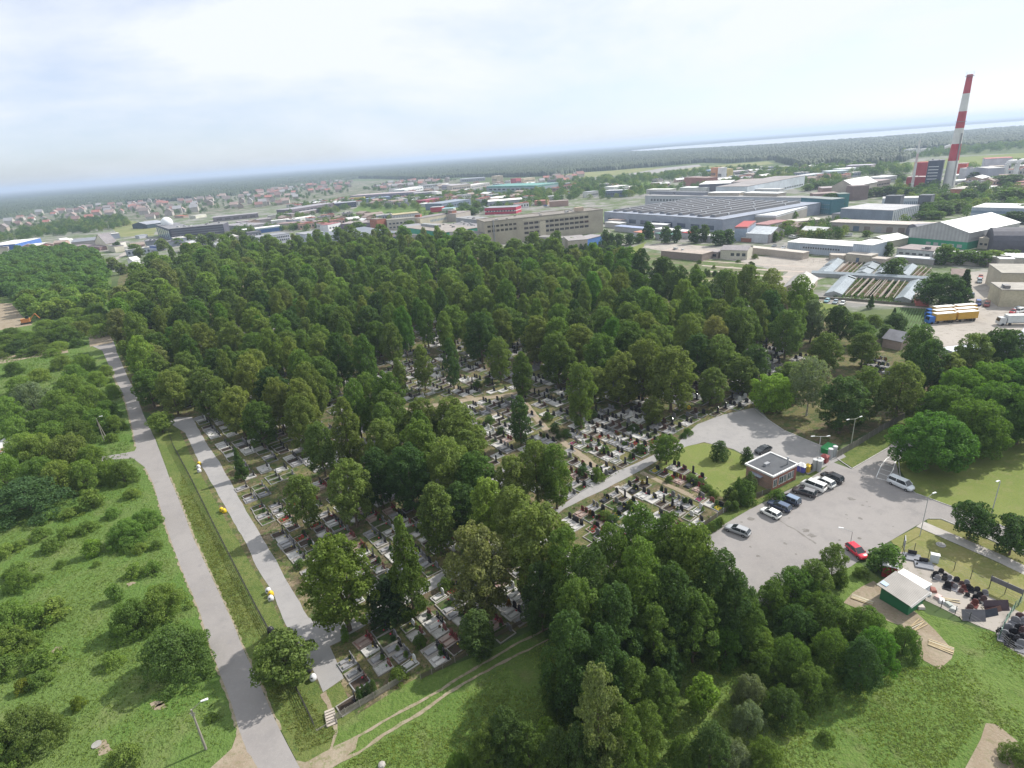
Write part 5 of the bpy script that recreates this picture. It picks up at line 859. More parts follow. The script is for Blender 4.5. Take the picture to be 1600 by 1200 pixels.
e = B('warehouse', 'long grey hall whose ridge is patched with orange sheets', (207, 421), (330, 406), 5, 15, (.4, .4, .4), (.34, .36, .37), rmat=plain((.36, .38, .39), .6, 0, .15, .3), over=.3)
for a, b, c in ((.28, .42, (.7, .15, .06)), (.5, .6, (.72, .16, .07)), (.62, .95, (.68, .66, .62)), (.02, .24, (.66, .66, .64))):
    wd = (P(330, 406, 5) - P(207, 421, 5)).length; MB().box(a * wd, b * wd, 9.5, 15.6, 4.99, 5.12 + a * .1).build('roof_sheet', plain(c, .7), e)
B('hall', 'grey hip roofed hall behind the cemetery trees at left', (346, 400), (392, 394), 6, 34, (.35, .37, .4), (.2, .2, .22), 'gable', rise=2.5); B('hall', 'grey low hall next to the hip roofed one', (392, 393), (428, 388), 5, 26, (.36, .37, .4), (.19, .19, .21))
B('warehouse', 'long purple grey warehouse near the houses', (332, 340), (403, 333), 7, 26, (.2, .18, .2), (.3, .29, .31), win=[row(1, 3.5, 5)], wcol=(.1, .09, .1)); B('shed', 'cream low building left of the purple warehouse', (305, 337), (322, 334), 5, 12, (.5, .5, .42), (.5, .48, .45)); B('shed', 'low brick roofed shed behind the office block', (272, 337), (286, 337), 4, 10, (.4, .3, .25), (.38, .12, .08))
B('warehouse', 'flat grey sheds right of the striped office block', (345, 352), (388, 353), 6, 30, (.2, .2, .22), (.27, .26, .28), roofbits=6); B('warehouse', 'white roofed hall with a blue front', (381, 359.5), (440, 352.5), 6, 18, (.05, .12, .3), (.7, .71, .7), band=[(4.4, 5.6, (.4, .5, .55))])
B('shed', 'mauve roofed flat works right of the radar office', (372, 347), (425, 341), 5, 20, (.3, .27, .28), (.3, .27, .29), roofbits=5)
B('office', 'pale two storey front pierced by dark windows', (403, 371), (452, 364), 9, 22, (.46, .48, .54), (.26, .27, .3), win=[row(5.6, 1.5, 12, .3, .98), row(2.6, 1.5, 8, .45, .98)], wcol=(.03, .04, .05))
B('office', 'blank pale grey block joined to the windowed front', (462, 364), (476, 366), 11, 20, (.43, .47, .55), (.3, .31, .34)); B('hall', 'broad hall with a dark ribbed roof and a pinkish wall', (476, 366.5), (522, 377), 9, 62, (.36, .3, .3), (.17, .185, .22), rmat=ribbed((.17, .19, .23), 3))
B('shed', 'low slate roofed sheds behind the leftmost cemetery crowns', (400, 390), (440, 392), 4, 20, (.3, .3, .33), (.24, .24, .27)); B('shed', 'cream low wing behind the cemetery crowns', (452, 388), (476, 385), 3, 8, (.55, .5, .4), (.5, .48, .42))
B('shop', 'dark blue glazed showroom with cars on its deck', (556, 367), (590, 373), 6, 18, (.1, .13, .2), (.3, .3, .32), roofbits=10); B('office', 'white house with a dark red roof edge', (512, 351), (532, 347), 8, 12, (.62, .63, .66), (.3, .12, .13), win=[row(3, 1.5, 4)])
B('hall', 'long mauve roofed works right of the white house', (532, 350), (580, 347), 6, 26, (.2, .16, .2), (.34, .3, .3), roofbits=4); B('hall', 'brown roofed works left of the white house', (430, 350), (500, 346), 6, 20, (.36, .34, .3), (.26, .19, .19), roofbits=3)
B('tent', 'bright white roofed hall among brown roofs', (466, 341), (492, 337), 5, 14, (.6, .6, .6), (.85, .85, .84)); B('tent', 'smaller bright white roofed hall left of the larger', (424, 345), (452, 342), 5, 10, (.55, .55, .55), (.82, .82, .8)); B('hall', 'thin roofed pale shed row', (420, 337), (465, 332), 5, 12, (.4, .38, .36), (.33, .33, .33))
B('brick_tower', 'red brick stair tower at the left end of the works', (577, 342), (588, 342.5), 13, 10, (.4, .12, .06), (.25, .22, .2), wmat=brick((.36, .11, .06))); B('brick_tower', 'second brick tower facing right next to the first', (596, 342), (603, 341), 12, 9, (.4, .12, .06), (.25, .22, .2), wmat=brick((.42, .13, .06)))
B('office', 'beige factory office with small windows and a flat roof', (604, 344), (648, 340), 11, 16, (.44, .42, .37), (.24, .23, .2), win=[row(6, 1.6, 7), row(2, 1.6, 7)]); B('office', 'yellow roofed long building with a row of windows', (614, 336), (655, 332), 9, 22, (.4, .4, .4), (.42, .36, .22), win=[row(5.5, 2, 9)], wcol=(.5, .52, .55))
B('brick_tower', 'red brick tower at the right end of the yellow roof', (648, 335.5), (656, 335), 12, 8, (.4, .12, .06), (.25, .2, .2), wmat=brick((.4, .12, .055))); B('brick_tower', 'red brick tower farther right along the beige works', (706, 329), (713, 328), 12, 8, (.4, .12, .06), (.25, .2, .2), wmat=brick((.38, .12, .055)))
B('hall', 'long beige works between two brick towers', (656, 341), (706, 333), 9, 18, (.5, .46, .36), (.24, .22, .22), win=[row(3, 2.6, 14, .3, .95)], wcol=(.2, .25, .3)); B('hall', 'grey brown roofed works right of the brick tower', (712, 334), (735, 329), 9, 20, (.4, .36, .33), (.26, .23, .22))
e = B('hall', 'large flat hall with a bright green front wall', (632, 355), (695, 363), 9, (652, 345), (.03, .24, .15), (.3, .27, .25), roofbits=6, wmat=ribbed((.02, .26, .17), 1.2)); MB().box(8, 40, 14, 19, 9, 11.2).build('roof_monitor', plain((.3, .31, .32)), e)
B('hall', 'grey blue end bay left of the green front', (624, 352), (632, 355), 8, 20, (.28, .3, .36), (.24, .24, .26)); B('shed', 'small grey roofed pavilion under the green front', (641, 366), (658, 368), 4, 8, (.36, .35, .35), (.5, .48, .45))
B('hall', 'pale factory office with tall windows right of the green front', (702, 362), (738, 367), 10, (757, 362.5), (.5, .48, .45), (.2, .19, .18), win=[row(3, 3.6, 9), row(.6, 1.6, 9)], side=[(3, 3.6, 3)]); B('hall', 'windowless cream block in front of the pale office', (717, 380), (739, 379), 7, 9, (.66, .63, .58), (.5, .48, .46)); B('shed', 'low cream garage row right of the cream block', (740, 394), (782, 387), 4, 9, (.52, .5, .44), (.6, .6, .6), win=[row(.6, 2.2, 8)])
B('hall', 'long ribbed roof works behind the pale office', (712, 340), (752, 344), 8, 18, (.3, .3, .33), (.28, .28, .29), roofbits=6); B('hall', 'low grey roofs stepped behind the beige block', (700, 350), (754, 356), 7, 16, (.2, .21, .25), (.24, .23, .24), roofbits=8)
# beige block
e = B('factory_block', 'big beige factory block with four rows of dark windows', (757, 347), (942, 327.5), 19, 26, (.4, .36, .29), (.22, .2, .18), 'parapet', win=[row(13.4, 1.9, 13, .31, .87), row(9.6, 1.9, 13, .31, .87), row(5.8, 1.9, 13, .31, .87), row(2.2, 1.7, 4, .31, .47)], wcol=(.045, .04, .04), roofbits=8, side=[])
wd = (P(942, 327.5, 19) - P(757, 347, 19)).length; pm = plain((.52, .47, .37), .8)
for (z0, a, b) in ((16.4, .31, .87), (1.5, .45, .5)): MB().box(a * wd, b * wd, -.12, -.06, z0, z0 + 1.7 if z0 > 9 else 15).build('wall_panel', pm, e)
for i in range(7): MB().box(.02 * wd + i * .035 * wd, .045 * wd + i * .035 * wd, -.1, -.05, 10.4, 12.2).build('window', glassmat((.06, .055, .05)), e, (0, 0, 0)); 
for i in range(7): MB().box(.02 * wd + i * .035 * wd, .045 * wd + i * .035 * wd, -.1, -.05, 14.2, 15.8).build('window', glassmat((.06, .055, .05)), e, (0, 0, 0))
for x in (.065, .07): MB().tube((x * wd * 1.0, -.7, 0), (x * wd, -.7, 20), .35, .35, 8).build('duct', plain((.3, .3, .31)), e)
MB().cbox(.82 * wd, 8, 20.8, 7, 5, 3).build('roof_hut', plain((.45, .36, .28)), e)
B('annex', 'beige annex with a white lean-to roof before the factory block', (880, 369), (888, 376), 8, 14, (.5, .45, .38), (.3, .28, .28)); B('annex', 'white roofed annex beside the big beige block', (888, 376), (915, 373.5), 7, 14, (.42, .4, .4), (.62, .66, .72), win=[row(1, 2.6, 6)]); B('annex', 'long blue fronted annex below the factory block', (915, 374), (944, 367), 6.5, 13, (.08, .2, .5), (.3, .28, .3)); B('annex', 'low grey annex before the beige wall', (838, 370), (880, 372), 6, 10, (.36, .35, .33), (.24, .23, .22), win=[row(1, 1.6, 8)])
# the great shed with roof monitors
e = B('factory', 'vast flat grey factory roofed with many parallel skylight ridges', (944, 331), (1130, 343), 10, (1268, 316), (.27, .3, .37), (.17, .165, .16), band=[(5.8, 10.03, (.27, .3, .37))], win=[row(1.2, 3.6, 9, .02, .96)], wcol=(.06, .08, .13), over=.1)
A_, B_, C_ = P(944, 331, 10), P(1130, 343, 10), P(1268, 316, 10); wd = (B_ - A_).length; dd_ = (C_ - B_).dot(Vector((-(B_ - A_).y, (B_ - A_).x, 0)).normalized()); print('factory', wd, dd_)
mt = MB(); n = 13
for i in range(11):
    x = 6 + i * (wd - 26) / 10; y0 = 6 + (i % 3) * 2; y1 = dd_ * .93
    mb = MB().add([(x, y0, 10), (x + 6.5, y0, 10), (x, y1, 10), (x + 6.5, y1, 10), (x + 1.2, y0, 11.9), (x + 4.6, y0, 11.9), (x + 1.2, y1, 11.9), (x + 4.6, y1, 11.9)], [(0, 1, 5, 4), (3, 2, 6, 7), (4, 5, 7, 6)], 0).add([(x + 6.5, y0, 10), (x + 6.5, y1, 10), (x + 4.6, y1, 11.9), (x + 4.6, y0, 11.9), (x, y0, 10), (x, y1, 10), (x + 1.2, y1, 11.9), (x + 1.2, y0, 11.9)], [(0, 1, 2, 3), (4, 7, 6, 5)], 1)
    mo = mb.build('roof_monitor', [plain((.2, .21, .235), .9), plain((.055, .058, .068), .85)], e)
    for k in range(3): MB().cbox(0, 0, 0, 1.2, 1.0, 1.6).build('vent', plain((.6, .61, .62)), mo, (x + 5.4, y0 + (k + BR.random() * .8) * (y1 - y0) / 3, 11.0))
B('factory_wing', 'long pale office strip behind the ridged factory', (1008, 305.5), (1262, 309), 12, 14, (.42, .44, .47), (.3, .3, .31), win=[row(6, 2.4, 40)], wcol=(.1, .11, .13))
for a in ((1015, 299, 1052, 300, DG_, 'dark roof box on the far strip, left'), (1055, 300, 1100, 301, DG_, 'dark roof box on the far strip, beside the white canopy'), (1106, 301, 1155, 301, WH_, 'white canopy roof on the far strip'), (1162, 301, 1215, 302, WH_, 'white canopy roof at the right of the far strip')): B('roof_hall', a[5], (a[0], a[1]), (a[2], a[3]), 15, 14, (.25, .26, .3) if a[4] == DG_ else (.4, .36, .3), a[4])
B('warehouse', 'white roofed depot beyond the ridged factory', (1062, 293), (1103, 293), 8, 18, (.5, .5, .5), WH_, win=[row(1, 2.5, 8)]); B('warehouse', 'low white roofed house left of the depot', (1010, 296), (1046, 296), 6, 16, (.45, .45, .43), (.66, .66, .63)); B('warehouse', 'large slanting white roofed hall', (1092, 288), (1140, 286), 12, 60, (.12, .12, .15), (.7, .71, .71)); B('warehouse', 'broad brown roofed hall behind the long white facade', (1142, 285), (1200, 283), 11, 60, (.2, .19, .2), (.3, .26, .25))
B('factory_facade', 'long white factory facade with small windows', (1168, 291), (1258, 274), 14, 40, (.55, .6, .66), (.28, .26, .26), win=[row(2, 1.8, 26, .15, .98)]); B('office', 'glazed office in front of the white facade', (1150, 295.5), (1218, 295.5), 9, 12, (.5, .51, .52), (.5, .51, .52), win=[rib(4.5, 2.2), rib(1, 2.2)], wcol=(.1, .13, .17))
B('brick_works', 'red brick block among distant green', (1069, 277), (1104, 278), 13, 20, (.33, .13, .1), (.28, .2, .18), wmat=plain((.34, .15, .12))); B('office', 'teal glass fronted office block', (1252, 308.5), (1300, 311.5), 13, 14, (.05, .16, .19), (.25, .28, .28), win=[row(8.5, 2.4, 14), row(4.8, 2.4, 14), row(1, 2.4, 14)], wcol=(.08, .2, .26)); B('office', 'right wing of the teal glass office', (1312, 303), (1328, 302), 13, 12, (.06, .2, .2), (.2, .24, .22))
B('kiosk', 'turquoise low shop with white end', (1271, 325), (1293, 324), 5, 8, (.05, .33, .42), (.2, .45, .5)); B('workshop', 'gabled beige works with a white roof and long windows', (1334, 291), (1371, 284), 13, 22, (.42, .38, .33), (.66, .66, .66), 'gable', rise=6, win=[row(4, 4, 14)]); B('workshop', 'dark brick end building left of the white gabled works', (1323, 290), (1334, 291), 14, 16, (.2, .15, .14), (.22, .18, .18)); B('hall', 'pink brown roofed long hall near the teal office', (1285, 294), (1324, 292), 8, 22, (.36, .25, .24), (.32, .28, .29)); B('hall', 'brown roof adjoining the teal office', (1272, 303), (1310, 301), 9, 16, (.25, .18, .17), (.3, .24, .23))
B('office', 'white windowed factory with dark boxes on its roof', (1379, 310), (1456, 308.5), 10, 16, (.55, .6, .66), (.5, .5, .5), win=[row(4.5, 2.6, 24)], wcol=(.2, .25, .33)); B('roof_box', 'dark roof box at the left of the windowed factory', (1384, 306), (1408, 306), 14, 10, DG_, DG_); B('roof_box', 'dark roof box at the right of the windowed factory', (1436, 305), (1456, 305), 14, 10, DG_, DG_)
B('hall', 'flat pale roofed hall with white upright fins', (1396, 328.5), (1437, 320), 10, 40, (.2, .24, .3), (.42, .42, .44), win=[], wmat=plain((.2, .24, .3))); wd = (P(1437, 320, 10) - P(1396, 328.5, 10)).length; fin = MB().box(0, .7, -.6, 0, 0, 9.6).mesh('fin', plain((.66, .68, .7)))
e = [o for o in bpy.data.objects if o.name.startswith('hall') and not o.parent and 'fins' in str(o.get('label'))][0]
for i in range(14): link('fin', fin, e, (i * wd / 14 + .2, 0, 0))
B('shed', 'dark solar panel roof long and low', (1300, 333.5), (1395, 338), 5, 11, (.3, .3, .3), (.1, .11, .14), win=[row(.3, 2.6, 8)], wcol=(.05, .05, .05)); B('shed', 'grey roofed shed row left of the rusty warehouse', (1245, 346), (1290, 342), 5, 14, (.34, .3, .26), (.45, .42, .38))
B('warehouse', 'long rusty pink roofed warehouse with many doors', (1298, 346.5), (1458, 352), 6, 15, (.36, .33, .31), (.42, .37, .33), rmat=ribbed((.44, .39, .35), 3), doors=9, over=.8)
B('hall', 'grey brown hall with a white gutter and end wall', (1213, 337), (1262, 322.5), 9, 42, (.34, .32, .3), (.3, .28, .26), band=[(7.6, 9.06, (.6, .62, .66))]); B('hall', 'grey block with a red top edge by the factory corner', (1148, 354.5), (1168, 354.5), 10, (1200, 345), (.3, .36, .46), (.3, .36, .33), band=[(9, 10.1, (.38, .06, .06))]); B('shed', 'grey gabled shed with light roof right of the red edged block', (1171, 364), (1204, 366), 6, 18, (.36, .33, .33), (.6, .64, .68), 'gable'); B('shed', 'low light roof right of the gabled grey shed', (1200, 366), (1225, 359), 6, 16, (.5, .52, .56), (.66, .7, .74))
B('shed', 'red and grey roofed stores by the power line', (1200, 351), (1232, 344), 6, 12, (.4, .36, .35), (.33, .18, .18)); B('shed', 'scrap store with a reddish wall', (1158, 371), (1172, 372), 3, 6, (.33, .14, .1), (.4, .38, .36))
for i, (a, b, c, d_, col) in enumerate([(1010, 350, 1040, 351, WH_), (1022, 357, 1075, 362, WH_), (1066, 363, 1080, 364, (.4, .05, .05)), (1024, 364, 1050, 367, (.1, .24, .2)), (1080, 367, 1118, 369, (.6, .6, .62)), (960, 353, 1005, 357, (.3, .35, .5)), (945, 347, 968, 349, (.6, .6, .6)), (950, 343, 970, 344, (.55, .42, .36)), (990, 362, 1010, 364, (.55, .25, .18))]):
    B('carport', ('white', 'long white', 'red', 'dark green', 'pale', 'blue grey', 'small white', 'orange brown', 'rust coloured')[i] + ' roofed lean-to before the ridged factory', (a, b), (c, d_), 4.5, 8, (.4, .4, .42), col, over=.3)
B('warehouse', 'long white roofed pale blue warehouse with a row of dark letters', (1231, 377.5), (1333, 384.5), 6.5, 16, (.33, .38, .44), (.82, .83, .82), win=[('row', 3.2, 1.0, .25, .82, 15)], wmat=ribbed((.35, .4, .47), 1.2), over=.3)
B('warehouse', 'taller right hand end of the white roofed warehouse', (1333.5, 380), (1363, 382.5), 9, (1388, 375.5), (.36, .42, .5), (.82, .83, .82), wmat=ribbed((.37, .43, .5), 1.2), over=.3)
B('wall_shed', 'long low beige garage block with a flat roof', (1168, 386), (1255, 395), 4, 6, (.42, .37, .32), (.55, .5, .45)); B('shed', 'low beige hut with a dark red door', (1298, 398), (1320, 399), 3.2, 5, (.45, .4, .33), (.5, .45, .4), doors=1); B('shed', 'plain beige store with one dark door', (1322, 396), (1361, 399.5), 4.6, 8, (.43, .39, .31), (.4, .37, .33), doors=1); B('shed', 'short beige store at the end of the garden row', (1362, 403), (1384, 405), 3.6, 6, (.42, .36, .3), (.42, .38, .34))
B('hangar', 'great grey gabled hangar with a green painted base', (1422, 357), (1515, 364), 9.5, (1566, 346), (.34, .34, .34), (.62, .64, .64), 'gablex', rise=5, rmat=ribbed((.6, .62, .62), 4), wmat=ribbed((.36, .36, .365), 2), band=[(0, 4.2, (.03, .25, .14))], win=[row(1, 1.6, 5, .3, .95)], wcol=(.35, .35, .36), side=[(5, 1.6, 4)])
B('annex', 'flat annex with a brown roof left of the green base', (1402, 387.5), (1458, 392), 5.5, 16, (.45, .48, .48), (.27, .23, .23), win=[row(2.5, 1, 5)], roofbits=2); B('shed', 'thin pale lean-to roof below the brown roofed annex', (1398, 400.5), (1460, 405), 3, 5, (.3, .29, .28), (.6, .62, .66)); B('warehouse', 'very long pale roofed building behind the hedge of bushes', (1458, 397), (1640, 404), 5, 13, (.45, .42, .38), (.56, .57, .56), rmat=ribbed((.58, .59, .58), 4)); B('bunker', 'blocky beige concrete store with small openings', (1530, 371.5), (1570, 374.5), 6, 20, (.42, .38, .32), (.45, .41, .35), win=[row(2, 1.2, 5)]); B('shed', 'beige store wall at the right edge', (1572, 372), (1640, 372), 4.5, 10, (.44, .4, .36), (.46, .42, .38))
B('hangar', 'dark arched hangar at the right edge', (1556, 364), (1640, 364), 11, 24, (.08, .08, .1), (.09, .09, .11), 'arch'); B('hangar', 'grey arched roof between the rusty and the green based hall', (1437, 354), (1470, 352), 7, 14, (.15, .15, .18), (.2, .2, .23), 'arch'); B('shed', 'bright white tent roof by the green based hangar', (1388, 377), (1421, 371), 4, 16, (.4, .38, .3), (.8, .8, .76), 'gable', rise=2)
e = B('workshop', 'large beige workshop with an arched dark gateway', (1566, 452), (1640, 453), 7, 13, (.45, .41, .3), (.36, .34, .31), roofbits=3); MB().box(12, 19, -.08, .02, 0, 4.6).build('gateway', plain((.02, .02, .025)), e); B('workshop', 'taller rear block of the beige workshop', (1566, 426), (1640, 427), 9, 20, (.42, .38, .3), (.36, .34, .3)); B('container', 'white container behind the workshops', (1563, 404), (1586, 404), 5, 8, (.55, .5, .45), (.8, .8, .8))
B('garden_house', 'beige gabled garden house with a patched roof', (1222, 450.5), (1263, 453), 3.6, (1287, 435), (.42, .37, .3), (.28, .26, .25), 'gablex', rise=3, rmat=ribbed((.3, .285, .27), 3), doors=1); B('garden_house', 'brown gabled house with a light ridge by the big tree', (1487, 430), (1512, 431), 3.5, 11, (.5, .48, .45), (.26, .2, .18), 'gable', rise=2); B('shed', 'pink walled container hut at the greenhouse corner', (1432, 466), (1453, 467), 3.2, 10, (.5, .16, .13), (.38, .35, .33))
B('shed', 'grey roofed shed alone behind the cemetery trees', (1380, 528), (1409, 534), 3.2, 8, (.36, .28, .25), (.2, .2, .22), 'gable', rise=2.2); B('shed', 'long pale metal roofed shed at the edge of the lorry yard', (1472, 543), (1489, 549), 3, (1522, 518), (.4, .4, .42), (.6, .64, .7)); B('shed', 'grey blue roofed shed at the right edge behind trees', (1588, 528), (1640, 535), 3.5, 14, (.4, .42, .45), (.42, .45, .52))
B('ruin', 'roofless brown brick ruin on the waste ground', (1033, 391.5), (1097, 397), 4.4, 12, (.26, .21, .19), (.4, .34, .3), roofbits=3); B('ruin', 'lower grey ruin between the brown one and the white house', (1101, 392), (1122, 394), 3.8, 8, (.33, .28, .26), (.28, .25, .25), win=[row(.8, 1.6, 2)]); B('house', 'white plastered house with three dark openings', (1126, 390.5), (1168, 391.5), 5.5, (1177, 385), (.52, .5, .42), (.26, .24, .25), 'gable', rise=1.6, win=[row(2, 1.8, 3, .35, .98)], doors=0); B('fence_wall', 'long brown wall right of the white house', (1178, 388), (1232, 389), 3, 1, (.4, .35, .3), (.42, .38, .34), cat='wall')
B('store', 'wide beige store beyond the end of the cemetery', (1296, 397), (1322, 398), 3, 4, (.42, .38, .32), (.4, .37, .33))
# greenhouses
GLZ = plain((.3, .34, .37), .25, 0, .25, .8); ALU = plain((.5, .52, .54), .5)
def greenhouse(a, b, w, label, roofed=True, soil=(.13, .07, .05)):
    A, B2 = P(*a), P(*b); d = B2 - A; L = d.length; e = empty('greenhouse', (A.x, A.y, .04), math.atan2(d.y, d.x), label, 'greenhouse', 'greenhouses of the nursery')
    if roofed:
        MB().box(0, L, -w / 2, -w / 2 + .08, 0, 1.1).box(0, L, w / 2 - .08, w / 2, 0, 1.1).add([(x, y, z) for x in (0, L) for y, z in ((-w / 2, 0), (w / 2, 0), (w / 2, 1.1), (0, 2.3), (-w / 2, 1.1))], [(4, 3, 2, 1, 0), (5, 6, 7, 8, 9)]).build('wall', plain((.3, .32, .33), .4), e)
        mb = MB()
        for i in range(int(L / 2.2)):
            for s in (-1, 1):
                if BR.random() < .93: x0 = i * 2.2; mb.add([(x0 + .06, s * w / 2, 1.12), (x0 + 2.14, s * w / 2, 1.12), (x0 + 2.14, 0, 2.34), (x0 + .06, 0, 2.34), (x0 + .06, s * w / 2, 1.06), (x0 + 2.14, s * w / 2, 1.06), (x0 + 2.14, 0, 2.28), (x0 + .06, 0, 2.28)], [(0, 1, 2, 3), (7, 6, 5, 4), (0, 4, 5, 1), (1, 5, 6, 2), (3, 2, 6, 7), (0, 3, 7, 4)])
        mb.build('glass_roof', GLZ, e)
    else:
        MB().box(0, L, -w / 2, w / 2, 0, .15).build('bed', layered('nursery_soil', (.1, .06, .045), [(.5, .5, .62, (.05, .09, .03), .9)]), e); mb = MB()
        for s in (-1, -.33, .33, 1): mb.box(0, L, s * w / 2 - .1, s * w / 2 + .1, 0, 1.0)
        mb.build('frame_wall', plain((.33, .28, .25)), e)
gl = [((1302, 463), (1328, 434), 7, 1), ((1325, 464), (1352, 437), 7, 0), ((1345, 465), (1371, 438), 7, 0), ((1368, 467), (1391, 440), 7, 0), ((1390, 468), (1410, 441), 7, 0), ((1410, 472), (1434, 443), 6, 1), ((1286, 430), (1309, 409), 7, 1), ((1316, 430), (1338, 411), 7, 0), ((1346, 431), (1366, 413), 7, 1), ((1374, 432), (1388, 414), 5, 1), ((1392, 433), (1408, 415), 5, 1), ((1410, 434), (1425, 418), 5, 1), ((1428, 435), (1444, 420), 6, 0)]
for i, (a, b, w, g) in enumerate(gl): greenhouse(a, b, w, ('glazed greenhouse' if g else 'roofless greenhouse bed of brown earth') + (' in the front row, ' if i < 6 else ' in the back row, ') + ('number %s from the left' % ['one', 'two', 'three', 'four', 'five', 'six', 'seven'][i if i < 6 else i - 6]), bool(g))
e = empty('corridor', P(1268, 431), 0, 'long low glass corridor joining the two greenhouse rows', 'greenhouse'); d = P(1450, 441) - P(1268, 431); e.rotation_euler.z = math.atan2(d.y, d.x); MB().box(0, d.length, -1.6, 1.6, 0, 1.9).build('wall', plain((.33, .35, .36), .5), e); MB().add([(x, y, z) for x in (0, d.length) for y, z in ((-1.9, 1.9), (0, 2.8), (1.9, 1.9))], [(0, 1, 4, 3), (1, 2, 5, 4), (0, 2, 1), (3, 4, 5)]).build('glass_roof', GLZ, e)
B('board_stack', 'thin white board stack lying on the grass by the cars', (1272, 473), (1280, 474), .5, 3, (.7, .68, .55), (.75, .72, .55), cat='boards'); 
e = empty('crop_rows', P(1380, 520), 0, 'rows of vegetables in a green plot', 'crop'); e['kind'] = 'stuff'; mb = MB()
for i in range(15):
    a, b = P(1378 + i * 5.2, 516 - i * .3), P(1402 + i * 4.2, 481 + i * .25); mb.tube(a + Vector((0, 0, .1)), b + Vector((0, 0, .1)), .32, .32, 6)
me = mb.mesh('crop', plain((.07, .14, .03), .9, 0, .5, 2)); link('crop', me, e); e.location = (0, 0, 0)
tufts('weeds', [(1300, 468), (1325, 434), (1435, 443), (1412, 474)], 1500, .7, 1.0, (.08, .13, .04), 'weeds between the roofless greenhouse beds', 21)
tufts('weeds', [(1318, 432), (1335, 410), (1450, 418), (1470, 440)], 1000, .8, 1.1, (.08, .13, .04), 'weeds overgrowing the rear greenhouse beds', 22)
# power station
def chimney(base, h, r0_, r1_, bands, label, name='chimney', extra=True):
    p = P(*base); e = empty(name, (p.x, p.y, 0), 0, label, 'chimney'); z = 0.
    for i, (hh, c) in enumerate(bands):
        a = r0_ + (r1_ - r0_) * z / h; b = r0_ + (r1_ - r0_) * (z + hh) / h; MB().tube((0, 0, z), (0, 0, z + hh), a, b, 28).build('shaft', plain(c, .75, 0, .18, .12), e, smooth=False); z += hh
    if extra:
        for zz in (.6, .985): q = r0_ + (r1_ - r0_) * zz; g = MB().tube((0, 0, h * zz), (0, 0, h * zz + .4), q + 1.3, q + 1.3, 24); g.build('platform', plain((.25, .25, .26)), e)
        for a in np.linspace(0, 5.5, 6): MB().tube((math.cos(a) * (r1_ + .8), math.sin(a) * (r1_ + .8), h), (math.cos(a) * (r1_ + .8), math.sin(a) * (r1_ + .8), h + 3.2), .12, .08, 5).build('lightning_rod', plain((.4, .4, .4)), e)
        MB().box(-.3, .3, -r0_ - .35, -r0_ * .5, 2, h * .5).build('ladder', plain((.3, .3, .3)), e)
    return e
RED_, CW = (.42, .035, .05), (.62, .62, .6)
chimney((1481, 294), 112, 5.6, 2.7, [(28.5, CW), (17, RED_), (15.5, CW), (16.3, RED_), (17, CW), (17.7, RED_)], 'towering chimney banded in red and white')
chimney((1424, 297), 52, 1.5, .8, [(8, CW), (6, (.5, .45, .45)), (14, (.58, .58, .58)), (10, (.55, .45, .45)), (14, (.6, .6, .6))], 'slim pale chimney mast left of the great chimney', extra=False)
B('boiler_house', 'dark slate boiler house with white stripes', (1451, 251), (1475, 250), 30, 20, (.07, .085, .12), (.2, .21, .25), win=[('rib', 4 + i * 3.2, .7, .08, .75, 1) for i in range(7)], wcol=(.6, .62, .65), roofbits=4); B('boiler_wing', 'tall red hall left of the dark boiler house', (1429, 254), (1450, 253.5), 25, 16, (.36, .04, .045), (.36, .05, .05)); B('boiler_wing', 'lower front red hall below the tall red one', (1417, 276.5), (1447, 276), 11, 14, (.33, .035, .04), (.45, .35, .35), roofbits=3); B('boiler_wing', 'bright red block right of the great chimney', (1496, 255.5), (1511, 255), 16, 14, (.5, .07, .04), (.4, .3, .3))
B('plant', 'pale grey process building beside the bright red block', (1511, 263), (1525, 262), 14, 12, (.5, .52, .56), (.5, .5, .5), roofbits=2); B('plant', 'grey process hall farther right', (1525, 261), (1545, 263), 14, 16, (.34, .36, .42), (.45, .45, .45)); B('plant', 'long white works with a red roof at the right', (1540, 248), (1583, 246), 18, 26, (.5, .5, .55), (.42, .16, .16), win=[rib(5, 3)]); B('plant', 'beige works in front of the red roofed one', (1546, 260), (1573, 259), 10, 14, (.5, .45, .4), (.42, .38, .34), win=[row(2, 3, 6)])
B('brick_works', 'orange brick building at the chimney foot', (1485, 295), (1511, 295), 8, 14, (.42, .14, .06), (.4, .38, .35), wmat=brick((.42, .14, .07)), side=[(2, 2, 3)]); B('shed', 'light roofed store right of the orange brick building', (1513, 294), (1527, 291), 7, 12, (.4, .38, .34), (.5, .47, .42)); B('shed', 'white roofed long shed on the grass', (1541, 296), (1559, 290), 3, 6, (.55, .55, .55), (.7, .7, .7)); B('warehouse', 'blue grey banded warehouse with a white roof at the right', (1519, 323.5), (1640, 326), 10, 28, (.36, .42, .5), (.66, .66, .66), band=[(6, 7.6, (.2, .27, .36)), (0, 2.4, (.5, .54, .58))])
for i, (a, b) in enumerate(((1568, 280), (1585, 278))):
    p = P(a, b); e = empty('pipe_bridge', (p.x, p.y, 0), .2, ('left' if i == 0 else 'right') + ' one of two huge white bent ducts', 'duct', 'bent ducts of the power plant'); mb = MB(); pts = [(0, 0, 0)] + [(5 - 5 * math.cos(t), 0, 14 + 5 * math.sin(t)) for t in np.linspace(0, 1.57, 6)] + [(12, 0, 19)]
    for s, t in zip(pts, pts[1:]): mb.tube(s, t, 2.4, 2.4, 14)
    mb.build('duct', plain((.66, .66, .66)), e)
p = P(1478, 275); e = empty('flue', (p.x, p.y, 0), 0, 'white curving flue between boiler house and chimney', 'duct'); mb = MB(); pts = [(-6, 4, 36), (-1, 2, 38), (2, 0, 36), (3, -2, 28), (3, -3, 18)]
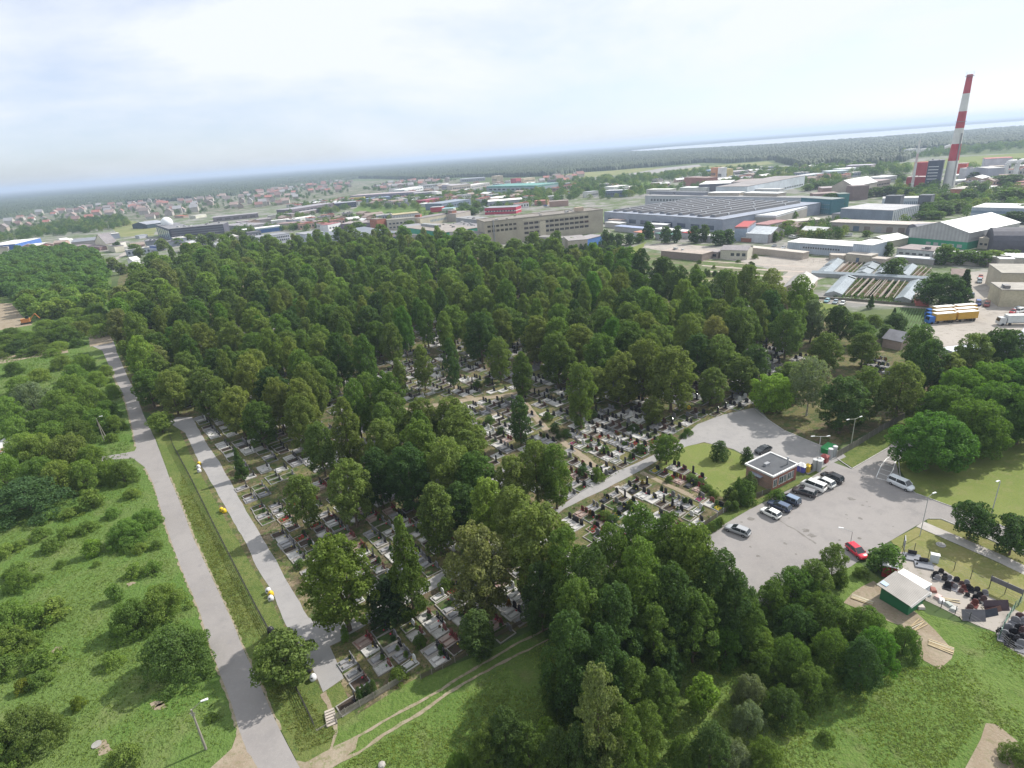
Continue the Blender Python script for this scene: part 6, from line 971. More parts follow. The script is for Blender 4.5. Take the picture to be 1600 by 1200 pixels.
for s, t in zip(pts, pts[1:]): mb.tube(s, t, 2, 2, 12)
mb.build('duct', plain((.7, .7, .7)), e)
for i, (a, b) in enumerate(((1500, 288), (1515, 286), (1496, 279), (1545, 284))):
    p = P(a, b); e = empty('storage_tank', (p.x, p.y, 0), .1 * i, ['short white tank lying nearest the orange brick building', 'white tank in the middle of the pipework', 'white tank close to the great chimney', 'white tank farthest right in the pipework'][i], 'tank', 'white tanks of the power plant'); MB().tube((-7, 0, 3.4), (7, 0, 3.4), 2, 2, 14).build('tank', plain((.68, .7, .7), .4), e, smooth=False); MB().box(-5, -4, -1.2, 1.2, 0, 2).box(4, 5, -1.2, 1.2, 0, 2).build('stand', plain((.3, .3, .3)), e)
# distant strip
for a in [('white roofed distribution hall with a green band', 760, 291, 838, 289.5, 12, 60, (.3, .36, .4), (.8, .81, .8), [(9, 12.1, (.12, .3, .27))]), ('broad white roofed depot right of the dark trees', 762, 315, 816, 311, 9, 30, (.3, .32, .36), (.82, .82, .8), None), ('red and white shop block behind the works', 757, 325, 806, 323, 8, 20, (.42, .04, .08), (.3, .31, .34), [(3, 4, (.6, .6, .6))]), ('maroon showroom by the meadow', 665, 313, 690, 309, 7, 20, (.3, .04, .08), (.33, .1, .14), None), ('small red hall near the meadow edge', 672, 324, 690, 323, 7, 12, (.42, .05, .07), (.4, .4, .42), None), ('blue grey flat hall at the end of the meadow', 690, 318, 735, 311, 9, 34, (.16, .2, .28), (.26, .3, .36), None), ('white low tent roofed hall by the meadow', 654, 318, 668, 318, 5, 14, (.5, .5, .5), (.8, .8, .78), None), ('turquoise roofed shop right of the red hall', 690, 326, 708, 325, 6, 12, (.5, .5, .5), (.35, .55, .58), None), ('long grey hall ended by a white cube', 648, 302, 684, 299, 10, 30, (.3, .3, .36), (.36, .34, .36), None), ('white cube shaped office', 682, 300, 690, 299, 11, 14, (.8, .78, .76), (.7, .7, .7), None),
          ('long purplish logistics hall with a yellow bay', 546, 306, 645, 300, 10, 40, (.25, .24, .32), (.42, .36, .38), None), ('yellow walled bay of the logistics hall', 546, 309, 568, 307.5, 8, 10, (.5, .42, .08), (.4, .36, .2), None), ('blue roofed long shed beneath the logistics hall', 568, 311, 610, 307, 7, 18, (.2, .25, .36), (.3, .38, .52), None), ('long dark warehouse facing the meadow', 456, 327, 520, 317, 8, 34, (.14, .12, .14), (.3, .29, .32), None), ('dark fronted warehouse right of the long one', 522, 318, 556, 315, 9, 30, (.08, .09, .13), (.32, .33, .38), None), ('low brown warehouse at the near side of the meadow', 455, 334, 505, 326, 5, 16, (.2, .17, .16), (.33, .31, .33), None), ('white distant hall by the forest', 632, 296, 661, 291, 9, 30, (.6, .62, .64), (.8, .82, .82), None), ('cream distant block before the trees', 706, 290, 735, 287, 12, 24, (.5, .44, .38), (.45, .42, .42), None), ('mauve distant works left of the cream block', 690, 289, 706, 289, 10, 24, (.36, .34, .4), (.42, .4, .44), None), ('tall cream house before the forest', 768, 275, 776, 275, 17, 18, (.55, .47, .36), (.5, .42, .34), None), ('grey blue roofed depot near the tall cream house', 720, 280, 758, 277, 9, 40, (.35, .35, .4), (.4, .43, .5), None), ('long pale roof left of the white distribution hall', 735, 290, 765, 285, 8, 30, (.35, .34, .34), (.6, .58, .56), None), ('grey roof beyond the white cube', 655, 290, 690, 287, 8, 24, (.4, .4, .4), (.44, .46, .5), None), ('dark red roofed house by the pale one', 806, 279, 814, 278, 14, 16, (.4, .1, .12), (.33, .06, .1), None), ('cream house pair before the forest', 818, 279, 836, 277, 11, 18, (.6, .52, .38), (.5, .42, .34), None), ('pale low roofs by the forest edge at left', 600, 290, 640, 286, 8, 30, (.42, .4, .4), (.48, .46, .47), None),
          ('white house with a grey roof right of the greens', 959, 292, 982, 289, 10, 20, (.6, .6, .6), (.8, .8, .78), None), ('dark glazed office before the white house', 945, 298, 975, 297, 9, 16, (.14, .18, .26), (.5, .52, .56), None), ('brown brick pair of houses among the trees', 858, 315, 888, 313, 7, 14, (.36, .24, .2), (.3, .24, .22), None), ('grey roofed house among the trees', 858, 307, 880, 305, 6, 14, (.4, .4, .4), (.42, .42, .44), None), ('red roofed row left of the brown houses', 835, 314, 855, 313, 6, 14, (.5, .25, .22), (.45, .2, .18), None), ('white cottage with dark door among the trees', 918, 300, 935, 298, 8, 12, (.6, .6, .58), (.35, .37, .4), None), ('orange silo block in the far green', 1111, 262, 1119, 262, 20, 14, (.55, .25, .12), (.5, .25, .15), None), ('white silo block in the far green', 1122, 262, 1128, 262, 22, 10, (.7, .7, .7), (.7, .7, .7), None), ('yellow silo block in the far green', 1130, 264, 1137, 264, 17, 12, (.6, .5, .2), (.6, .5, .25), None), ('blue low hall before the silos', 1098, 266, 1124, 266, 8, 30, (.15, .25, .45), (.3, .4, .55), None), ('pink grey hall right of the silos', 1148, 268, 1170, 266, 8, 30, (.4, .36, .38), (.46, .42, .44), None),
          ('arched greenhouse row beyond the factories', 1295, 268, 1326, 266, 8, 30, (.4, .46, .48), (.5, .57, .6), None), ('white greenhouse beyond the factories', 1316, 264, 1342, 262, 9, 26, (.6, .65, .66), (.75, .78, .78), None), ('long pinkish hall before the pines', 1322, 259, 1362, 257.5, 10, 30, (.35, .3, .34), (.42, .4, .46), None), ('white roofs strip among the pines', 1230, 261, 1248, 259, 6, 20, (.55, .55, .55), (.7, .72, .72), None), ('second white roof strip among the pines', 1270, 255, 1288, 253, 6, 20, (.5, .5, .5), (.7, .72, .72), None), ('white works on the far field', 1424, 233, 1436, 232, 16, 20, (.62, .64, .62), (.7, .7, .7), None), ('second white works on the far field', 1440, 233, 1454, 232, 12, 20, (.6, .6, .58), (.7, .7, .7), None), ('grey roofs left of the pinkish hall', 1262, 274, 1290, 270, 6, 20, (.4, .42, .46), (.5, .52, .55), None), ('white low sheds beside the dark conifers', 1380, 277, 1402, 274, 8, 20, (.5, .5, .52), (.66, .67, .68), None), ('brown roofed stores behind the gabled works', 1365, 284, 1392, 280, 8, 20, (.4, .34, .32), (.38, .32, .32), None)]:
    B('distant_hall', a[0], (a[1], a[2]), (a[3], a[4]), a[5], a[6], a[7], a[8], band=a[9], win=[row(a[5] * .35, a[5] * .22, 10)] if a[5] > 7 else None)
# smaller sheds, shops and parked vehicles filling the quarter
occ = [(o.location.x, o.location.y) for o in bpy.data.objects if o.type == 'EMPTY' and not o.parent and o.get('group') == IG]
foot = []
for o in bpy.data.objects:
    if o.type == 'EMPTY' and not o.parent and o.get('group') == IG:
        xs_, ys_ = [], []
        for c in o.children:
            if c.name.startswith('wall'):
                for v in c.bound_box: q = Matrix.Rotation(o.rotation_euler.z, 4, 'Z') @ Vector(v); xs_.append(q.x + o.location.x); ys_.append(q.y + o.location.y)
        if xs_: foot.append((min(xs_), max(xs_), min(ys_), max(ys_)))
def free(x, y, m): return all(not (a - m < x < b + m and c - m < y < d + m) for a, b, c, d in foot)
SH = []
for i in range(12):
    L_, W_, h_ = BR.uniform(12, 34), BR.uniform(8, 16), BR.uniform(3.5, 7.5); wc = BR.choice([(.5, .5, .5), (.4, .37, .33), (.6, .6, .6), (.3, .33, .4), (.42, .3, .25), (.2, .22, .26)]); rn, rc = [('white', (.68, .69, .69)), ('grey', (.32, .33, .35)), ('dark', (.15, .15, .17)), ('brown', (.3, .24, .21)), ('pale', (.5, .49, .47)), ('reddish', (.36, .16, .13))][i % 6]
    w = MB().box(-L_ / 2, L_ / 2, -W_ / 2, W_ / 2, 0, h_); gb = i % 3 == 0; r = MB()
    if gb: w.add([(x, y, z) for x in (-L_ / 2, L_ / 2) for y, z in ((-W_ / 2, h_), (W_ / 2, h_), (0, h_ + 2))], [(0, 1, 2), (4, 3, 5)]); r.add([(x, y, z) for x in (-L_ / 2 - .4, L_ / 2 + .4) for y, z in ((-W_ / 2 - .4, h_ - .1), (0, h_ + 2.15), (W_ / 2 + .4, h_ - .1), (0, h_ + 1.9))], [(0, 1, 5, 4), (1, 2, 6, 5), (0, 3, 1), (1, 3, 2), (4, 5, 7), (5, 6, 7)])
    else: r.box(-L_ / 2 - .2, L_ / 2 + .2, -W_ / 2 - .2, W_ / 2 + .2, h_, h_ + .35); [r.cbox(BR.uniform(-.4, .4) * L_, BR.uniform(-.3, .3) * W_, h_ + .9, BR.uniform(1, 3), BR.uniform(1, 2), 1.1) for _ in range(3)]
    wn = MB(); nn_ = int(L_ / 3.4); [wn.box(-L_ / 2 + .8 + k * L_ / nn_, -L_ / 2 + 2.6 + k * L_ / nn_, s * W_ / 2 - .05, s * W_ / 2 + .05, h_ * .35, h_ * .7) for k in range(nn_ - 0) if -L_ / 2 + 2.6 + k * L_ / nn_ < L_ / 2 for s in (-1, 1)]
    SH.append((w.mesh('wall', plain(wc, .8)), r.mesh('roof', plain(rc, .8, 0, .3, .5)), wn.mesh('windows', glassmat()), rn + (' gabled shed' if gb else ' flat roofed building'), L_))
zs = [W2(p) for p in ([(370, 350), (450, 345), (560, 338), (650, 345), (560, 360), (470, 360), (400, 362)], [(430, 336), (460, 322), (560, 310), (660, 306), (760, 306), (860, 315), (850, 325), (720, 330), (560, 320), (470, 336)], [(600, 300), (700, 290), (850, 284), (900, 290), (850, 305), (700, 305), (600, 312)], [(860, 290), (1000, 290), (1150, 268), (1300, 262), (1340, 275), (1250, 300), (1150, 285), (1000, 298), (880, 305)], [(1170, 350), (1290, 345), (1300, 335), (1420, 335), (1430, 370), (1340, 372), (1250, 372), (1180, 380)], [(180, 385), (240, 378), (330, 372), (400, 365), (400, 380), (300, 392), (200, 400)], [(1500, 275), (1620, 262), (1640, 300), (1560, 310), (1500, 312)], [(40, 395), (0, 402), (-40, 410), (-40, 395), (100, 385), (180, 370), (180, 385), (110, 392)], [(1100, 352), (1180, 360), (1190, 372), (1140, 380), (1000, 372), (960, 360), (960, 350), (1060, 356)])]
for poly, n in zip(zs, (18, 60, 36, 50, 18, 16, 14, 10, 6)):
    x0, x1 = min(p[0] for p in poly), max(p[0] for p in poly); y0, y1 = min(p[1] for p in poly), max(p[1] for p in poly); c = 0
    for _ in range(3000):
        if c >= n: break
        x, y = BR.uniform(x0, x1), BR.uniform(y0, y1)
        if not inpoly(x, y, poly): continue
        w, r, wn, ph, L_ = SH[BR.randrange(12)]; q = L_ * .5 + 4
        if not free(x, y, q): continue
        c += 1; foot.append((x - L_ * .4, x + L_ * .4, y - 7, y + 7)); e = empty('low_building', (x, y, 0), BR.choice([-.95, .62, -.95, .3]) + BR.uniform(-.06, .06)); link('wall', w, e); link('roof', r, e); link('windows', wn, e); tag(e, None, 'building', 'small buildings of the industrial quarter'); REG.append((e, ph, x, y))
    c = 0
    for _ in range(2000):
        if c >= n * 1.3: break
        x, y = BR.uniform(x0, x1), BR.uniform(y0, y1)
        if not inpoly(x, y, poly) or not free(x, y, 3): continue
        c += 1; cn, cc = BR.choice([('white', (.75, .75, .74)), ('dark', (.04, .04, .05)), ('red', (.45, .03, .03)), ('silver', (.4, .41, .43)), ('blue', (.05, .1, .3)), ('white', (.7, .7, .7))]); kd = BR.choice(['hatch', 'van', 'saloon', 'van'] if cn == 'white' else ['hatch', 'saloon']); mm = car_meshes(kd, cc)
        e = empty('distant_car', (x, y, .1), BR.uniform(0, 6.28)); e.scale = (1.15, 1.15, 1.15); link('body', mm[0], e); link('windows', mm[1], e); link('roof', mm[2], e); tag(e, None, 'car', 'vehicles standing in the industrial quarter'); REG.append((e, cn + (' van' if kd == 'van' else ' parked car'), x, y))
# houses of the garden suburb
hp = [W2(p) for p in ([(-40, 372), (0, 352), (60, 336), (130, 322), (200, 315), (230, 330), (150, 345), (60, 352), (20, 372)], [(200, 322), (260, 312), (330, 302), (400, 296), (470, 284), (550, 285), (545, 300), (470, 314), (430, 322), (330, 330), (290, 340), (215, 345)], [(560, 296), (600, 288), (650, 283), (720, 281), (660, 292), (600, 300)], [(840, 288), (860, 278), (910, 275), (900, 284)])]
def house_mesh(L, Wd, h, rise):
    w = MB().box(-L / 2, L / 2, -Wd / 2, Wd / 2, 0, h).add([(x, y, z) for x in (-L / 2, L / 2) for y, z in ((-Wd / 2, h), (Wd / 2, h), (0, h + rise))], [(0, 1, 2), (4, 3, 5)])
    o = .5; r = MB().add([(x, y, z) for x in (-L / 2 - o, L / 2 + o) for y, z in ((-Wd / 2 - o, h - .3), (0, h + rise + .15), (Wd / 2 + o, h - .3), (0, h + rise - .2))], [(0, 1, 5, 4), (1, 2, 6, 5), (0, 3, 1), (1, 3, 2), (4, 5, 7), (5, 6, 7)])
    wn = MB(); return w, r
walls = [(.42, .4, .36), (.36, .31, .26), (.4, .37, .35), (.3, .26, .22), (.5, .49, .46)]; roofs = [(.28, .13, .11), (.24, .14, .13), (.2, .16, .15), (.3, .3, .32), (.38, .13, .1), (.34, .24, .21), (.24, .2, .2)]
roofs = [tuple(.75 * v + .25 * sum(q) / 3 for v in q) for q in roofs]
HM = []
for i in range(14):
    w, r = house_mesh(BR.uniform(9, 14), BR.uniform(8, 10), BR.uniform(4, 6.5), BR.uniform(3, 4.5)); wc = walls[i % 5]; rc = roofs[i % 7]; wn = MB()
    for k in range(3):
        for s in (-1, 1): wn.cbox(-3 + 3 * k, s * 4.4, 2, 1.3, .3, 1.4)
    HM.append((w.mesh('wall', plain(wc, .8)), r.mesh('roof', plain(rc, .8)), ['red', 'brownish red', 'dark brown', 'grey', 'bright red', 'tan', 'brown'][i % 7], MB().box(2, 2.8, -.4, .4, 6, 9.5).mesh('chimney', plain((.3, .15, .12))), MB().cbox(-2.5, 0, 2, 1.3, 10.3, 1.4).cbox(1.5, 0, 2, 1.3, 10.3, 1.4).mesh('window', glassmat())))
hs = []
for poly, n in zip(hp, (60, 205, 34, 14)):
    x0, x1 = min(p[0] for p in poly), max(p[0] for p in poly); y0, y1 = min(p[1] for p in poly), max(p[1] for p in poly); c = 0
    for _ in range(6000):
        if c >= n: break
        x, y = BR.uniform(x0, x1), BR.uniform(y0, y1)
        if inpoly(x, y, poly) and all((x - a) ** 2 + (y - b) ** 2 > 12.5 ** 2 for a, b in hs): hs.append((x, y)); c += 1
for i, (x, y) in enumerate(hs):
    w, r, cn, ch, wn = HM[BR.randrange(14)]; e = empty('house', (x, y, 0), BR.choice([.3, .35, 1.9, .25]) + BR.uniform(-.1, .1)); s = BR.uniform(1.05, 1.5); e.scale = (s, s, s); link('wall', w, e); rf = link('roof', r, e); link('chimney', ch, rf); tag(e, None, 'house', 'houses of the garden suburb'); REG.append((e, cn + ' roofed house', x, y))
hs_trees = []
for poly, n in zip(hp, (420, 1200, 340, 60)):
    for _ in range(n):
        x, y = BR.uniform(min(p[0] for p in poly), max(p[0] for p in poly)), BR.uniform(min(p[1] for p in poly), max(p[1] for p in poly))
        if inpoly(x, y, poly): hs_trees.append((x, y, BR.uniform(5, 9.5), BR.uniform(5.5, 10), MID if BR.random() < .6 else DARK))
def scatter(px, n, h0, h1, w0, w1, gap=0):
    poly = W2(px); n = int(n * 1.5); o = []; x0, x1 = min(p[0] for p in poly), max(p[0] for p in poly); y0, y1 = min(p[1] for p in poly), max(p[1] for p in poly)
    for _ in range(n * 6):
        if len(o) >= n: break
        x, y = BR.uniform(x0, x1), BR.uniform(y0, y1)
        if inpoly(x, y, poly) and free(x, y, 2): o.append((x, y, BR.uniform(h0, h1), BR.uniform(w0, w1), BR.choice([MID, DARK, MID, OLIVE])))
    return o
stuff_wood('garden_trees', hs_trees + scatter([(-100, 385), (0, 368), (110, 345), (190, 338), (205, 352), (160, 362), (60, 372), (0, 384)], 260, 5, 11, 6, 12) + scatter([(840, 320), (810, 300), (900, 284), (1000, 290), (1060, 300), (960, 312), (900, 312)], 170, 6, 12, 7, 13) + scatter([(230, 372), (400, 358), (470, 352), (560, 345), (560, 352), (440, 362), (330, 378)], 40, 5, 9, 6, 10) + scatter([(560, 312), (700, 303), (760, 300), (850, 290), (850, 297), (760, 307), (640, 316)], 80, 6, 10, 8, 13) + scatter([(1180, 270), (1300, 262), (1420, 262), (1420, 272), (1300, 280), (1180, 282)], 150, 8, 13, 8, 14) + scatter([(900, 284), (1100, 268), (1180, 264), (1180, 274), (1080, 282), (960, 288)], 160, 8, 13, 8, 14) + scatter([(1390, 290), (1480, 296), (1600, 290), (1640, 335), (1500, 345), (1420, 340)], 70, 6, 11, 7, 12) + scatter([(560, 360), (470, 362), (400, 366), (420, 350), (560, 338), (740, 330), (740, 345), (640, 350)], 60, 4, 8, 5, 10) + scatter([(430, 345), (460, 322), (560, 312), (700, 305), (860, 300), (860, 320), (740, 335), (560, 325), (470, 345)], 300, 5, 10, 6, 11) + scatter([(1000, 300), (1150, 282), (1300, 275), (1330, 290), (1240, 300), (1150, 296)], 70, 6, 11, 7, 12) + scatter([(1170, 350), (1290, 345), (1420, 335), (1430, 370), (1340, 372), (1180, 382)], 40, 4, 8, 5, 9) + scatter([(1500, 262), (1640, 252), (1640, 262), (1520, 272)], 40, 6, 10, 8, 12) + scatter([(1410, 240), (1500, 232), (1600, 224), (1640, 228), (1500, 243), (1420, 248)], 120, 8, 13, 9, 16),
           'garden and roadside trees scattered through the distant town', 'trees', 'far_tree', .3)
# ------------------------------------------------------------------ gatehouse, lamps, fences, bins, mason's yard
BRK = brick((.34, .105, .06))
hG = 3.5; B0 = P(1205.3, 768, 0); rz = rad(29.9); w, d = 8.0, 6.5
e = empty('gatehouse', (B0.x, B0.y, .05), rz, 'red brick flat roofed gatehouse with a white roof edge', 'building')
MB().box(0, w, 0, d, -.1, hG).build('wall', BRK, e)
rf = MB().box(-.1, w + .1, -.1, d + .1, hG, hG + .12).build('roof', plain((.085, .09, .1), .9, 0, .25, .6), e)
MB().box(-.3, w + .3, -.3, .05, hG - .05, hG + .32).box(-.3, w + .3, d - .05, d + .3, hG - .05, hG + .32).box(-.3, .05, .05, d - .05, hG - .048, hG + .318).box(w - .05, w + .3, .05, d - .05, hG - .048, hG + .318).build('roof_edge', plain((.66, .66, .66), .5), rf)
MB().box(2.2, 3.5, 3.3, 4.0, hG + .12, hG + .7).build('rooflight', plain((.3, .31, .33), .5), rf); MB().tube((w - 1.6, 1.2, hG), (w - 1.6, 1.2, hG + 1.7), .16, .16, 10).tube((w - 1.6, 1.2, hG + 1.7), (w - 1.6, 1.2, hG + 1.95), .3, .22, 10).build('flue', plain((.4, .41, .43), .4, .5), rf)
wf = plain((.7, .7, .7), .5)
for x, ww in ((.35, 1.1), (2.2, 1.4), (3.75, .8), (5.0, 1.2), (6.4, .6)):
    if x + ww > w - .2: continue
    f = MB().box(x, x + ww, -.05, .03, .9, 2.5).build('window', glassmat((.05, .07, .09)), e); MB().box(x - .08, x + ww + .08, -.09, .0, .78, .9).box(x - .08, x + ww + .08, -.08, .0, 2.5, 2.58).box(x - .08, x, -.08, 0, .902, 2.498).box(x + ww, x + ww + .08, -.08, 0, .902, 2.498).box(x + ww / 2 - .03, x + ww / 2 + .03, -.08, 0, .902, 2.498).build('frame', wf, f)
MB().box(w - .95, w - .1, -.14, .06, .0, hG - .1).build('brick_pier', brick((.27, .06, .05)), e); MB().box(-1.1, 0, 2.2, 5.0, 2.5, 2.62).build('canopy', plain((.25, .27, .32), .6), e); MB().box(-.06, .02, 3, 4, 0, 2.1).build('door', plain((.2, .15, .12)), e)
LAMPH = plain((.75, .77, .78), .35); POLE = plain((.4, .41, .41), .6); WOODP = plain((.27, .25, .22), .85); MAST = plain((.4, .42, .34), .6)
def lamp(px, h, arms, label, mat=POLE, r=.09, rz=0., name='street_lamp', zbase=0.05):
    p = P(*px); e = empty(name, (p.x, p.y, zbase), rz, label, 'street lamp', 'street lamps'); MB().tube((0, 0, 0), (0, 0, h), r * 1.3, r * .8, 8).build('pole', mat, e)
    for (dx, dy, dz) in arms:
        a = MB().tube((0, 0, h - .1), (dx, dy, h + dz), .045, .04, 6).build('arm', mat, e); v = Vector((dx, dy, 0)).normalized(); an = math.atan2(v.y, v.x)
        MB().at(dx, dy, h + dz + .02, an).add([(-.1, -.1, -.07), (.75, -.16, -.05), (.75, .16, -.05), (-.1, .1, -.07), (-.1, -.1, .05), (.7, -.14, .07), (.7, .14, .07), (-.1, .1, .05)], [(0, 3, 2, 1), (4, 5, 6, 7), (0, 1, 5, 4), (1, 2, 6, 5), (2, 3, 7, 6), (3, 0, 4, 7)]).build('lamp_head', LAMPH, a)
    return e
e = lamp((322, 1171), 7.2, [(1.3, .5, .75)], 'weathered wooden lamp pole in the meadow at the lower left', WOODP, .13); MB().box(-.35, .35, -.05, .05, 6.5, 6.6).box(-.3, .3, -.04, .06, 6.2, 6.28).build('crossarm', WOODP, e)
lamp((1329, 700), 7.6, [(-1.9, -.7, .3), (1.4, .6, -.0)], 'double armed lamp mast behind the cemetery fence', MAST)
lamp((1276, 728), 7.4, [(-1.5, -.1, .2), (1.6, .3, -.3)], 'double armed grey lamp by the gate', POLE)
lamp((1437, 838), 8.5, [(.9, .3, .3)], 'slender lamp at the corner of pavement and forecourt', POLE, .06)
lamp((1328, 854), 3.2, [(-1.5, .5, .5)], 'low lamp whose white head shows beside the red van', POLE, .05)
lamp((1549, 803), 7.2, [(-.5, -.2, .2)], 'lone lamp standing on the mown lawn', POLE, .08)
lamp((1443, 652), 7, [(1.1, .5, .2)], 'lamp half hidden by the maples along the fence', MAST)
e = lamp((163, 689), 7.2, [(.9, .3, .4)], 'braced wooden lamp pole among the left bushes', WOODP, .12); MB().tube((1.5, -.5, 0), (.1, 0, 6.2), .11, .08, 7).build('brace', WOODP, e)
# gate
GREY = plain((.36, .38, .39), .7, 0, .15)
for px, l in (((1296, 717), 'left grey round gate pillar at the far side'), ((1303, 713), 'right grey round gate pillar at the far side'), ((1272, 734), 'taller grey round gate pillar next to the gatehouse fence'), ((1279, 736), 'grey round gate pillar nearest the parked cars')):
    p = P(*px); e = empty('gate_pillar', (p.x, p.y, .05), 0, l, 'pillar', 'round pillars of the gate'); MB().tube((0, 0, 0), (0, 0, 2.5), .5, .5, 20).build('shaft', GREY, e); MB().tube((0, 0, 2.5), (0, 0, 2.6), .55, .5, 20).build('cap', plain((.5, .51, .52)), e)
for px, c, l, s in (((1293, 706), (.03, .25, .08), 'green waste skip just inside the gate', 3.2), ((1253, 736), (.1, .12, .5), 'blue and white sales stall beside the gatehouse', 1.6), ((1261, 737), (.6, .42, .04), 'small yellow stall by the fence', 1.0), ((1281, 727), (.5, .5, .5), 'pale grey utility box near the gate lamp', 1.0), ((1288, 722), (.25, .06, .06), 'dark red flower stall in the gateway', 1.3)):
    p = P(*px); e = empty('waste_skip' if s > 3 else 'stall' if s != 1.0 or c[0] > .55 else 'utility_box', (p.x, p.y, .06), UA, l, 'skip' if s > 3 else 'stall' if c != (.5, .5, .5) else 'box')
    if s > 3: MB().add([(x * (1 if z else .8), y, z) for z in (0, 1.4) for x, y in ((-1.8, -.9), (1.8, -.9), (1.8, .9), (-1.8, .9))], [(3, 2, 1, 0), (0, 1, 5, 4), (1, 2, 6, 5), (2, 3, 7, 6), (3, 0, 4, 7), (4, 5, 6, 7)]).build('body', plain(c, .5), e); MB().box(-1.9, 1.9, -.98, .98, 1.36, 1.46).build('rim', plain((.05, .3, .1)), e)
    else: MB().box(-s / 2, s / 2, -s / 2, s / 2, 0, 1.5).build('body', plain(c, .6), e); MB().add([(-s * .6, -s * .6, 1.5), (s * .6, -s * .6, 1.5), (s * .6, s * .6, 1.5), (-s * .6, s * .6, 1.5), (0, 0, 2.1)], [(0, 1, 4), (1, 2, 4), (2, 3, 4), (3, 0, 4), (3, 2, 1, 0)]).build('roof', plain(WH_ if c[2] > .4 else c), e)
def fence(px, h, label, post, rail, step=2.5, rails=3, mesh=None, name='fence', pr=.05, rr2=.025, zb=.04, slats=False):
    pts = [P(*q) for q in px]; e = empty(name, (0, 0, zb), 0, label, 'fence'); n = 0
    pm = MB().tube((0, 0, 0), (0, 0, h + .08), pr, pr, 6).mesh('post', post); R_ = MB()
    for a, b in zip(pts, pts[1:]):
        d = b - a; k = max(1, round(d.length / step)); an = math.atan2(d.y, d.x)
        for i in range(k):
            p = a.lerp(b, i / k)
            if n < 98: link('post', pm, e, (p.x, p.y, 0)); n += 1
        R_.at(a.x, a.y, 0, an)
        if slats:
            for i in range(int(d.length / .17)): R_.box(i * .17, i * .17 + .11, -.015, .015, .08, h * (.97 + .03 * ((i * 7) % 3)))
            R_.box(0, d.length, .016, .06, .3, .38).box(0, d.length, .016, .06, h * .75, h * .75 + .08)
        elif rails == 'slab': R_.box(0, d.length, -.04, .04, 0, h)
        else:
            for j in range(rails): z = h * (j + .5) / rails; R_.box(0, d.length, -rr2, rr2, z - rr2, z + rr2)
    R_.build('fence_panel', rail, e); return e
DK = plain((.035, .035, .03), .7)
fence([(265, 681), (272, 700), (300, 752), (336, 825), (370, 892), (401, 952), (423, 992), (458, 1067), (492, 1137)], 1.35, 'low dark wire fence running through the verge beside the road', DK, DK, 2.4, 5, rr2=.03)
fence([(495, 1143), (516, 1131)], .35, 'short pale timber edging beside the steps', WOODP, WOODP, 2, 2)
fence([(524, 1127), (541, 1117), (585, 1092), (632, 1063)], 1.2, 'weathered plank fence at the corner of the graves', WOODP, WOODP, 2.2, slats=True)
fence([(658, 1062), (692, 1046), (730, 1025), (772, 998), (800, 984), (850, 958)], 1.0, 'dark wooden fence along the meadow side of the graves', WOODP, plain((.12, .1, .07)), 2.2, slats=True)
fence([(1062, 850), (1100, 823), (1130, 802), (1177, 779), (1204, 770)], 1.15, 'grey slab fence between graves and parked cars', GREY, plain((.15, .13, .11)), 2.4, slats=True, pr=.07)
fence([(1250, 738), (1262, 737), (1271, 732)], 1.5, 'short brown fence between gatehouse and gate pillars', GREY, plain((.17, .11, .09)), 1.5, 'slab')
fence([(1307, 716), (1340, 697), (1380, 672), (1418, 652), (1450, 636), (1500, 612)], 1.8, 'grey slatted cemetery fence right of the gate', plain((.3, .29, .27)), plain((.2, .19, .17)), 2.4, slats=True, pr=.08)
fence([(1411, 872), (1428, 862), (1450, 872), (1490, 892), (1516, 905), (1545, 920), (1595, 948)], 1.7, 'wire fence with thin posts around the stone yard', DK, plain((.2, .2, .2)), 3.4, 4, rr2=.012)
fence([(1445, 938), (1470, 950), (1492, 960), (1514, 970), (1535, 984)], 1.5, 'wire fence below the displayed slabs', DK, plain((.2, .2, .2)), 3, 3, rr2=.012)
fence([(1560, 1000), (1570, 975), (1583, 955), (1598, 940)], 1.8, 'green wire fence between the two stone yards', plain((.05, .12, .09)), plain((.1, .2, .15)), 2, 5, rr2=.014)
fence([(1556, 992), (1575, 1010), (1600, 1026)], 1.4, 'wire fence at the corner of the right stone yard', DK, plain((.2, .2, .2)), 2, 4, rr2=.014)
fence([(1216, 404), (1290, 412)], 2.2, 'pale post fence behind the nursery beds', plain((.4, .35, .33)), plain((.3, .26, .25)), 3.5, 2)
fence([(1443, 410), (1480, 411), (1560, 418)], 2.4, 'long brown wall behind the greenhouse gardens', plain((.3, .26, .24)), plain((.27, .23, .21)), 6, 'slab')
fence([(1270, 467), (1330, 470), (1400, 476), (1432, 478)], 1.0, 'low dark fence along the greenhouse lane', DK, plain((.14, .13, .1)), 4, 'slab')
fence([(1500, 392), (1540, 420)], .3, 'kerb like low rail by the hedge', DK, DK, 3, 1)
# steps
p = P(515, 1112); q = P(519, 1132); d = q - p; e = empty('steps', (p.x, p.y, .06), math.atan2(d.y, d.x), 'short flight of pale wooden steps at the end of the path', 'steps')
for i in range(6): MB().box(i * .42, i * .42 + .34, -.62, .62, .34 - i * .055, .4 - i * .055).build('tread', plain((.45, .4, .35), .8), e)
MB().box(0, 2.5, -.7, -.63, -.05, .3).box(0, 2.5, .63, .7, -.05, .3).build('stringer', plain((.3, .27, .24)), e)
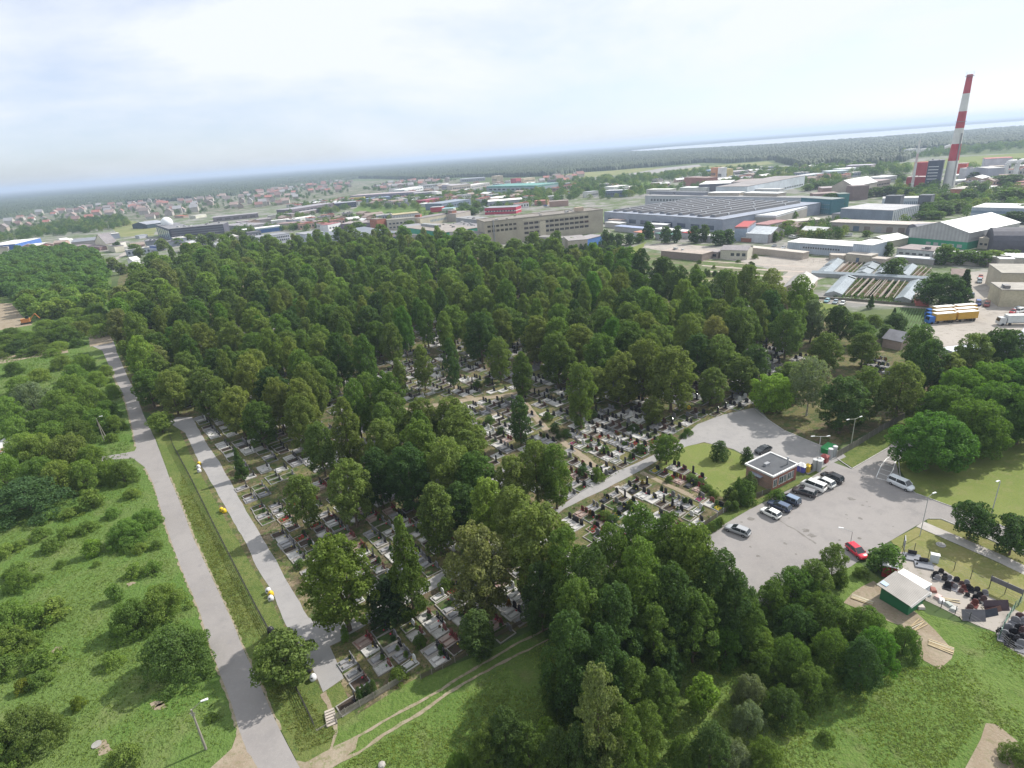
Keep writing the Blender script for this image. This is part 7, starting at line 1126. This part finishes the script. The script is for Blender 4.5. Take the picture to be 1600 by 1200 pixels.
# bell-shaped waste containers in sets
def bell(px, c, label, s=1.0):
    s *= .82
    p = P(*px); e = empty('waste_container', (p.x, p.y, .05), 0, label, 'waste bin', 'waste containers beside the paved path'); m = plain(c, .45, 0, .1)
    MB().lathe([(.5 * s, 0), (.6 * s, .1), (.62 * s, .6 * s), (.5 * s, 1.0 * s), (.25 * s, 1.25 * s), (.08 * s, 1.32 * s)], 14).build('body', m, e, smooth=True); MB().at(0, -.5 * s, .85 * s).cbox(0, 0, 0, .3, .22, .2).build('opening', DK, e); MB().tube((0, 0, 1.3 * s), (0, 0, 1.45 * s), .06, .06, 8).build('lifting_eye', plain((.3, .3, .3)), e)
WB, YB, KB = (.58, .58, .6), (.6, .43, .015), (.025, .025, .03)
for px, c, l in [((251, 674), KB, 'black waste bell at the far end of the path'), ((246, 673), WB, 'white waste bell beside the black one at the path end'), ((312, 727), YB, 'yellow waste bell with two white ones, far set'), ((311, 732), WB, 'upper white waste bell of the far yellow set'), ((312, 738), WB, 'lower white waste bell of the far yellow set'), ((351, 801), YB, 'single pair yellow waste bell by the path, right one'), ((347, 799), YB, 'single pair yellow waste bell by the path, left one'),
                 ((420, 926), WB, 'upper white waste bell of the near yellow set'), ((424, 931), YB, 'yellow waste bell between two white ones'), ((424, 938), WB, 'lower white waste bell of the near yellow set'), ((424, 989), KB, 'black bin against the wire fence'), ((481, 1043), WB, 'white waste bell above the black pair'), ((482, 1050), KB, 'black waste bell nearest the round tree'), ((490, 1062), WB, 'white waste bell below the black one')]: bell(px, c, l, 1.15 if c == KB else 1.0)
p = P(1077, 637); bell((1076, 639), YB, 'yellow container under the trees by the plaza')
# stonemason's cabin and yard
rz = rad(27); w, d = 3.9, 4.3; p2 = P(1417.5, 962); e = empty('cabin', (p2.x, p2.y, .06), rz, 'green timber cabin under a grey sheet roof', 'cabin')
MB().add([(0, 0, -.1), (w, 0, -.1), (w, d, -.1), (0, d, -.1), (0, 0, 2.2), (w, 0, 2.5), (w, d, 2.9), (0, d, 2.6)], [(3, 2, 1, 0), (4, 5, 6, 7), (0, 1, 5, 4), (1, 2, 6, 5), (2, 3, 7, 6), (3, 0, 4, 7)]).build('wall', ribbed((.02, .16, .07), .25), e)
o = .55; rf = MB().add([(x, y, z + k) for k in (.03, .11) for x, y, z in ((-o, -o, 2.16), (w + o, -o, 2.5), (w + o, d + o, 2.96), (-o, d + o, 2.62))], [(3, 2, 1, 0), (4, 5, 6, 7), (0, 1, 5, 4), (1, 2, 6, 5), (2, 3, 7, 6), (3, 0, 4, 7)]).build('roof', ribbed((.25, .235, .22), .3, .3), e)
MB().add([(-o - .05, -o - .03, 2.1), (w + o + .05, -o - .03, 2.44), (w + o + .05, -o + .18, 2.66), (-o - .05, -o + .18, 2.32)], [(0, 1, 2, 3)]).build('roof_edge', plain((.62, .64, .66)), rf); MB().add([(.1, d - .6, 2.77), (.9, d - .6, 2.84), (.9, d + .4, 2.94), (.1, d + .4, 2.87)], [(0, 1, 2, 3)]).build('roof_patch', plain((.4, .52, .68)), rf)
p = P(1428, 906, 2); e = empty('container', (p.x - .9, p.y + 1.8, .06), rad(-63), 'white roofed container standing behind the green cabin', 'container'); MB().box(-.2, 4.0, -1.0, 1.0, 0, 2.0).build('body', plain((.5, .52, .56)), e); MB().box(-.3, 4.1, -1.1, 1.1, 2.0, 2.1).build('roof', plain((.82, .82, .8)), e)
p = P(1388, 898); e = empty('kiosk', (p.x, p.y, .06), rad(-32), 'dark red booth between tree and cabin', 'booth'); MB().box(-1, 1, -1, 1, 0, 2.3).build('wall', plain((.3, .03, .03)), e); MB().box(-1.15, 1.15, -1.15, 1.15, 2.3, 2.4).build('roof', plain((.5, .5, .52)), e)
p = P(1411, 861); e = empty('billboard', (p.x, p.y, .05), rad(58), 'white notice board on two posts at the yard corner', 'sign'); MB().box(-.9, .9, -.04, .04, .8, 2.7).build('board', plain((.55, .56, .6)), e); MB().box(-.75, .75, -.06, -.041, 1.9, 2.5).box(-.75, .3, -.06, -.041, 1.1, 1.6).build('print', plain((.25, .26, .32)), e); [MB().tube((x, .08, 0), (x, .08, 2.7), .05, .05, 6).build('post', DK, e) for x in (-.8, .8)]
p = P(1459, 878); e = empty('cabinet', (p.x, p.y, .05), rad(-30), 'pale grey electrical cabinet on the dry grass', 'cabinet'); MB().box(-.6, .6, -.35, .35, 0, 1.5).build('body', plain((.55, .6, .6)), e); MB().box(-.66, .66, -.4, .4, 1.5, 1.58).build('lid', plain((.75, .76, .76)), e)
e = empty('manhole', (P(1470, 852).x, P(1470, 852).y, .055), 0, 'round concrete manhole cover on the dry grass', 'manhole cover'); MB().tube((0, 0, 0), (0, 0, .12), .75, .75, 20).build('ring', plain((.33, .32, .31)), e); MB().tube((0, 0, .12), (0, 0, .15), .5, .5, 20).build('lid', plain((.24, .23, .22)), e)
e = empty('manhole', (P(151, 1164).x, P(151, 1164).y, .04), 0, 'pale concrete ring in the left meadow', 'manhole cover'); MB().tube((0, 0, 0), (0, 0, .12), .6, .6, 16).build('ring', plain((.3, .29, .27)), e)
e = empty('boulder', (P(597, 1197).x, P(597, 1197).y, .05), 0, 'pale boulder at the bottom edge of the meadow', 'rock'); MB().lathe([(.35, 0), (.5, .15), (.42, .38), (.2, .5)], 7).build('rock', plain((.34, .32, .3)), e)
# displayed stones
DS = [(1461, 897, 'black'), (1470, 892, 'black'), (1476, 899, 'black'), (1483, 902, 'grey'), (1464, 903, 'grey'), (1475, 904, 'black'), (1480, 913, 'black'), (1494, 906, 'black'), (1502, 911, 'brown'), (1492, 916, 'grey'), (1487, 914, 'brown'), (1501, 923, 'brown'), (1505, 917, 'red'), (1510, 910, 'grey'), (1512, 917, 'black'), (1517, 919, 'black'), (1511, 929, 'black'), (1526, 921, 'black'), (1523, 933, 'black'), (1530, 930, 'black'), (1538, 926, 'grey'), (1523, 941, 'red'), (1515, 949, 'brown'), (1536, 936, 'brown'), (1540, 942, 'grey')]
SC = {'black': (.02, .02, .024), 'grey': (.2, .2, .22), 'brown': (.1, .06, .06), 'red': (.14, .05, .045)}
hm = {}
for k, c in SC.items():
    pr = [(-.5, 0), (.5, 0), (.55, .6), (.3, .95), (0, 1.05), (-.35, .9), (-.55, .55)]; n = len(pr)
    hm[k] = (MB().add([(x, -.09, z + .22) for x, z in pr] + [(x, .09, z + .22) for x, z in pr], [tuple(range(n)), tuple(range(2 * n - 1, n - 1, -1))] + [(i, n + i, n + (i + 1) % n, (i + 1) % n) for i in range(n)]).mesh('stone', plain(c, .15)), MB().box(-.65, .65, -.25, .25, 0, .22).mesh('base', plain(tuple(v * 1.5 for v in c), .3)), MB().box(-.7, .7, -1.5, -.3, 0, .14).mesh('slab', plain(c, .15)))
for i, (x, y, k) in enumerate(DS):
    p = P(x, y + 3); e = empty('headstone', (p.x, p.y, .06), rad(-35) + BR.uniform(-.3, .3)); tag(e, None, 'headstone', 'polished headstones on display'); s = BR.uniform(.58, .8); e.scale = (s, s, s)
    for nm, me in zip(('stone', 'base', 'slab'), hm[k][:2 if i % 3 else 3]): link(nm, me, e)
    REG.append((e, k + ' display headstone', p.x, p.y))
for i, (x, y, k) in enumerate([(1573, 985, 'grey'), (1582, 992, 'black'), (1590, 985, 'black'), (1577, 1001, 'black'), (1586, 1003, 'black'), (1595, 1000, 'black'), (1594, 1010, 'grey'), (1598, 990, 'brown'), (1585, 974, 'grey'), (1592, 968, 'brown'), (1599, 975, 'grey'), (1568, 995, 'grey')]):
    p = P(x, y); e = empty('headstone', (p.x, p.y, .06), rad(-30) + BR.uniform(-.3, .3)); tag(e, None, 'headstone', 'polished headstones on display')
    for nm, me in zip(('stone', 'base', 'slab'), hm[k]): link(nm, me, e)
    REG.append((e, k + ' display headstone', p.x, p.y))
for px, sz, rzd, tilt, c, l in [((1522, 971), (3.2, 1.7), -8, 62, (.13, .125, .14), 'large grey slab leaning on a rack by the lower wire fence'), ((1558, 955), (3.6, 1.6), -4, 60, (.06, .035, .045), 'dark brown rack of upright slabs'), ((1548, 964), (2.6, 1.1), 8, 62, (.03, .035, .05), 'blue black slab with a white edge'), ((1553, 958), (2.8, .8), 10, 62, (.1, .05, .04), 'narrow brown slab in front of the racks')]:
    p = P(*px); e = empty('stone_slab', (p.x, p.y, .06), rad(rzd), l, 'slab', 'stone slabs stored on racks'); m = MB().at(0, 0, 0, 0, rad(tilt)).box(-sz[0] / 2, sz[0] / 2, 0, sz[1], -.05, .05).build('slab', plain(c, .3), e); MB().box(-sz[0] / 2, sz[0] / 2, .75, .85, 0, .12).box(-sz[0] / 2, -sz[0] / 2 + .1, 0, .9, 0, .1).box(sz[0] / 2 - .1, sz[0] / 2, 0, .9, 0, .1).build('rack', plain((.4, .36, .3)), e)
a, b = P(1544, 918), P(1595, 941); d = b - a; e = empty('advertising_board', (a.x, a.y, .05), math.atan2(d.y, d.x), 'long grey board raised on posts at the yard edge', 'board'); MB().box(0, d.length, -.05, .05, 1.4, 2.3).build('board', plain((.16, .155, .17), .6), e)
for t in (0.02, .5, .98): MB().tube((t * d.length, .1, 0), (t * d.length, .1, 2.4), .05, .05, 6).build('post', DK, e)
for px, l in (((1425, 872), 'grey polished sample slab at the yard corner'), ((1443, 884), 'second grey polished sample slab beside the first')):
    p = P(*px); e = empty('sample_grave', (p.x, p.y, .06), rad(-27), l, 'sample grave', 'sample graves of the stonemason'); MB().box(-1.3, 1.3, -1, 1, 0, .25).build('slab', plain((.24, .25, .28), .2), e); MB().box(-.6, .7, .75, .95, .25, .95).build('headstone', plain((.02, .02, .025), .15), e); MB().box(-1.1, -.9, -.4, -.1, .25, .5).build('vase', plain((.03, .03, .03)), e)
for i, (x, y, a_, n, l) in enumerate([(1347, 938, -40, 5, 'stack of yellow planks nearest the red booth'), (1433, 978, 25, 5, 'loose heap of pale planks by the cabin'), (1470, 1012, -40, 6, 'stack of yellow planks on the sand'), (1481, 936, -20, 3, 'pale boards lying on the yard')]):
    p = P(x, y); e = empty('timber_stack', (p.x, p.y, .06), rad(a_), l, 'planks', 'timber lying about the yard')
    for k in range(n): MB().at(0, 0, 0, rad(BR.uniform(-12, 12) if i in (1, 3) else BR.uniform(-3, 3))).box(-1.5, 1.5, -.6 + k * .24, -.44 + k * .24, .05 + .03 * (k % 2), .13 + .03 * (k % 2)).build('plank', plain(BR.choice([(.42, .34, .21), (.36, .28, .16), (.42, .38, .29)])), e)
for i, (x, y, c) in enumerate([(1465, 934, (.55, .4, .38)), (1471, 940, (.6, .6, .62)), (1482, 946, (.35, .38, .36)), (1449, 929, (.5, .52, .52)), (1438, 950, (.5, .45, .42)), (1490, 953, (.42, .43, .42)), (1458, 923, (.25, .1, .08))]):
    p = P(x, y); e = empty('stone_block', (p.x, p.y, .06), rad(30 + i * 37), ('pink', 'white', 'grey green', 'light grey', 'beige', 'pale grey', 'small rust red')[i] + ' rough block left beside the yard path', 'stone block', 'rough blocks of the yard'); MB().add([(-.6, -.4, 0), (.6, -.45, 0), (.55, .4, 0), (-.5, .45, 0), (-.5, -.3, .4), (.5, -.4, .32), (.45, .3, .42), (-.45, .35, .35)], [(3, 2, 1, 0), (4, 5, 6, 7), (0, 1, 5, 4), (1, 2, 6, 5), (2, 3, 7, 6), (3, 0, 4, 7)]).build('block', plain(c), e)
e = empty('excavator', (P(42, 506).x, P(42, 506).y, 0), .5, 'orange machine parked on the bare ground at the left edge', 'excavator'); O_ = plain((.5, .2, .06), .6); MB().box(-2.5, 2.5, -1.5, -.7, 0, 1).box(-2.5, 2.5, .7, 1.5, 0, 1).build('track', DK, e); MB().box(-2, 2, -1.3, 1.3, 1, 3).build('body', O_, e); MB().box(.3, 1.8, -1.2, 0, 3, 4.3).build('cab', GL, e); MB().tube((2, 0, 2), (5, 0, 5), .3, .25, 6).tube((5, 0, 5), (6.5, 0, 2), .25, .2, 6).build('arm', O_, e)
patch('yard', [(-60, 482), (0, 474), (18, 474), (40, 500), (50, 508), (0, 516), (-60, 522)], G_dirt, .03, 3, .4)
# spoil heaps
for px, s, l in (((1243, 482), 5.5, 'large dark brown earth heap behind the trees'), ((1092, 405), 4, 'small dark red brick rubble heap')):
    p = P(*px); e = empty('earth_heap', (p.x, p.y, 0), 0, l, 'heap'); mb = MB(); n = 18; v = [(0, 0, s * .5)]; f = []
    for k, (rr_, zz) in enumerate(((.3, .42), (.6, .24), (1, -.02))):
        for i in range(n): a = 6.283 * i / n; q = rr_ * s * BR.uniform(.85, 1.15); v.append((math.cos(a) * q * 1.3, math.sin(a) * q, zz * s * BR.uniform(.8, 1.15)))
    f = [(0, 1 + i, 1 + (i + 1) % n) for i in range(n)] + [(1 + k * n + i, 1 + (k + 1) * n + i, 1 + (k + 1) * n + (i + 1) % n, 1 + k * n + (i + 1) % n) for k in range(2) for i in range(n)]
    mb.add(v, f).build('earth', plain((.13, .085, .07) if s > 5 else (.2, .07, .05), .95, 0, .5, 2), e)
# ------------------------------------------------------------------ haze
mh = bpy.data.materials.new('haze'); mh.use_nodes = True; t_ = mh.node_tree; t_.nodes.clear(); o_ = t_.nodes.new('ShaderNodeOutputMaterial'); v_ = t_.nodes.new('ShaderNodeVolumePrincipled'); v_.inputs['Color'].default_value = (.64, .78, 1, 1); v_.inputs['Density'].default_value = .00014; v_.inputs['Anisotropy'].default_value = .2; t_.links.new(v_.outputs[0], o_.inputs['Volume'])
hz = MB().box(-70000, 70000, -70000, 70000, -1.5, 125).build('haze', mh); tag(hz, 'thin summer haze over the plain', 'haze', kind='stuff')
# ------------------------------------------------------------------ labels that tell one from another
LM = {'brick gatehouse': (1210, 760), 'red van': (1338, 868), 'green cabin': (1415, 940), 'lone white minibus': (1407, 761), 'silver estate car': (1152, 832), 'wooden steps': (516, 1120), 'black bin at the fence': (424, 989), 'near yellow bins': (424, 932), 'single yellow bins': (349, 800), 'far yellow bins': (312, 732),
      'waste bell at the path end': (249, 674), 'leftmost lamp pole': (322, 1171), 'braced wooden pole': (163, 689), 'gate pillars': (1290, 722), 'double armed lamp mast': (1329, 700), 'big pale tree': (748, 960), 'pointed conical tree': (634, 960), 'path fork': (510, 985), 'junction of the dirt tracks': (500, 1180), 'where the side lane leaves the road': (215, 708),
      'far end of the left road': (155, 530), 'crossing of the main path': (1010, 725), 'lone round tree on the main path': (1042, 725), 'plaza entrance': (1085, 675), 'dark narrow tree in the clearing': (707, 600), 'tall tree by the clearing': (907, 660), 'yellow container': (1076, 639), 'lawn lamp': (1549, 803), 'street tree pair': (1555, 855), 'notice board': (1411, 861),
      'yellow lorries': (1490, 500), 'long shed roof': (1495, 540), 'huge greenhouse tree': (1472, 475), 'gabled garden house': (1243, 460), 'three parked cars': (1303, 475), 'white house on waste ground': (1147, 403), 'ridged factory': (1100, 350), 'green factory front': (665, 375), 'beige factory block': (850, 375), 'dark office block': (305, 375), 'blue warehouse': (40, 385), 'orange roof sheets': (260, 415),
      'great chimney': (1481, 294), 'teal office': (1280, 325), 'green based hangar': (1465, 385), 'grey shed behind the trees': (1395, 540), 'left wood edge': (60, 480), 'leftmost lane': (50, 555), 'round tree by the road': (455, 1067), 'bottom edge of the meadow': (700, 1190), 'dirt track bend': (750, 1040), 'forecourt corner': (1190, 940),
      'lone dark hangar': (218, 358), 'radar dome': (262, 358), 'mauve warehouse': (365, 347), 'bright white roofs': (478, 345), 'logistics hall': (590, 310), 'long dark warehouse': (490, 328), 'white distribution hall': (800, 296), 'lower left corner': (20, 1180), 'big round bush': (268, 1060), 'sand patch': (1450, 1030), 'right stone yard': (1590, 990), 'concrete ring': (151, 1164), 'paved path end': (520, 1075)}
LW = {k: P(*v) for k, v in LM.items()}
ORD = ['', 'second ', 'third ', 'fourth ', 'fifth ', 'sixth ', 'seventh ', 'eighth ', 'ninth ', 'tenth ', 'eleventh ', 'twelfth ']
SEC = {'r': 'right of the ', 'l': 'left of the ', 'b': 'beyond the ', 'f': 'in front of the '}
def sector(dx, dy): return ('r' if dx > 0 else 'l') if abs(dx) > abs(dy) else ('b' if dy > 0 else 'f')
rank = {}
for kname, lw_ in LW.items():
    by = {}
    for i, (o, ph, x, y) in enumerate(REG):
        dx, dy = x - lw_.x, y - lw_.y; by.setdefault((ph, sector(dx, dy)), []).append((math.hypot(dx, dy), i))
    for (ph, s), lst in by.items():
        lst.sort()
        for k, (dist, i) in enumerate(lst[:12]): rank.setdefault(i, []).append((k + dist * .02, k, kname, s, dist))
left = 0
for i, (o, ph, x, y) in enumerate(REG):
    if i in rank:
        _, k, kn, s, dist = min(rank[i]); o['label'] = (ph + ', ' + ORD[k] + 'nearest ' + SEC[s] + kn) if len((ph + ' ' + kn).split()) <= 12 else ' '.join((ph.replace(', ' + ph.split(', ')[-1], '') + ', ' + ORD[k] + 'nearest ' + SEC[s] + kn).split())
        if len(o['label'].split()) > 16: o['label'] = ' '.join(o['label'].replace(' with', '').replace(' kerb', '').split()[:16])
    else: left += 1; o['label'] = ph + ', one of many crowded together'; o['group'] = (o.get('group') or 'things') + ', ' + ph
print('labels', len(REG), 'shared', left)
